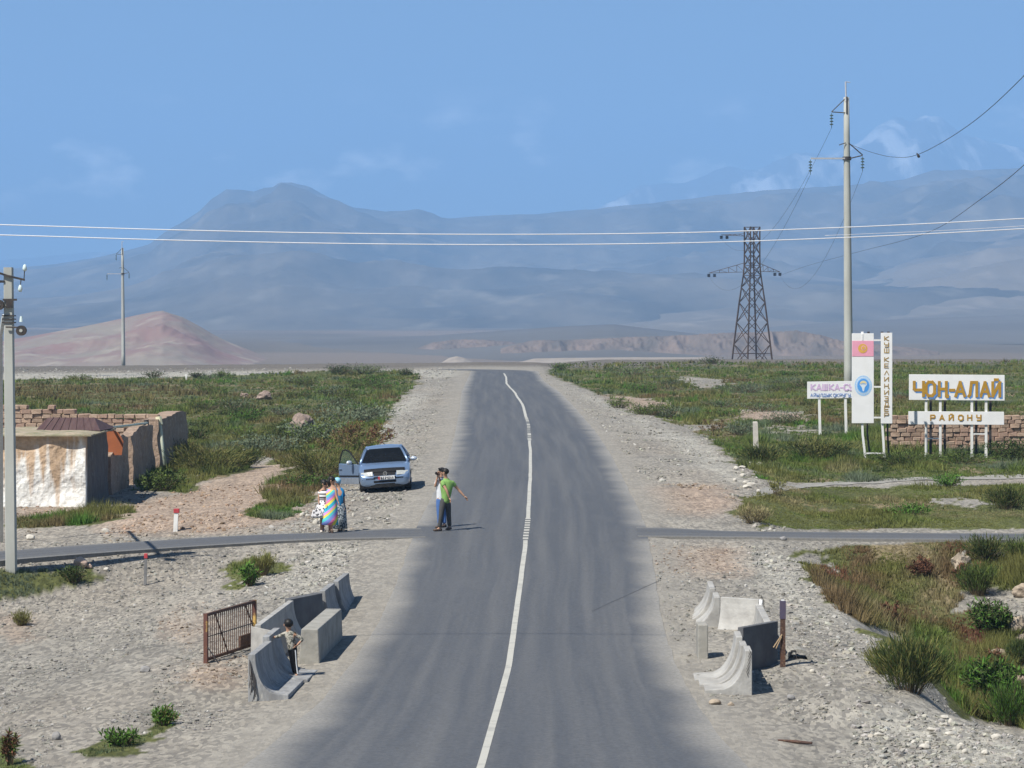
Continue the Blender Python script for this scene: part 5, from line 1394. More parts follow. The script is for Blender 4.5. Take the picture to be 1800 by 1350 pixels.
PAL = {'green': (0.122, 0.170, 0.040), 'olive': (0.180, 0.178, 0.056), 'brown': (0.190, 0.135, 0.070), 'red': (0.165, 0.080, 0.048), 'blue': (0.140, 0.175, 0.110), 'dark': (0.055, 0.080, 0.024), 'straw': (0.28, 0.24, 0.125), 'lush': (0.085, 0.180, 0.028)}
PALA = {k: np.array(v) for k, v in PAL.items()}
def grass_colour(x, y, px, py):
    a = fbm(x * 0.30, y * 0.13, 201, 4); b = fbm(x * 0.9, y * 0.4, 203, 3); c_ = fbm(x * 0.16, y * 0.07, 205, 3)
    col_ = PALA['green'] * (1 - 0)[..., None] if False else np.repeat(PALA['green'][None], len(x), 0)
    def mixin(cname, w):
        nonlocal col_
        w = np.clip(w, 0, 1)[:, None]
        col_ = col_ * (1 - w) + PALA[cname] * w
    mixin('olive', (a - 0.42) * 4)
    mixin('brown', (c_ - 0.57) * 6)
    mixin('lush', (b - 0.60) * 6)
    mixin('blue', (0.40 - a) * 7)
    mixin('dark', (0.38 - b) * 6)
    # brown swathe in the left meadow, rusty ditch on the right, dry strip between path and lane
    mixin('brown', 0.7 * inpoly(px, py, [(20, 676), (350, 680), (370, 697), (150, 705), (20, 700)]))
    ditch = inpoly(px, py, [(1395, 955), (1720, 955), (1760, 1050), (1700, 1200), (1560, 1120), (1450, 1040)])
    mixin('brown', ditch * (fbm(x * 0.8, y * 0.35, 207, 3) - 0.44) * 5)
    mixin('red', ditch * (fbm(x * 1.0, y * 0.4, 209, 3) - 0.56) * 6)
    strip = inpoly(px, py, [(1300, 855), (1900, 845), (1900, 935), (1300, 935)])
    mixin('olive', 0.5 * strip); mixin('straw', strip * (fbm(x * 0.7, y * 0.3, 211, 3) - 0.54) * 4)
    mixin('straw', (fbm(x * 0.45 + 9, y * 0.2, 213, 3) - 0.73) * 8)
    return col_

def grass_patch(name, label, box, n, seed, hmin, hmax, wpx=1.6, nb=7, polys=None):
    g = np.random.default_rng(seed)
    px, py = in_pixels(n, box, seed)
    keep = np.any([inpoly(px, py, p) for p in VEG], axis=0)
    px, py = px[keep], py[keep]
    P_, ok = sample_ground(px, py)
    vegm, _, _ = zones(P_[:, 0], P_[:, 1], P_[:, 2])
    P_ = P_[vegm]; px = px[ok][vegm]; py = py[ok][vegm]
    x, y = P_[:, 0], P_[:, 1]
    thin = fbm(x * 0.8, y * 0.35, 221, 3)
    k = (thin > 0.40) | (g.uniform(0, 1, len(x)) < 0.35)
    P_, px, py, x, y, thin = P_[k], px[k], py[k], x[k], y[k], thin[k]
    h = (hmin + (hmax - hmin) * np.clip((fbm(x * 0.6, y * 0.3, 223, 3) - 0.3) * 2.2, 0, 1) ** 1.6) * g.uniform(0.6, 1.25, len(x))
    h = h * np.where((py > 940) & (px > 1380), np.clip((py - 945) / 70, 0.22, 1), 1)
    w = np.maximum(0.016, wpx * y / 5000)
    v, c_ = blades(P_, h, w, np.full(len(x), 0.75), nb, grass_colour(x, y, px, py) * g.uniform(0.75, 1.3, (len(x), 1)), g)
    me = np_mesh(name, v, np.arange(len(v)).reshape(-1, 3), LEAF, c_)
    return tag(link(name, me), label, kind='stuff')
grass_patch('grass', 'mixed green and brown meadow grass left of the road', (-220, 645, 760, 930), 72000, 301, 0.10, 0.50)
grass_patch('grass', 'green field grass right of the road around the signs', (950, 630, 2030, 856), 78000, 302, 0.10, 0.52)
grass_patch('grass', 'dry low grass between the footpath and the right hand lane', (1290, 845, 2030, 935), 32000, 303, 0.05, 0.22)
grass_patch('grass', 'tall rusty and green weeds filling the right hand ditch', (1380, 945, 2060, 1400), 52000, 304, 0.12, 0.60, wpx=2.0)
grass_patch('grass', 'short tufts of grass on the gravel at lower left', (-200, 880, 560, 1400), 30000, 305, 0.06, 0.28)

# ---- single shrubs
def shrub(px, py, wd, ht, cname, label, kind='bush', n=420, seed=1, group=None, mix=None, dens=1.0):
    g = np.random.default_rng(seed * 13 + int(px))
    b_ = pix(px, py)
    t_ = thing('shrub', label, 'shrub', b_, group=group)
    n = int(n * (2.6 if kind == 'rush' else 1.8)); wd = wd * 1.15
    sw = b_.y / 5000
    # stems fan out of the root and carry leaves along their length
    ns = 44 if kind != 'dock' else 11
    az = g.uniform(0, 2 * np.pi, ns); sp = g.uniform(0.05, 1.0, ns) ** 0.6
    hh = ht * g.uniform(0.6, 1.05, ns) * (1 - 0.35 * sp ** 2)
    tips = np.stack([np.cos(az) * sp * wd / 2, np.sin(az) * sp * wd / 2, hh], 1)
    root = np.stack([np.cos(az) * sp * wd * 0.14, np.sin(az) * sp * wd * 0.14, np.full(ns, -0.05)], 1)
    sm = MB()
    for a_, c_ in zip(root, tips):
        m_ = (a_ + c_) / 2 + np.array([0, 0, ht * 0.08])
        sm.tube([a_, m_, a_ + (c_ - a_) * 0.92], [max(0.010, sw * 0.35), max(0.007, sw * 0.3), 0.004], 4)
    sm.build('stem', mat('shrub_stem', (0.16, 0.12, 0.07), (0.11, 0.085, 0.05), scale=10), t_, fix=False)
    si = g.integers(0, ns, n); f = g.uniform(0.12, 1.0, n) ** (0.8 if kind != 'dock' else 0.45)
    bow = 4 * f * (1 - f)
    p = root[si] + (tips[si] - root[si]) * f[:, None]; p[:, 2] += bow * ht * 0.05
    p += g.normal(0, 1, (n, 3)) * np.array([wd * 0.085, wd * 0.085, ht * 0.05]) * (1 if kind != 'dock' else 0.45)
    p[:, 2] = np.maximum(p[:, 2], 0.02)
    ln = (0.10 if kind == 'bush' else 0.115 if kind == 'rush' else 0.07) * (0.6 + ht) * g.uniform(0.6, 1.4, n)
    ln = np.maximum(ln, 2.2 * sw)
    up = (tips - root)[si]; up /= np.linalg.norm(up, axis=1)[:, None]
    d = up * (1.0 if kind == 'rush' else 0.45) + g.normal(0, 1, (n, 3)) * (0.22 if kind == 'rush' else 0.55)
    d /= np.linalg.norm(d, axis=1)[:, None]
    s_ = np.cross(d, g.normal(0, 1, (n, 3))); s_ /= np.linalg.norm(s_, axis=1)[:, None]
    wv = ln * (0.065 if kind == 'rush' else 0.24); wv = np.maximum(wv, sw * 0.85)
    v = np.stack([p - s_ * wv[:, None] * 0.4, p + d * ln[:, None] * 0.5 + s_ * wv[:, None] * 0.6, p + d * ln[:, None], p + d * ln[:, None] * 0.45 - s_ * wv[:, None] * 0.5], 1)
    base = PALA[cname][None] * g.uniform(0.6, 1.45, (n, 1))
    if mix: 
        mk = (g.uniform(0, 1, n) < mix[1])[:, None]
        base = np.where(mk, PALA[mix[0]][None] * g.uniform(0.7, 1.4, (n, 1)), base)
    c_ = np.repeat(base[:, None], 4, 1).reshape(-1, 3)
    o_ = link('foliage', np_mesh('foliage', v.reshape(-1, 3), np.arange(n * 4).reshape(-1, 4), LEAF, c_), t_)
    return t_
# left of the road
shrub(285, 862, 1.5, 0.75, 'dark', 'dark green leafy bush at the foot of the broken wall', n=900, mix=('green', .4))
shrub(365, 830, 3.0, 1.15, 'olive', 'broad olive bush beyond the tall mud wall stub', 'rush', n=1500, mix=('dark', .35))
shrub(425, 822, 1.5, 0.85, 'dark', 'dark rush clump at the bare patch left of centre', 'rush', n=800, mix=('olive', .3))
shrub(310, 815, 1.8, 1.0, 'olive', 'reddish olive bush touching the tall mud wall stub', 'rush', n=900, mix=('brown', .4))
shrub(465, 798, 3.2, 0.95, 'blue', 'grey green sage bush left of the pink earth lump', n=1100)
shrub(560, 778, 3.0, 1.15, 'blue', 'large grey green sage bush behind the pink earth lump', n=1100, mix=('green', .3))
shrub(610, 744, 4.4, 1.2, 'blue', 'wide pale sage thicket near the left gravel shoulder', n=1200)
shrub(640, 792, 2.3, 1.4, 'red', 'rusty red seeding weed clump beside the left gravel shoulder', 'dock', n=1100, mix=('olive', .4))
shrub(605, 804, 2.4, 1.25, 'brown', 'brown seeding weed clump behind the silver car', 'dock', n=900, mix=('olive', .5))
shrub(562, 838, 2.8, 1.1, 'olive', 'tall olive grass clump left of the open car door', 'rush', n=1200, mix=('dark', .3))
shrub(555, 858, 2.0, 0.55, 'dark', 'low dark bush just above the three women', n=900, mix=('lush', .3))
shrub(505, 776, 2.0, 0.9, 'dark', 'dark round bush in the middle of the left meadow', n=600)
shrub(432, 742, 1.9, 0.8, 'lush', 'bright green bush alone in the left meadow', n=600, mix=('dark', .4))
shrub(500, 730, 1.9, 0.7, 'blue', 'small sage bush behind the bright green meadow bush', n=400)
shrub(597, 658, 2.4, 1.0, 'dark', 'dark bush on the left skyline crest', n=500)
shrub(640, 656, 4.2, 0.9, 'blue', 'wide grey green bush on the left skyline crest', n=600, mix=('green', .4))
shrub(711, 660, 1.6, 0.7, 'dark', 'small dark bush where the left shoulder meets the skyline', n=300)
shrub(270, 664, 2.0, 0.7, 'dark', 'dark bush on the pale bank under the distant pole', n=300)
shrub(345, 664, 1.4, 0.6, 'dark', 'small dark bush on the pale bank right of the distant pole', n=250)
shrub(390, 663, 1.6, 0.7, 'green', 'green bush on the pale bank left of the skyline bushes', n=250)
shrub(140, 668, 2.6, 0.6, 'green', 'low green bush at the left end of the pale bank', n=300)
shrub(440, 1030, 0.42, 0.55, 'lush', 'small bright green bush above the left shelter', n=420, mix=('dark', .3))
shrub(462, 1012, 0.5, 0.6, 'olive', 'upright olive tuft beside the small bright bush', 'rush', n=350)
shrub(20, 1345, 0.28, 0.5, 'red', 'red brown dock plant in the bottom left corner', 'dock', n=500, mix=('green', .35))
shrub(215, 1310, 0.55, 0.28, 'lush', 'low green weed on the gravel at lower left', n=380, mix=('dark', .3))
shrub(290, 1275, 0.42, 0.32, 'lush', 'green weed tuft above the low green weed', n=320, mix=('olive', .3))
shrub(130, 1022, 0.6, 0.4, 'dark', 'dark tuft at the right end of the roadside grass', n=350)
shrub(38, 1100, 0.4, 0.35, 'olive', 'single yellow green tuft on the left gravel slope', 'rush', n=250)
rs_ = random.Random(77)
for k in range(18):
    px_ = rs_.uniform(340, 680); py_ = rs_.uniform(672, 775)
    shrub(px_, py_, rs_.uniform(1.6, 3.0), rs_.uniform(0.5, 0.95), rs_.choice(('green', 'lush', 'dark', 'blue')), 'low green bush among many in the meadow behind the silver car', n=420, seed=k + 40, group='low bushes in the left meadow', mix=('dark', .35))
for k in range(16):
    px_ = rs_.uniform(1050, 1480); py_ = rs_.uniform(652, 745)
    if 1180 < px_ < 1280 and 655 < py_ < 690: px_ += 110
    shrub(px_, py_, rs_.uniform(1.6, 3.0), rs_.uniform(0.45, 0.85), rs_.choice(('green', 'lush', 'dark', 'blue')), 'low green bush among many in the field left of the signs', n=380, seed=k + 80, group='low bushes in the right field', mix=('dark', .35))
# right of the road
shrub(985, 652, 2.0, 0.9, 'dark', 'dark bush at the right hand bend of the road', n=350, mix=('lush', .4))
shrub(1110, 660, 5.0, 1.0, 'blue', 'broad grey green thicket on the right skyline', n=700, mix=('green', .4))
shrub(1250, 640, 2.6, 0.9, 'dark', 'dark skyline bush left of the pylon', n=320)
shrub(1130, 690, 3.0, 0.8, 'lush', 'green bush left of the bare pale patch', n=600, mix=('dark', .4))
shrub(1310, 690, 3.4, 0.8, 'blue', 'sage bush in the field below the pylon', n=600)
shrub(1255, 765, 1.3, 0.9, 'brown', 'dry brown dock clump left of the concrete post', 'dock', n=420)
shrub(1300, 765, 1.6, 0.7, 'blue', 'sage clump just behind the concrete post', n=500)
shrub(1340, 815, 1.7, 0.85, 'dark', 'dark bush at the foot of the concrete post', 'rush', n=1000, mix=('olive', .3))
shrub(1430, 808, 3.2, 0.95, 'olive', 'broad olive bush below the small sign', 'rush', n=1500, mix=('dark', .4))
shrub(1475, 812, 1.0, 0.7, 'dark', 'dark bush left of the tall sign post', n=500)
shrub(1590, 818, 3.0, 0.6, 'dark', 'low dark scrub between the two big signs', 'rush', n=1000, mix=('green', .4))
shrub(1690, 815, 3.0, 0.55, 'green', 'low green scrub under the wide sign', 'rush', n=900, mix=('dark', .4))
shrub(1780, 808, 2.2, 0.95, 'dark', 'dark bush at the right edge behind the sign posts', n=800)
shrub(1770, 895, 1.5, 0.75, 'dark', 'large dark bush near the right edge above the lane', 'rush', n=1000, mix=('olive', .2))
shrub(1670, 855, 1.0, 0.45, 'lush', 'green bush in the middle of the footpath grass', n=500)
shrub(1365, 870, 0.7, 0.6, 'olive', 'grey dead weed clump at the start of the footpath', 'dock', n=300)
shrub(1600, 905, 1.4, 0.4, 'lush', 'low green bush between the footpath and the lane', n=500)
shrub(1325, 920, 1.0, 0.5, 'straw', 'straw coloured grass clump where the lane leaves the road', 'rush', n=500)
shrub(1600, 1215, 1.25, 1.0, 'dark', 'big dark bush spilling over the right embankment', 'rush', n=2200, mix=('olive', .35))
shrub(1555, 1185, 0.6, 0.55, 'olive', 'olive tuft on the left side of the big dark bush', 'rush', n=500)
shrub(1745, 1230, 1.0, 0.95, 'lush', 'bright green bush in the ditch near the right edge', n=1300, mix=('dark', .45))
shrub(1775, 1275, 0.95, 0.8, 'lush', 'dense green bush in the lower right corner', 'rush', n=1400, mix=('dark', .5))
shrub(1790, 1170, 0.5, 0.6, 'dark', 'dark bush against the boulder at the right edge', 'rush', n=600)
shrub(1740, 1110, 0.9, 0.75, 'dark', 'dark green bush below the tan boulder', n=900, mix=('lush', .3))
shrub(1720, 1045, 0.9, 0.85, 'dark', 'tall dark bush above the tan boulder', 'rush', n=900, mix=('green', .4))
shrub(1735, 985, 1.2, 0.65, 'dark', 'dark bush at the lane edge on the far right', 'rush', n=900, mix=('olive', .2))
shrub(1797, 985, 1.0, 0.65, 'green', 'green bush at the lane edge cut by the frame', 'rush', n=700, mix=('dark', .4))
shrub(1700, 1035, 0.7, 0.75, 'red', 'dark red dock plants in the ditch beside the pale rock', 'dock', n=700)
shrub(1615, 1015, 0.9, 0.6, 'red', 'row of red dock plants below the lane', 'dock', n=700)
shrub(1565, 1095, 0.4, 0.6, 'red', 'single rusty dock plant in the middle of the ditch', 'dock', n=350)
shrub(1575, 1180, 0.45, 0.45, 'olive', 'yellow green weed tuft beside the big dark bush', n=300)
shrub(1745, 1175, 0.4, 0.5, 'red', 'rusty dock plant above the bright green ditch bush', 'dock', n=300)

# ------------------------------------------------------------------ stones
STONE = mat('stone', (1, 1, 1), attr='tint', scale=6.0, rough=0.9, spec=0.2)
ico = bmesh.new(); bmesh.ops.create_icosphere(ico, subdivisions=1, radius=1.0)
IV = np.array([v.co[:] for v in ico.verts]); IF = np.array([[v.index for v in f.verts] for f in ico.faces]); ico.free()
OV = np.array([(1, 0, 0), (-1, 0, 0), (0, 1, 0), (0, -1, 0), (0, 0, 1), (0, 0, -1), (.6, .6, .3), (-.6, .55, -.2), (-.5, -.6, .3), (.55, -.6, .1)], float)
def stones(name, label, box, n, seed, smin, smax, power=3.0, polys=None, tintc=(0.42, 0.40, 0.355), bury=0.3, inveg=False, avoid_road=True):
    g = np.random.default_rng(seed)
    px, py = in_pixels(n, box, seed)
    if polys is not None:
        k = np.any([inpoly(px, py, p) for p in polys], axis=0); px, py = px[k], py[k]
    P_, ok = sample_ground(px, py)
    x, y = P_[:, 0], P_[:, 1]
    vegm, soilm, palem = zones(x, y, P_[:, 2])
    dl = XL(y) - x; dr = x - XR(y)
    m_ = np.maximum(dl, dr)
    prob = np.clip((m_ + 0.25) / 1.8, 0.10, 1) ** 1.3
    k = (g.uniform(0, 1, len(x)) < prob) & (m_ > -0.5) & (np.abs(y - YS(x)) > 1.7)
    if not inveg: k &= ~vegm
    # patchy: stones gather in drifts
    dr_ = fbm(x * 0.8, y * 0.35, seed + 3, 3)
    k &= (g.uniform(0, 1, len(x)) < np.clip((dr_ - 0.30) * 3.5, 0.30, 1)) 
    P_ = P_[k]; soilm = soilm[k]; n = len(P_)
    sz = smin * (smax / smin) ** (g.uniform(0, 1, n) ** power)
    sz = np.maximum(sz, 0.45 * P_[:, 1] / 5000)
    sc3 = sz[:, None] * np.stack([g.uniform(0.8, 1.5, n), g.uniform(0.8, 1.3, n), g.uniform(0.45, 0.9, n)], 1)
    a = g.uniform(0, 2 * np.pi, n); ca, sa = np.cos(a), np.sin(a)
    base = IV[None] * (1 + g.uniform(-0.45, 0.25, (n, len(IV), 1)))
    # flat facets: squash towards a random plane
    v = base * sc3[:, None]
    vx = v[..., 0] * ca[:, None] - v[..., 1] * sa[:, None]; vy = v[..., 0] * sa[:, None] + v[..., 1] * ca[:, None]
    tl_ = g.normal(0, 0.25, n)
    vz = v[..., 2] + tl_[:, None] * vx
    V = np.stack([vx + P_[:, None, 0], vy + P_[:, None, 1], vz + P_[:, None, 2] + sc3[:, None, 2] * (0.5 - bury)], 2)
    F = (IF[None] + (np.arange(n) * len(IV))[:, None, None]).reshape(-1, 3)
    tone = np.array(tintc)[None] * g.uniform(0.45, 1.15, (n, 1)) * np.stack([g.uniform(0.96, 1.06, n), np.ones(n), g.uniform(0.9, 1.04, n)], 1)
    tone = np.where((g.uniform(0, 1, n) < 0.035)[:, None], np.array([0.52, 0.50, 0.46])[None], tone)
    tone = np.where(soilm[:, None], tone * np.array([1.05, 0.86, 0.74]), tone)
    C = np.repeat(tone[:, None], len(IV), 1).reshape(-1, 3)
    o_ = link(name, np_mesh(name, V.reshape(-1, 3), F, STONE, C))
    return tag(o_, label, kind='stuff')
stones('gravel', 'loose grey gravel covering the left foreground slope', (-60, 950, 700, 1400), 39000, 401, 0.007, 0.050, 3.4, tintc=(0.33, 0.32, 0.295))
stones('gravel', 'loose grey gravel covering the right foreground shoulder', (1080, 945, 1860, 1400), 33000, 402, 0.007, 0.050, 3.4, tintc=(0.33, 0.32, 0.295))
stones('gravel', 'pale rubble heaped along the right embankment edge', (1250, 945, 1860, 1400), 13000, 403, 0.014, 0.080, 2.8, polys=[[(1290, 950), (1400, 985), (1500, 1110), (1580, 1130), (1600, 1245), (1860, 1320), (1860, 1390), (1560, 1390), (1480, 1250), (1400, 1120), (1340, 1010)]], tintc=(0.43, 0.415, 0.375))
stones('gravel', 'pale rubble above the left concrete shelter', (380, 950, 680, 1100), 4500, 404, 0.014, 0.075, 2.6, polys=[[(470, 1010), (560, 955), (640, 955), (600, 1010), (520, 1060), (400, 1050)]], tintc=(0.43, 0.415, 0.375))
stones('gravel', 'pale gravel on the left shoulder beyond the silver car', (520, 655, 840, 945), 17000, 405, 0.015, 0.085, 2.8, tintc=(0.40, 0.385, 0.345))
stones('gravel', 'pale gravel on the right shoulder below the field', (930, 650, 1380, 940), 17000, 406, 0.015, 0.09, 2.8, tintc=(0.39, 0.375, 0.33))
stones('gravel', 'lumps and pebbles over the pink soil by the house', (20, 850, 620, 960), 6500, 407, 0.012, 0.075, 3.0, tintc=(0.38, 0.33, 0.275))
stones('gravel', 'pale stones along the bank on the left skyline', (-60, 648, 830, 672), 3000, 408, 0.04, 0.15, 2.4, tintc=(0.42, 0.405, 0.37))

# ---- single rocks
rock_n = [0]
def rock(px, py, w, h, label, m, seed=0, group=None, dy=0.0, rough=0.22):
    g = np.random.default_rng(seed + 900 + rock_n[0]); rock_n[0] += 1
    bm = bmesh.new(); bmesh.ops.create_icosphere(bm, subdivisions=3, radius=1.0)
    ph = g.uniform(0, 50)
    dirs = g.normal(0, 1, (7, 3)); dirs /= np.linalg.norm(dirs, axis=1)[:, None]
    for v in bm.verts:
        p = np.array(v.co[:]); 
        for d_ in dirs:
            k_ = p @ d_
            if k_ > 0.72: p = p - d_ * (k_ - 0.72) * 0.85
        p = p * (1 + rough * (fbm(np.array([p[0] * 2 + ph]), np.array([p[1] * 2 + p[2] * 3]), 3, 3)[0] - 0.5))
        v.co = p
    me = bpy.data.meshes.new('rock'); bm.to_mesh(me); bm.free()
    for v in me.vertices: v.co = (v.co.x * w / 2, v.co.y * w * 0.42, v.co.z * h / 2 * 1.25)
    me.materials.append(m)
    o_ = link('rock', me); b_ = pix(px, py); o_.location = b_ + Vector((0, dy, h * 0.32)); o_.rotation_euler = (0, 0, g.uniform(-0.5, 0.5))
    return tag(o_, label, 'rock', group)
R_PALE = mat('pale_rock', (0.58, 0.55, 0.48), (0.44, 0.41, 0.355), scale=4, rough=0.9, bump=0.02, bscale=9)
R_TAN = mat('tan_rock', (0.42, 0.35, 0.265), (0.28, 0.225, 0.17), scale=3, rough=0.9, bump=0.03, bscale=8)
R_PINK = mat('pink_rock', (0.58, 0.44, 0.35), (0.46, 0.34, 0.27), scale=4, rough=0.9, bump=0.01, bscale=9)
R_HEAP = mat('earth_heap', (0.34, 0.26, 0.215), (0.17, 0.13, 0.11), scale=3.5, rough=0.95, bump=0.08, bscale=6)
R_GREY = mat('grey_rock', (0.30, 0.29, 0.28), (0.20, 0.195, 0.19), scale=6, rough=0.9, bump=0.02, bscale=12)
rock(141, 995, 0.38, 0.27, 'smooth pinkish boulder just below the left lane', R_PINK)
rock(157, 998, 0.16, 0.11, 'small pinkish stone touching the smooth boulder', R_PINK)
rock(53, 948, 0.30, 0.16, 'white angular stone by the base of the utility pole', R_PALE)
rock(185, 935, 0.26, 0.12, 'flat pale stone at the edge of the pink soil', R_PALE)
rock(187, 1003, 0.16, 0.09, 'pale stone in the dark hollow below the lane', R_PALE)
rock(532, 764, 1.45, 1.2, 'lumpy pink earth block among the meadow bushes', R_HEAP, rough=0.9)
rock(512, 766, 0.5, 0.5, 'pale chunk leaning on the pink earth block', R_PALE)
rock(463, 702, 1.2, 0.6, 'pink earth mound far out in the left meadow', R_HEAP, rough=0.7)
rock(430, 698, 0.7, 0.35, 'smaller pink earth mound far out in the left meadow', R_HEAP, rough=0.7)
rock(435, 797, 0.6, 0.3, 'pale stone under the sage bush in the meadow', R_PALE)
rock(1690, 1005, 0.6, 0.5, 'pale rock among red dock plants under the lane', R_TAN, rough=0.8)
rock(1745, 1085, 0.9, 0.28, 'long tan boulder lying along the far ditch bank', R_TAN, rough=0.7)
rock(1795, 1048, 0.5, 0.32, 'tan boulder on the right edge above the long one', R_TAN, rough=0.7)
rock(1790, 1110, 0.45, 0.4, 'tan boulder on the right edge behind the dark bush', R_TAN, rough=0.7)
rock(1755, 1165, 0.6, 0.35, 'rough tan rock beside the rusty dock plant', R_TAN)
rock(1785, 1215, 0.6, 0.4, 'pinkish rock beside the green bush at right', R_PINK)
rock(1377, 950, 0.22, 0.12, 'grey stone at the edge of the right lane', R_GREY)
rock(1391, 1230, 0.16, 0.11, 'dark grey stone below the concrete ring', R_GREY)
rock(1428, 1182, 0.12, 0.08, 'pale stone on the gravel heap by the rusty post', R_PALE)
rock(1257, 1238, 0.24, 0.10, 'ochre stone at the foot of the right shelter', R_TAN)
rock(1285, 1240, 0.12, 0.07, 'small ochre stone at the foot of the right shelter', R_TAN)
rock(548, 850, 0.3, 0.2, 'pale stone pile left of the open car door', R_PALE)
rock(255, 1181, 0.26, 0.12, 'dark flat stone on the left gravel slope', R_GREY)
rock(99, 1300, 0.15, 0.14, 'dark stone by the weeds at lower left', R_GREY)
for k in range(14):
    a = random.Random(k * 7 + 1)
    rock(a.uniform(1540, 1780), 0, 0.01, 0.01, '', R_PALE) if False else rock(a.uniform(1530, 1640) + 12 * k, a.uniform(1255, 1300) + 3.5 * k, a.uniform(0.09, 0.2), a.uniform(0.05, 0.1), 'pale cobble scattered on the bottom right embankment', R_PALE, group='cobbles on the bottom right embankment')
for k in range(12):
    a = random.Random(k * 5 + 2)
    rock(a.uniform(1290, 1335), a.uniform(815, 868), a.uniform(0.15, 0.35), a.uniform(0.1, 0.18), 'pale cobble at the corner of the right shoulder', R_PALE, group='cobbles at the corner of the right shoulder')
for k in range(10):
    a = random.Random(k * 3 + 4)
    rock(a.uniform(530, 625), a.uniform(905, 928), a.uniform(0.1, 0.26), a.uniform(0.08, 0.16), 'pale cobble along the lane behind the women', R_PALE, group='cobbles along the lane behind the women')
lit = pix(836, 921)
lt = MB(lit).ell(lit + Vector((0, 0, 0.035)), (0.05, 0.04, 0.035), 8, 6).build('litter', WHITE)
lt.location = lit; tag(lt, 'tiny white scrap of litter on the road right of the men', 'litter')

# ------------------------------------------------------------------ the silver blue saloon
PAINTC = mat('silver_blue_paint', (0.22, 0.31, 0.46), (0.20, 0.29, 0.44), scale=3, rough=0.32, metal=0.45, spec=0.5, coat=0.6)
BLACKP = mat('black_plastic', (0.012, 0.012, 0.013), (0.02, 0.02, 0.021), scale=20, rough=0.65, spec=0.15)
DGLASS = mat('dark_car_glass', (0.006, 0.007, 0.008), (0.010, 0.011, 0.012), scale=3, rough=0.18, spec=0.08)
LAMP = mat('headlamp_glass', (0.50, 0.52, 0.50), (0.36, 0.38, 0.37), scale=12, rough=0.12, spec=0.7)
CHROME = mat('chrome', (0.75, 0.76, 0.78), (0.6, 0.6, 0.62), scale=8, rough=0.18, metal=0.9)
TYRE = mat('tyre_rubber', (0.018, 0.018, 0.018), (0.035, 0.033, 0.03), scale=14, rough=0.9)
SILL = mat('grey_lower_trim', (0.20, 0.23, 0.27), (0.16, 0.18, 0.21), scale=5, rough=0.5)
UNDER = mat('underbody', (0.012, 0.012, 0.012), (0.02, 0.02, 0.02), scale=6, rough=0.95)
wl_, wr_ = pix(641, 868), pix(716, 862)
cx_ = (wl_ + wr_) / 2
yc_ = wl_.y
lx = (678 - 900) / 5000 * yc_
zl = float(G(np.array([lx - 0.75]), np.array([yc_ + 0.9]))[0]); zr2 = float(G(np.array([lx + 0.75]), np.array([yc_ + 0.9]))[0])
car = thing('parked_car', 'silver blue saloon car facing us with its front door open', 'car', (lx, yc_, (zl + zr2) / 2 - 0.005), (0, -math.atan2(zr2 - zl, 1.5) - R(0.6), R(2.0)))
def ring(y, w, zb, zsh, zt, ws=None, wt=0.78):
    ws = ws or w * 0.985
    h = [(0.0, zb), (w * 0.80, zb), (w * 0.95, zb + 0.05), (w, zb + 0.22), (w * 1.0, zb + (zsh - zb) * 0.72), (ws, zsh), (ws * 0.90, zsh + (zt - zsh) * 0.55), (w * wt * 0.72, zsh + (zt - zsh) * 0.88), (0.0, zt)]
    pts = [(-x, y, z) for x, z in reversed(h[1:-1])]
    return [(x, y, z) for x, z in h] + pts
st_ = [ring(0.00, 0.62, 0.27, 0.50, 0.53), ring(0.04, 0.76, 0.22, 0.545, 0.575), ring(0.10, 0.81, 0.20, 0.60, 0.635), ring(0.20, 0.835, 0.19, 0.665, 0.725), ring(0.34, 0.85, 0.19, 0.72, 0.785), ring(0.75, 0.862, 0.19, 0.80, 0.87),
       ring(1.15, 0.868, 0.19, 0.86, 0.925), ring(1.42, 0.87, 0.19, 0.895, 0.955), ring(1.9, 0.872, 0.19, 0.92, 0.94), ring(2.7, 0.872, 0.19, 0.94, 0.95), ring(3.4, 0.868, 0.19, 0.955, 0.975), ring(4.0, 0.86, 0.20, 0.965, 1.0), ring(4.45, 0.82, 0.24, 0.95, 0.985), ring(4.60, 0.78, 0.30, 0.90, 0.93), ring(4.68, 0.66, 0.36, 0.70, 0.72)]
body = MB().loft(st_).build('body', PAINTC, car, smooth=True)
m_ = body.modifiers.new('edge', 'EDGE_SPLIT'); m_.split_angle = R(48)
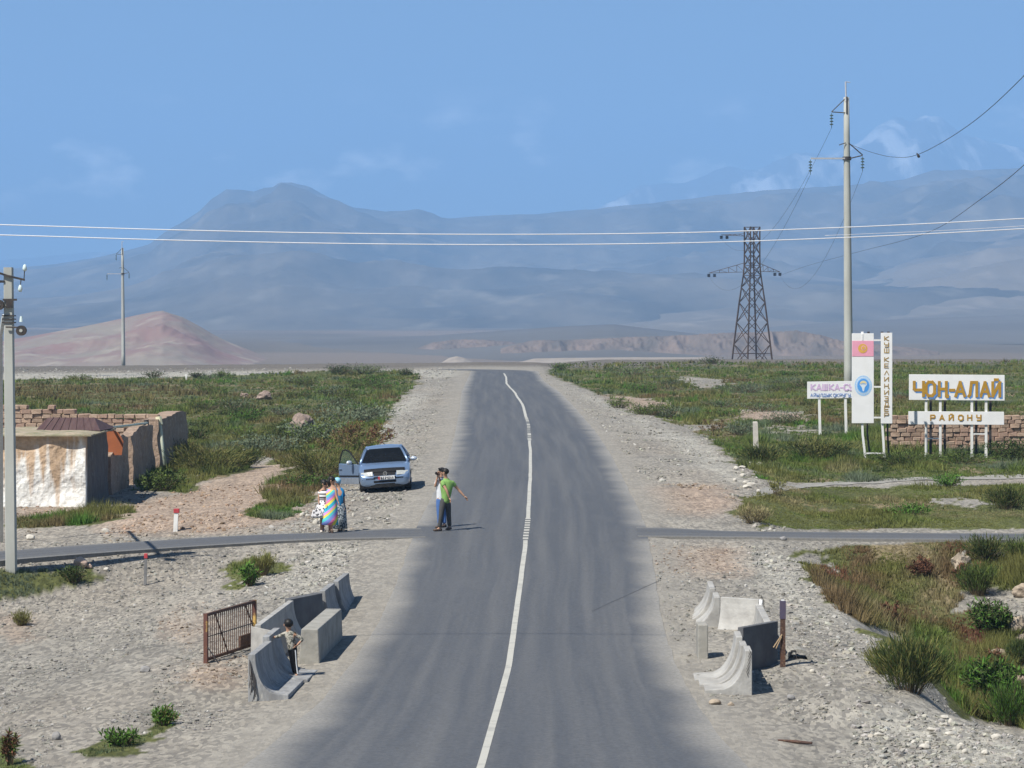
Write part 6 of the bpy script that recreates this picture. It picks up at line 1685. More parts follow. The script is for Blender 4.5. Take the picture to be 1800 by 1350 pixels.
# greenhouse: pillars and roof in paint, panes inset
def gp(y, hw, z): return (hw, y, z)
base_f, base_r = (1.40, 0.79, 0.945), (4.02, 0.74, 0.985)
top_f, top_r = (2.14, 0.565, 1.375), (3.36, 0.55, 1.40)
roof = MB()
rs = []
for y, hw, z, cr_ in ((2.10, 0.572, 1.352, 0.0), (2.16, 0.585, 1.378, 0.035), (2.5, 0.60, 1.415, 0.045), (2.9, 0.60, 1.42, 0.045), (3.3, 0.575, 1.40, 0.04), (3.42, 0.56, 1.372, 0.01)):
    n_ = 11
    rs.append([(hw * (2 * i / (n_ - 1) - 1), y, z + cr_ * (1 - (2 * i / (n_ - 1) - 1) ** 2)) for i in range(n_)] + [(hw * (1 - 2 * i / (n_ - 1)), y, z - 0.035) for i in range(n_)])
roof.loft(rs).build('roof', PAINTC, car, smooth=True)
for s in (-1, 1):
    MB().tube([(s * 0.800, 1.36, 0.93), (s * 0.70, 1.72, 1.15), (s * 0.588, 2.14, 1.365)], [0.050, 0.042, 0.040], 8).build('pillar', PAINTC, car, smooth=True)
    MB().tube([(s * 0.585, 3.38, 1.375), (s * 0.68, 3.75, 1.18), (s * 0.76, 4.08, 0.97)], [0.05, 0.075, 0.11], 8).build('pillar', PAINTC, car, smooth=True)
    MB().tube([(s * 0.815, 2.62, 0.93), (s * 0.61, 2.66, 1.38)], [0.03, 0.03], 6).build('pillar', BLACKP, car)
    sw_ = MB().add([(s * 0.80, 1.44, 0.94), (s * 0.815, 2.6, 0.945), (s * 0.60, 2.62, 1.37), (s * 0.575, 2.16, 1.355)], [(0, 1, 2, 3)])
    if s > 0: sw_.build('side_window', DGLASS, car)
    MB().add([(s * 0.815, 2.68, 0.945), (s * 0.775, 3.9, 0.975), (s * 0.575, 3.36, 1.365), (s * 0.60, 2.7, 1.37)], [(0, 1, 2, 3)]).build('side_window', DGLASS, car)
    MB().box((s * 0.84, 2.66, 0.935), (0.05, 2.5, 0.02)).build('belt_trim', BLACKP, car)
    MB().box((s * 0.877, 2.35, 0.52), (0.02, 2.35, 0.05)).build('side_strip', BLACKP, car)
wv = []
for j, (y, hw, z, bow) in enumerate(((1.38, 0.755, 0.948, 0.10), (1.75, 0.655, 1.165, 0.08), (2.13, 0.545, 1.365, 0.05))):
    for i in range(9):
        f = 2 * i / 8 - 1
        wv.append((hw * f, y - bow * (1 - f * f), z + 0.012 * (1 - f * f)))
MB().add(wv, [(j * 9 + i, j * 9 + i + 1, (j + 1) * 9 + i + 1, (j + 1) * 9 + i) for j in range(2) for i in range(8)]).build('windscreen', DGLASS, car, smooth=True)
MB().add([(-0.55, 3.40, 1.37), (0.55, 3.40, 1.37), (0.70, 4.05, 0.995), (-0.70, 4.05, 0.995)], [(0, 1, 2, 3)]).build('rear_window', DGLASS, car)
MB().box((0.06, 1.62, 1.02), (0.05, 0.02, 0.05)).tube([(0.06, 1.66, 1.2), (0.06, 1.62, 1.04)], 0.004, 4).build('hanging_charm', CHROME, car)
# nose
fy_ = lambda x: 0.035 + 0.14 * (abs(x) / 0.8) ** 2.4
def facestrip(name, xs, zlo, zhi, m, off=0.012, back=0.05, slope=0.0, smooth=False):
    b = MB(); n_ = len(xs)
    vs = []
    for x in xs:
        y = fy_(x) - off
        zl_, zh_ = (zlo(x) if callable(zlo) else zlo), (zhi(x) if callable(zhi) else zhi)
        vs += [(x, y, zl_), (x, y + slope, zh_), (x, y + slope + back, zh_), (x, y + back, zl_)]
    fs = []
    for i in range(n_ - 1):
        a_, c_ = i * 4, (i + 1) * 4
        fs += [(a_, c_, c_ + 1, a_ + 1), (a_ + 1, c_ + 1, c_ + 2, a_ + 2), (a_ + 2, c_ + 2, c_ + 3, a_ + 3), (a_ + 3, c_ + 3, c_, a_)]
    fs += [(0, 1, 2, 3), ((n_ - 1) * 4 + 3, (n_ - 1) * 4 + 2, (n_ - 1) * 4 + 1, (n_ - 1) * 4)]
    return b.add(vs, fs).build(name, m, car, smooth=smooth)
X8 = [i / 8 * 0.80 for i in range(-8, 9)]
facestrip('bumper', X8, 0.30, 0.475, PAINTC, 0.05, 0.10)
facestrip('bumper_strip', X8, 0.475, 0.525, BLACKP, 0.058, 0.11)
facestrip('bumper_top', X8, 0.525, 0.56, PAINTC, 0.045, 0.10)
facestrip('lower_grille', [i / 6 * 0.62 for i in range(-6, 7)], 0.325, 0.40, BLACKP, 0.058, 0.03)
facestrip('chin', X8, 0.17, 0.30, UNDER, 0.052, 0.12)
facestrip('grille', [-0.36, -0.2, 0, 0.2, 0.36], lambda x: 0.565 + 0.0 * x, lambda x: 0.69, BLACKP, 0.055, 0.10, 0.10)
facestrip('grille_frame', [-0.34, 0, 0.34], 0.553, 0.566, CHROME, 0.036, 0.05)
for s in (-1, 1):
    xs = [s * v for v in (0.40, 0.5, 0.6, 0.7, 0.78)]
    facestrip('headlight', xs, lambda x: 0.565 + 0.02 * (abs(x) - 0.4), lambda x: 0.70 - 0.05 * (abs(x) - 0.4), LAMP, 0.075, 0.12, 0.09)
    facestrip('fog_lamp', [s * 0.66, s * 0.72, s * 0.77], 0.33, 0.39, BLACKP, 0.056, 0.03)
# smoked bonnet deflector
dv = []
for i in range(13):
    x = -0.68 + 1.36 * i / 12
    dv += [(x, 0.045 + 0.10 * (x / 0.7) ** 2, 0.685 + 0.0 * x), (x, 0.10 + 0.10 * (x / 0.7) ** 2, 0.785 - 0.02 * (x / 0.7) ** 2), (x, 0.22 + 0.10 * (x / 0.7) ** 2, 0.80 - 0.02 * (x / 0.7) ** 2)]
MB().add(dv, [(i * 3 + k, i * 3 + 3 + k, i * 3 + 4 + k, i * 3 + 1 + k) for i in range(12) for k in range(2)]).build('bonnet_deflector', BLACKP, car, smooth=True)
# badge: ring with two stacked zigzags
bc = Vector((0.02, -0.02, 0.625))
b = MB(); n_ = 20
for i in range(n_):
    a0, a1 = 2 * math.pi * i / n_, 2 * math.pi * (i + 1) / n_
    b.add([bc + Vector((r_ * math.cos(q), dy, r_ * math.sin(q))) for dy in (-0.012, 0.01) for r_, q in ((0.056, a0), (0.056, a1), (0.070, a1), (0.070, a0))], [(0, 1, 2, 3), (7, 6, 5, 4), (3, 2, 6, 7), (0, 4, 5, 1)])
for pl_ in ([(-.03, .045), (0, .005), (.03, .045)], [(-.052, .02), (-.028, -.045), (0, -.005), (.028, -.045), (.052, .02)]):
    for p_, q_ in zip(pl_[:-1], pl_[1:]): b.tube([bc + Vector((p_[0], -0.004, p_[1])), bc + Vector((q_[0], -0.004, q_[1]))], 0.007, 4)
b.build('badge', CHROME, car)
plate = MB().box((0.06, -0.05, 0.485), (0.54, 0.012, 0.115)).build('number_plate', WHITE, car, bevel=0.004)
MB().box((-0.19, -0.058, 0.485), (0.07, 0.006, 0.10)).build('plate_flag', RED, plate)
xx = -0.13
for ch in 'B2342АА':
    letter(ch, xx, 0.448, 0.040, 0.07, 0.012, -0.056, plate, BLACKP, (0, 0, 0), 0.004); xx += 0.063 if ch not in 'B2' or xx > -0.1 else 0.066
for s in (-1, 1):
    for y in (0.86, 3.56):
        wz = 0.31
        w = thing('wheel', '', '', (s * 0.755, y, wz)); 
        for kk in ('label', 'category'):
            if kk in w: del w[kk]
        w.parent = car
        prof_ = [(0.10, 0.205), (0.105, 0.27), (0.09, 0.302), (0.05, 0.31), (-0.05, 0.31), (-0.09, 0.302), (-0.105, 0.27), (-0.10, 0.205)]
        rings_ = [[(px_, r_ * math.cos(a), r_ * math.sin(a)) for px_, r_ in prof_] for a in [2 * math.pi * k / 26 for k in range(27)]]
        MB().loft(rings_, cap=False).build('tyre', TYRE, w, smooth=True)
        MB().disc((s * 0.075, 0, 0), 0.205, 0.015, 20, 'x').build('rim', GALV, w)
        MB().tube([(-s * 0.02, 0, 0), (s * 0.095, 0, 0)], 0.05, 10).build('hub', GALV, w)
    for y in (0.86, 3.56):
        b = MB()
        for k in range(12):
            a0, a1 = math.pi * k / 12, math.pi * (k + 1) / 12
            b.add([(s * 0.872, y + r_ * math.cos(a), 0.31 + r_ * math.sin(a)) for r_, a in ((0.0, a0), (0.36, a0), (0.36, a1))], [(0, 1, 2)])
        b.build('wheel_arch', UNDER, car)
    MB().box((s * 0.86, 2.2, 0.215), (0.04, 2.3, 0.08)).build('sill', SILL, car)
MB().box((0, 2.3, 0.20), (1.5, 4.2, 0.1)).build('floor_pan', UNDER, car)
# mirrors
def mirror(c, s, parent):
    MB().ell(c, (0.115, 0.075, 0.075), 14, 10).build('mirror', mat('mirror_shell', (0.52, 0.58, 0.66), (0.48, 0.54, 0.62), scale=4, rough=0.3, metal=0.3, coat=0.5), parent, smooth=True)
    MB().box((c[0] - s * 0.12, c[1] + 0.01, c[2] - 0.05), (0.10, 0.05, 0.04)).build('mirror_arm', BLACKP, parent)
mirror((1.00, 1.58, 0.985), 1, car)
# open front door on the verge side, hinged at its front edge
door = thing('door', '', '', (-0.872, 1.36, 0)); 
for kk in ('label', 'category'):
    if kk in door: del door[kk]
door.parent = car
door.rotation_euler = (0, 0, R(38))
door['label'] = 'open front door with framed window'
dn = []
shape = [(0.0, 0.30), (0.0, 0.90), (1.12, 0.945), (1.15, 0.62), (1.10, 0.30), (0.9, 0.25), (0.1, 0.25)]
MB().prism([(y, z) for y, z in shape], (0.075, 0, 0), (0.0, 0, 0), (0, 1, 0), (0, 0, 1)).build('door_panel', PAINTC, door, bevel=0.015)
MB().box((-0.008, 0.56, 0.52), (0.016, 1.10, 0.045)).build('door_strip', BLACKP, door)
MB().box((-0.004, 0.55, 0.36), (0.012, 1.06, 0.20)).build('door_lower', SILL, door)
MB().tube([(0.03, 0.06, 0.92), (0.11, 0.40, 1.15), (0.19, 0.72, 1.34), (0.205, 0.95, 1.395), (0.19, 1.10, 1.37), (0.10, 1.13, 1.12), (0.035, 1.13, 0.94)], 0.026, 6).build('window_frame', BLACKP, door, smooth=True)
gls = bpy.data.materials.new('clear_window'); gls.use_nodes = True
gb_ = gls.node_tree.nodes['Principled BSDF']; gb_.inputs['Base Color'].default_value = (0.05, 0.09, 0.07, 1); gb_.inputs['Roughness'].default_value = 0.1; gb_.inputs['Alpha'].default_value = 0.38; gb_.inputs['Specular IOR Level'].default_value = 0.3
MB().add([(0.035, 0.10, 0.93), (0.12, 0.42, 1.14), (0.195, 0.74, 1.33), (0.205, 0.95, 1.38), (0.185, 1.09, 1.355), (0.035, 1.11, 0.945)], [(0, 1, 2, 3, 4, 5)]).build('window_pane', gls, door)
MB().box((-0.02, 1.02, 0.76), (0.03, 0.16, 0.035)).build('handle', PAINTC, door, bevel=0.008)
MB().box((0.095, 0.55, 0.60), (0.04, 0.95, 0.55)).build('door_card', BLACKP, door)
mirror((-0.16, 0.30, 0.985), -1, door)

# ------------------------------------------------------------------ people
SKIN = mat('skin', (0.46, 0.27, 0.18), (0.41, 0.235, 0.155), scale=9, rough=0.6, spec=0.3)
HAIR = mat('black_hair', (0.010, 0.009, 0.008), (0.02, 0.017, 0.014), scale=40, rough=0.5)
EYE = mat('dark_eye', (0.01, 0.008, 0.006), None)
LIP = mat('lips', (0.36, 0.14, 0.11), None)
def skin(name, pts, edges, m, parent, sub=2, root=0):
    me = bpy.data.meshes.new(name)
    me.from_pydata([p[0] for p in pts], edges, [])
    o_ = link(name, me, parent)
    o_.modifiers.new('skin', 'SKIN').use_smooth_shade = True
    for i, p in enumerate(pts):
        sv = me.skin_vertices[0].data[i]
        r_ = p[1]
        sv.radius = r_ if isinstance(r_, tuple) else (r_, r_)
        sv.use_root = (i == root)
    sb_ = o_.modifiers.new('sub', 'SUBSURF'); sb_.levels = sub; sb_.render_levels = sub
    me.materials.append(m)
    return o_
def V3(*a): return Vector(a)
def make_hand(w, d, thumb, parent, name='hand', size=1.0, curl=0.35):
    """palm and five fingers from the wrist w along direction d; thumb points to the thumb side"""
    d = d.normalized(); th_ = (thumb - d * thumb.dot(d)).normalized(); nrm = d.cross(th_)
    b = MB()
    b.tube([w, w + d * 0.035 * size, w + d * 0.085 * size], [0.022 * size, 0.034 * size, 0.036 * size], 8, ry=[0.018 * size, 0.015 * size, 0.014 * size], up=th_)
    for k, (off_, ln) in enumerate(((0.026, 0.066), (0.009, 0.075), (-0.009, 0.070), (-0.026, 0.055))):
        p = w + d * 0.08 * size + th_ * off_ * size
        q = p + (d + nrm * 0.12) * ln * 0.45 * size
        r_ = q + (d * (1 - curl) + nrm * curl * 1.2).normalized() * ln * 0.55 * size
        b.tube([p, q, r_], [0.0095 * size, 0.009 * size, 0.007 * size], 6)
    p = w + d * 0.03 * size + th_ * 0.028 * size
    b.tube([p, p + (th_ * 0.8 + d * 0.6) * 0.035 * size, p + (th_ * 0.7 + d * 1.3) * 0.055 * size], [0.012 * size, 0.011 * size, 0.008 * size], 6)
    return b.build(name, SKIN, parent, smooth=True)
def make_head(c, face, parent, sc=1.0, hair='short', hairm=None):
    """face features and hair on a head whose centre is c, looking along face"""
    f = face.normalized(); up = V3(0, 0, 1); s = f.cross(up).normalized()
    M = Matrix((s, f, up)).transposed()
    L = lambda x, y, z: c + M @ V3(x * sc, y * sc, z * sc)
    MB().add([L(-.016, .088, -.02), L(.016, .088, -.02), L(0, .122, -.022), L(0, .092, .03), L(0, .09, -.034)], [(0, 2, 3), (2, 1, 3), (0, 4, 2), (4, 1, 2)]).build('nose', SKIN, parent)
    for x in (-1, 1):
        MB().ell(L(x * .034, .088, .018), (.013 * sc, .008 * sc, .008 * sc), 8, 6, M).build('eye', EYE, parent)
        MB().ell(L(x * .034, .092, .036), (.02 * sc, .006 * sc, .005 * sc), 8, 6, M).build('eyebrow', HAIR, parent)
        MB().ell(L(x * .083, .0, -.005), (.012 * sc, .02 * sc, .03 * sc), 8, 6, M).build('ear', SKIN, parent)
    MB().ell(L(0, .088, -.055), (.024 * sc, .008 * sc, .008 * sc), 8, 6, M).build('mouth', LIP, parent)
    h = MB()
    if hair == 'short':
        h.ell(L(0, -.022, .035), (.092 * sc, .098 * sc, .088 * sc), 16, 12, M)
        h.ell(L(0, .045, .082), (.075 * sc, .05 * sc, .035 * sc), 12, 8, M)
    elif hair == 'bun':
        h.ell(L(0, -.022, .03), (.095 * sc, .10 * sc, .092 * sc), 16, 12, M)
        h.ell(L(0, -.11, .03), (.05 * sc, .05 * sc, .05 * sc), 12, 8, M)
    elif hair == 'long':
        h.ell(L(0, -.022, .03), (.097 * sc, .10 * sc, .092 * sc), 16, 12, M)
        h.tube([L(0, -.06, .03), L(0, -.09, -.06), L(0, -.085, -.16)], [.08 * sc, .075 * sc, .045 * sc], 10)
    if hair != 'scarf': h.build('hair', hairm or HAIR, parent, smooth=True)
    else:
        h.ell(L(0, -.018, .035), (.105 * sc, .108 * sc, .098 * sc), 16, 12, M).ell(L(0, -.10, -.02), (.05 * sc, .05 * sc, .07 * sc), 12, 8, M)
        h.build('headscarf', hairm, parent, smooth=True)

def person(label, base, J, shirt, trousers, shoes, face, hair='short', hairm=None, k=1.0, sleeve=0.45, legs=True, gap=0.0, hsc=1.0, hat=None, thumbs=None):
    """J: joints relative to base (x right, y away, z up) in metres. one continuous skinned body, clothes on top"""
    t_ = thing('person', label, 'person', base)
    J = {n: Vector(v) for n, v in J.items()}
    pel, che, nck, hd = J['pelvis'], J['chest'], J['neck'], J['head']
    bel = pel.lerp(che, 0.45)
    ht = hd + V3(0, 0, 0.075 * hsc)
    pts = [(pel, (0.12 * k, 0.10 * k)), (bel, (0.115 * k, 0.09 * k)), (che, (0.13 * k, 0.10 * k)), (nck, 0.052 * k), (hd - V3(0, 0, 0.055 * hsc), 0.062 * hsc), (hd + V3(0, 0, 0.01), 0.088 * hsc), (ht, 0.060 * hsc)]
    ed = [(0, 1), (1, 2), (2, 3), (3, 4), (4, 5), (5, 6)]
    for s in 'LR':
        b0 = len(pts)
        sh_, el, ha = J['sh' + s], J['el' + s], J['ha' + s]
        pts += [(sh_, 0.055 * k), (sh_.lerp(el, 0.5), 0.045 * k), (el, 0.036 * k), (el.lerp(ha, 0.35), 0.037 * k), (ha, 0.024 * k)]
        ed += [(2, b0), (b0, b0 + 1), (b0 + 1, b0 + 2), (b0 + 2, b0 + 3), (b0 + 3, b0 + 4)]
        b0 = len(pts)
        hp, kn, an, to = J['hip' + s], J['kn' + s], J['an' + s], J['to' + s]
        pts += [(hp, 0.085 * k), (hp.lerp(kn, 0.5), 0.072 * k), (kn, 0.052 * k), (kn.lerp(an, 0.35), 0.053 * k), (an, 0.034 * k), (to, 0.03 * k)]
        ed += [(0, b0), (b0, b0 + 1), (b0 + 1, b0 + 2), (b0 + 2, b0 + 3), (b0 + 3, b0 + 4), (b0 + 4, b0 + 5)]
    skin('body', pts, ed, SKIN, t_)
    for s in 'LR':
        d = J['ha' + s] - J['el' + s]
        tb_ = (thumbs or {}).get(s, V3(0, -0.6, 0.5))
        make_hand(J['ha' + s], d, tb_, t_, size=1.0 * k)
        an, to = J['an' + s], J['to' + s]
        dv_ = (to - an); dv_.z = 0
        if dv_.length < 0.02: dv_ = V3(0, -0.1, 0)
        dv_.normalize()
        zs_ = min(an.z, to.z)
        M_ = MB(); sd = V3(-dv_.y, dv_.x, 0)
        base_ = an - dv_ * 0.05 * k; base_.z = an.z - 0.035 * k
        M_.tube([base_ - dv_ * 0.02 * k, base_ + dv_ * 0.05 * k, base_ + dv_ * 0.15 * k - V3(0, 0, 0.008), base_ + dv_ * 0.225 * k - V3(0, 0, 0.015)], [0.036 * k, 0.042 * k, 0.040 * k, 0.022 * k], 10, ry=[0.03 * k, 0.04 * k, 0.045 * k, 0.03 * k], up=(0, 0, 1))
        M_.build('shoe', shoes, t_, smooth=True)
    if shirt is not None:
        e = 0.016
        sp_ = [(pel - V3(0, 0, 0.09 * k), (0.148 * k, 0.128 * k)), (bel, (0.150 * k, 0.125 * k)), (che, (0.162 * k, 0.130 * k)), (nck + V3(0, 0, 0.012 * k), 0.072 * k)]
        se = [(0, 1), (1, 2), (2, 3)]
        for s in 'LR':
            b0 = len(sp_)
            sh_, el, ha = J['sh' + s], J['el' + s], J['ha' + s]
            sp_ += [(sh_, 0.080 * k)]; se += [(2, b0)]
            if sleeve <= 1:
                sp_ += [(sh_.lerp(el, sleeve * 0.6), 0.064 * k), (sh_.lerp(el, sleeve), 0.066 * k)]; se += [(b0, b0 + 1), (b0 + 1, b0 + 2)]
            else:
                sp_ += [(sh_.lerp(el, 0.5), 0.060 * k), (el, 0.050 * k), (el.lerp(ha, sleeve - 1), 0.042 * k)]; se += [(b0, b0 + 1), (b0 + 1, b0 + 2), (b0 + 2, b0 + 3)]
        skin('shirt', sp_, se, shirt, t_, root=1)
    if trousers is not None:
        tp = [(pel, (0.138 * k, 0.118 * k)), (pel + V3(0, 0, 0.13 * k), (0.12 * k, 0.10 * k))]; te = [(0, 1)]
        for s in 'LR':
            hp, kn, an = J['hip' + s], J['kn' + s], J['an' + s]
            b0 = len(tp)
            tp += [(hp, 0.103 * k), (hp.lerp(kn, 0.5), 0.088 * k), (kn, 0.070 * k), (kn.lerp(an, 0.5), 0.066 * k), (an + V3(0, 0, 0.02), 0.062 * k)]
            te += [(0, b0), (b0, b0 + 1), (b0 + 1, b0 + 2), (b0 + 2, b0 + 3), (b0 + 3, b0 + 4)]
        skin('trousers', tp, te, trousers, t_)
    make_head(hd, Vector(face), t_, hsc, hair, hairm)
    return t_

def cloth(name, c1, c2=None, **kw): return mat(name, c1, c2 or tuple(c * 0.8 for c in c1), scale=kw.pop('scale', 6), rough=0.9, spec=0.1, **kw)
GREEN = cloth('green_tshirt', (0.25, 0.44, 0.13)); GREYT = cloth('grey_trousers', (0.085, 0.085, 0.085)); JEANS = cloth('blue_jeans', (0.09, 0.18, 0.42)); WHITE_T = cloth('white_tshirt', (0.80, 0.82, 0.85))
SHOE = mat('brown_shoes', (0.10, 0.07, 0.05), (0.07, 0.05, 0.04), scale=20, rough=0.6); SANDAL = mat('pale_sandals', (0.62, 0.58, 0.52), (0.5, 0.46, 0.42), scale=20, rough=0.6); BLACKSH = mat('black_shoes', (0.02, 0.02, 0.02), None, rough=0.5)
BLUE_T2 = cloth('blue_top', (0.03, 0.20, 0.42)); SCARF = cloth('pale_blue_scarf', (0.32, 0.62, 0.80))

# two men on the road
mb = pix(781, 939)
mb.z = float(road_top(np.array(mb.x), np.array(mb.y)))
k_ = mb.y / 5000
def J_(px, py, y=0.0): return V3((px - 781) * k_, y, (939 - py) * k_ + 0.0)
person('man in a green t-shirt and grey trousers with one arm stretched out', mb, dict(
    pelvis=J_(783, 886), chest=J_(785.5, 860), neck=J_(784, 846), head=J_(782, 836, -0.02),
    shL=J_(777.5, 853, -0.12), elL=J_(786, 868, -0.20), haL=J_(790, 880, -0.17), shR=J_(796, 855, 0.06), elR=J_(806, 867, 0.12), haR=J_(816.5, 878.5, 0.10),
    hipL=J_(778.5, 889, -0.04), knL=J_(775.5, 911, -0.06), anL=J_(772.5, 934, -0.02), toL=J_(763, 938, -0.05), hipR=J_(787, 889, 0.06), knR=J_(788.5, 911, 0.10), anR=J_(790, 933, 0.22), toR=J_(785, 937, 0.10)),
    GREEN, GREYT, SHOE, (-0.9, 0.25, 0), k=0.98, sleeve=0.42)
mw = pix(776, 936); mw.y += 0.55; mw.x = (776 - 900) / 5000 * mw.y
mw.z = float(road_top(np.array(mw.x), np.array(mw.y)))
kb = mw.y / 5000
def J_(px, py, y=0.0): return V3((px - 776) * kb, y, (936 - py) * kb)
pm = person('man in a white t-shirt and blue jeans taking a photo behind the green shirt', mw, dict(
    pelvis=J_(774.5, 889), chest=J_(774, 862), neck=J_(775, 847), head=J_(776, 838),
    shL=J_(769, 853, -0.06), elL=J_(765, 864, -0.12), haL=J_(769.5, 845, -0.16), shR=J_(780, 853, 0.08), elR=J_(777, 864, -0.08), haR=J_(772, 846, -0.18),
    hipL=J_(772, 892, -0.05), knL=J_(772, 913, -0.05), anL=J_(773, 932, -0.03), toL=J_(768, 936, -0.12), hipR=J_(778, 892, 0.06), knR=J_(780.5, 912, 0.06), anR=J_(781, 931, 0.05), toR=J_(777, 936, -0.02)),
    WHITE_T, JEANS, SHOE, (-0.75, -0.6, 0), k=0.95, sleeve=0.7, thumbs={'L': V3(0.6, 0, 0.6), 'R': V3(-0.6, 0, 0.6)})
cam_o = thing('camera_body', 'small black camera held up to the photographer face', 'camera', mw + J_(769, 840, -0.20))
MB().box((0, 0, 0), (0.11, 0.05, 0.075)).build('casing', BLACKP, cam_o, bevel=0.006)
MB().tube([(-0.02, -0.025, 0), (-0.035, -0.075, 0)], 0.03, 12).build('lens', BLACKP, cam_o)

# three women by the lane
def dress(parent, rings, m, name='dress', n=20, pleat=0.0):
    rr = []
    for i, (c, rx_, ry_) in enumerate(rings):
        rr.append([V3(c[0] + rx_ * math.cos(2 * math.pi * q / n) * (1 + pleat * (i / len(rings)) * math.cos(q * 6 * 2 * math.pi / n * 1.0)), c[1] + ry_ * math.sin(2 * math.pi * q / n), c[2]) for q in range(n)])
    return MB().loft(rr).build(name, m, parent, smooth=True)
def pattern(name, ramp, scale, dist=3.0, rot=(0, 0, 0), kind='BANDS'):
    m = bpy.data.materials.new(name); m.use_nodes = True
    n, l = m.node_tree.nodes, m.node_tree.links
    b = n['Principled BSDF']; b.inputs['Roughness'].default_value = 0.9; b.inputs['Specular IOR Level'].default_value = 0.1
    t = n.new('ShaderNodeTexCoord'); mp_ = n.new('ShaderNodeMapping'); mp_.inputs['Rotation'].default_value = rot; l.new(t.outputs['Object'], mp_.inputs['Vector'])
    if kind == 'BANDS':
        w = n.new('ShaderNodeTexWave'); w.bands_direction = 'Z'; w.wave_profile = 'SAW'; w.inputs['Scale'].default_value = scale; w.inputs['Distortion'].default_value = dist; w.inputs['Detail'].default_value = 0.5; w.inputs['Detail Scale'].default_value = 1.0
        l.new(mp_.outputs['Vector'], w.inputs['Vector']); out = w.outputs['Fac']
    else:
        w = n.new('ShaderNodeTexNoise'); w.inputs['Scale'].default_value = scale; w.inputs['Detail'].default_value = 2; l.new(mp_.outputs['Vector'], w.inputs['Vector']); out = w.outputs['Fac']
    r = n.new('ShaderNodeValToRGB'); r.color_ramp.interpolation = 'CONSTANT'
    while len(r.color_ramp.elements) > 1: r.color_ramp.elements.remove(r.color_ramp.elements[-1])
    r.color_ramp.elements[0].position = ramp[0][0]; r.color_ramp.elements[0].color = (*ramp[0][1], 1)
    for p, c in ramp[1:]:
        e = r.color_ramp.elements.new(p); e.color = (*c, 1)
    l.new(out, r.inputs['Fac']); l.new(r.outputs['Color'], b.inputs['Base Color'])
    return m
RAINBOW = pattern('rainbow_stripes', [(0, (0.05, 0.42, 0.58)), (0.2, (0.72, 0.66, 0.10)), (0.34, (0.75, 0.22, 0.38)), (0.48, (0.22, 0.28, 0.66)), (0.64, (0.10, 0.55, 0.55)), (0.78, (0.75, 0.60, 0.10)), (0.88, (0.62, 0.30, 0.60))], 0.62, 5.5, (0, R(40), 0))
BW = pattern('black_white_print', [(0, (0.06, 0.06, 0.07)), (0.44, (0.74, 0.72, 0.72))], 16, kind='NOISE')
BWS = pattern('black_white_stripes', [(0, (0.74, 0.73, 0.72)), (0.62, (0.05, 0.05, 0.05))], 3.2, 0.6)
GREYP = pattern('grey_print', [(0, (0.05, 0.07, 0.09)), (0.5, (0.36, 0.40, 0.42))], 22, kind='NOISE')

def woman_base(px, py, dy=0.0):
    b_ = pix(px, py); b_.y += dy; b_.x = (px - 900) / 5000 * b_.y
    b_.z = SIDE_Z + 0.02 if abs(b_.y - YS(b_.x)) < 1.5 else float(G(np.array([b_.x]), np.array([b_.y]))[0])
    return b_
# left woman
ba = woman_base(566, 940); kb = ba.y / 5000
def J_(px, py, y=0.0): return V3((px - 566) * kb, y, (940 - py) * kb)
w1 = person('woman in a black and white dress, leftmost of the three women', ba, dict(
    pelvis=J_(568, 896), chest=J_(568.5, 872), neck=J_(570, 863), head=J_(571.5, 855, -0.03),
    shL=J_(562.5, 869, -0.03), elL=J_(560.5, 882, -0.05), haL=J_(562, 893, -0.08), shR=J_(574.5, 870, 0.02), elR=J_(577, 882, 0.02), haR=J_(575, 892, -0.06),
    hipL=J_(565.5, 899, 0), knL=J_(565, 917, 0), anL=J_(564.5, 936, 0), toL=J_(566, 940, -0.15), hipR=J_(570.5, 899, 0), knR=J_(568.5, 917, 0.05), anR=J_(567.5, 935, 0.10), toR=J_(572, 939, -0.03)),
    None, None, SANDAL, (0.55, -0.5, -0.25), 'bun', k=0.86)
dress(w1, [(J_(569, 866), .10, .07), (J_(568.5, 870), .155, .11), (J_(568.5, 877), .15, .11), (J_(568.5, 884), .125, .10)], BWS, 'dress_top')
dress(w1, [(J_(568.5, 884), .127, .102), (J_(568, 892), .165, .14), (J_(567, 902), .22, .19), (J_(565.5, 914), .28, .23)], BW, 'skirt', pleat=0.10)
bgp = thing('handbag', 'black and white patterned bag carried by the leftmost woman', 'bag', ba + J_(558, 905, -0.22))
MB().add([V3(x * 0.16, y * 0.05, -0.10) for x, y in ((-1, -1), (1, -1), (1, 1), (-1, 1))] + [V3(x * 0.11, y * 0.03, 0.08) for x, y in ((-1, -1), (1, -1), (1, 1), (-1, 1))], [(3, 2, 1, 0), (4, 5, 6, 7), (0, 1, 5, 4), (1, 2, 6, 5), (2, 3, 7, 6), (3, 0, 4, 7)]).build('pouch', BW, bgp, bevel=0.01)
MB().tube([V3(-0.06, 0, 0.08), V3(0.0, 0.02, 0.17), V3(0.06, 0.05, 0.08)], 0.008, 5).build('strap', BLACKP, bgp)
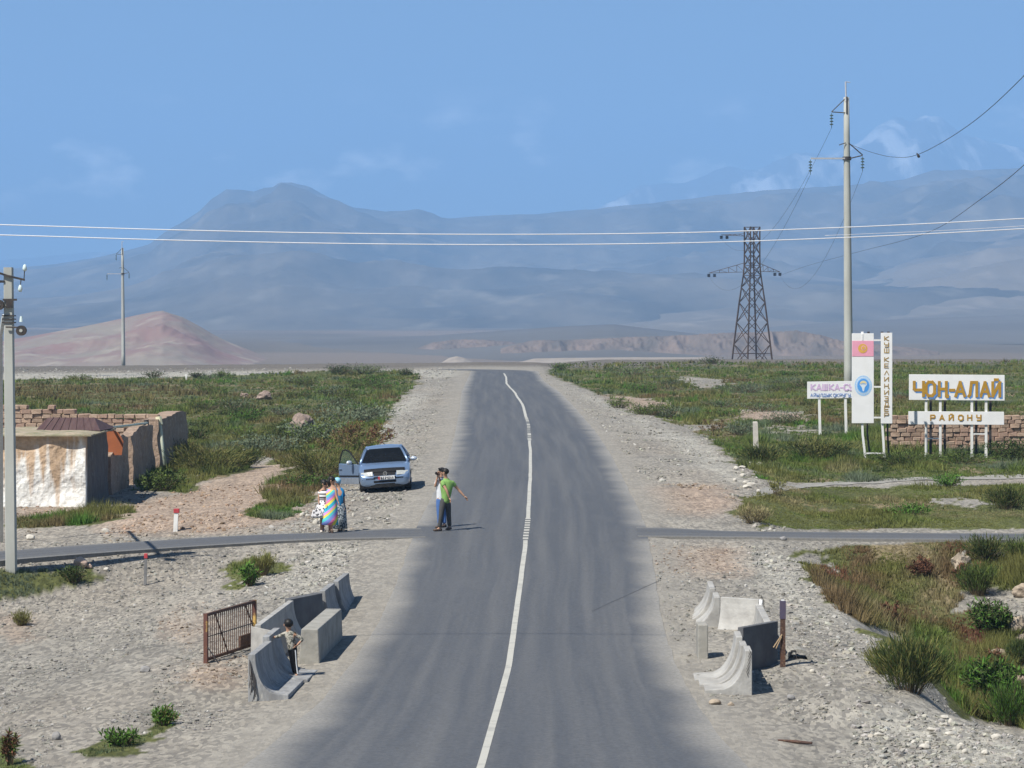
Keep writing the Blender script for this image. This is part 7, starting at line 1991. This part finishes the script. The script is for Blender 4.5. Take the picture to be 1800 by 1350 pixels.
# middle woman
bb = woman_base(582, 940, -0.15); kb = bb.y / 5000
def J_(px, py, y=0.0): return V3((px - 582) * kb, y, (940 - py) * kb)
w2 = person('woman in a long rainbow striped dress, middle of the three women', bb, dict(
    pelvis=J_(582.5, 890), chest=J_(583.5, 867), neck=J_(585, 856), head=J_(584.5, 848, -0.03),
    shL=J_(577.5, 864, 0.02), elL=J_(574.5, 878, 0.02), haL=J_(575, 890, -0.06), shR=J_(589.5, 862, -0.05), elR=J_(592, 876, -0.09), haR=J_(595, 885, -0.13),
    hipL=J_(580, 893, 0), knL=J_(579.5, 913, 0), anL=J_(579, 935, 0.05), toL=J_(580, 939, -0.10), hipR=J_(585, 893, 0), knR=J_(584, 912, -0.05), anR=J_(583, 934, -0.08), toR=J_(585.5, 939, -0.22)),
    None, None, SHOE, (0.7, -0.35, -0.1), 'long', k=0.90)
dress(w2, [(J_(583.5, 862), .09, .06), (J_(583.5, 866), .155, .12), (J_(583, 874), .155, .125), (J_(582.8, 883), .14, .12), (J_(582.5, 892), .17, .15), (J_(581.5, 905), .19, .165), (J_(580.5, 916), .215, .18), (J_(580, 926), .235, .19)], RAINBOW)
# right woman
bc_ = woman_base(598, 937, 0.35); kb = bc_.y / 5000
def J_(px, py, y=0.0): return V3((px - 598) * kb, y, (937 - py) * kb)
w3 = person('woman in a blue top and pale blue headscarf, rightmost of the three women', bc_, dict(
    pelvis=J_(597.5, 891), chest=J_(597, 868), neck=J_(595, 857), head=J_(592.5, 849, 0.0),
    shL=J_(591.5, 866, 0), elL=J_(591, 879, -0.02), haL=J_(592, 891, -0.05), shR=J_(602.5, 866, 0), elR=J_(604.5, 880, 0), haR=J_(605.3, 893, -0.03),
    hipL=J_(595, 894, 0), knL=J_(595, 914, 0), anL=J_(596, 933, 0), toL=J_(594, 937, -0.12), hipR=J_(600, 894, 0), knR=J_(600, 913, 0), anR=J_(600, 933, 0.05), toR=J_(599, 937, -0.10)),
    BLUE_T2, None, BLACKSH, (-0.4, -0.7, 0), 'scarf', SCARF, k=0.92, sleeve=0.7)
dress(w3, [(J_(597.5, 886), .135, .115), (J_(597.5, 895), .17, .14), (J_(597.8, 912), .175, .15), (J_(598, 931), .19, .165)], GREYP, 'skirt', pleat=0.12)

# boy on the shelter
by0 = pix(520, 1196)
yb_ = n0.y + 2.6
boyp = Vector(((520 - 900) / 5000 * yb_, yb_, W(0, 1191, yb_).z))
kb = yb_ / 5000
def J_(px, py, y=0.0): return V3((px - 520) * kb, y, (1191 - py) * kb)
CAMO = pattern('camouflage_print', [(0, (0.10, 0.10, 0.085)), (0.45, (0.40, 0.38, 0.32)), (0.6, (0.22, 0.21, 0.18))], 18, kind='NOISE')
BTR = cloth('black_track_trousers', (0.012, 0.012, 0.014))
boy = person('small boy in a camouflage shirt leaning on the concrete shelter', boyp, dict(
    pelvis=J_(513.5, 1138), chest=J_(510, 1118), neck=J_(508, 1108), head=J_(507, 1098, 0.0),
    shL=J_(503, 1113, 0), elL=J_(489, 1119, -0.02), haL=J_(474, 1121, -0.03), shR=J_(517, 1114, 0), elR=J_(532, 1124, 0.0), haR=J_(522, 1134, -0.05),
    hipL=J_(511, 1141, 0.03), knL=J_(513.5, 1164, 0.06), anL=J_(517, 1186, 0.12), toL=J_(513, 1190, 0.04), hipR=J_(516.5, 1141, -0.02), knR=J_(519, 1164, -0.03), anR=J_(522, 1186, 0.0), toR=J_(519, 1190, -0.10)),
    CAMO, BTR, BLACKSH, (-0.25, 0.9, 0), 'short', k=0.66, sleeve=1.4, hsc=0.95)
MB().tube([J_(519.5, 1142, -0.066), J_(521, 1164, -0.062), J_(523.5, 1184, -0.036)], 0.013, 6).build('side_stripe', WHITE_T, boy)
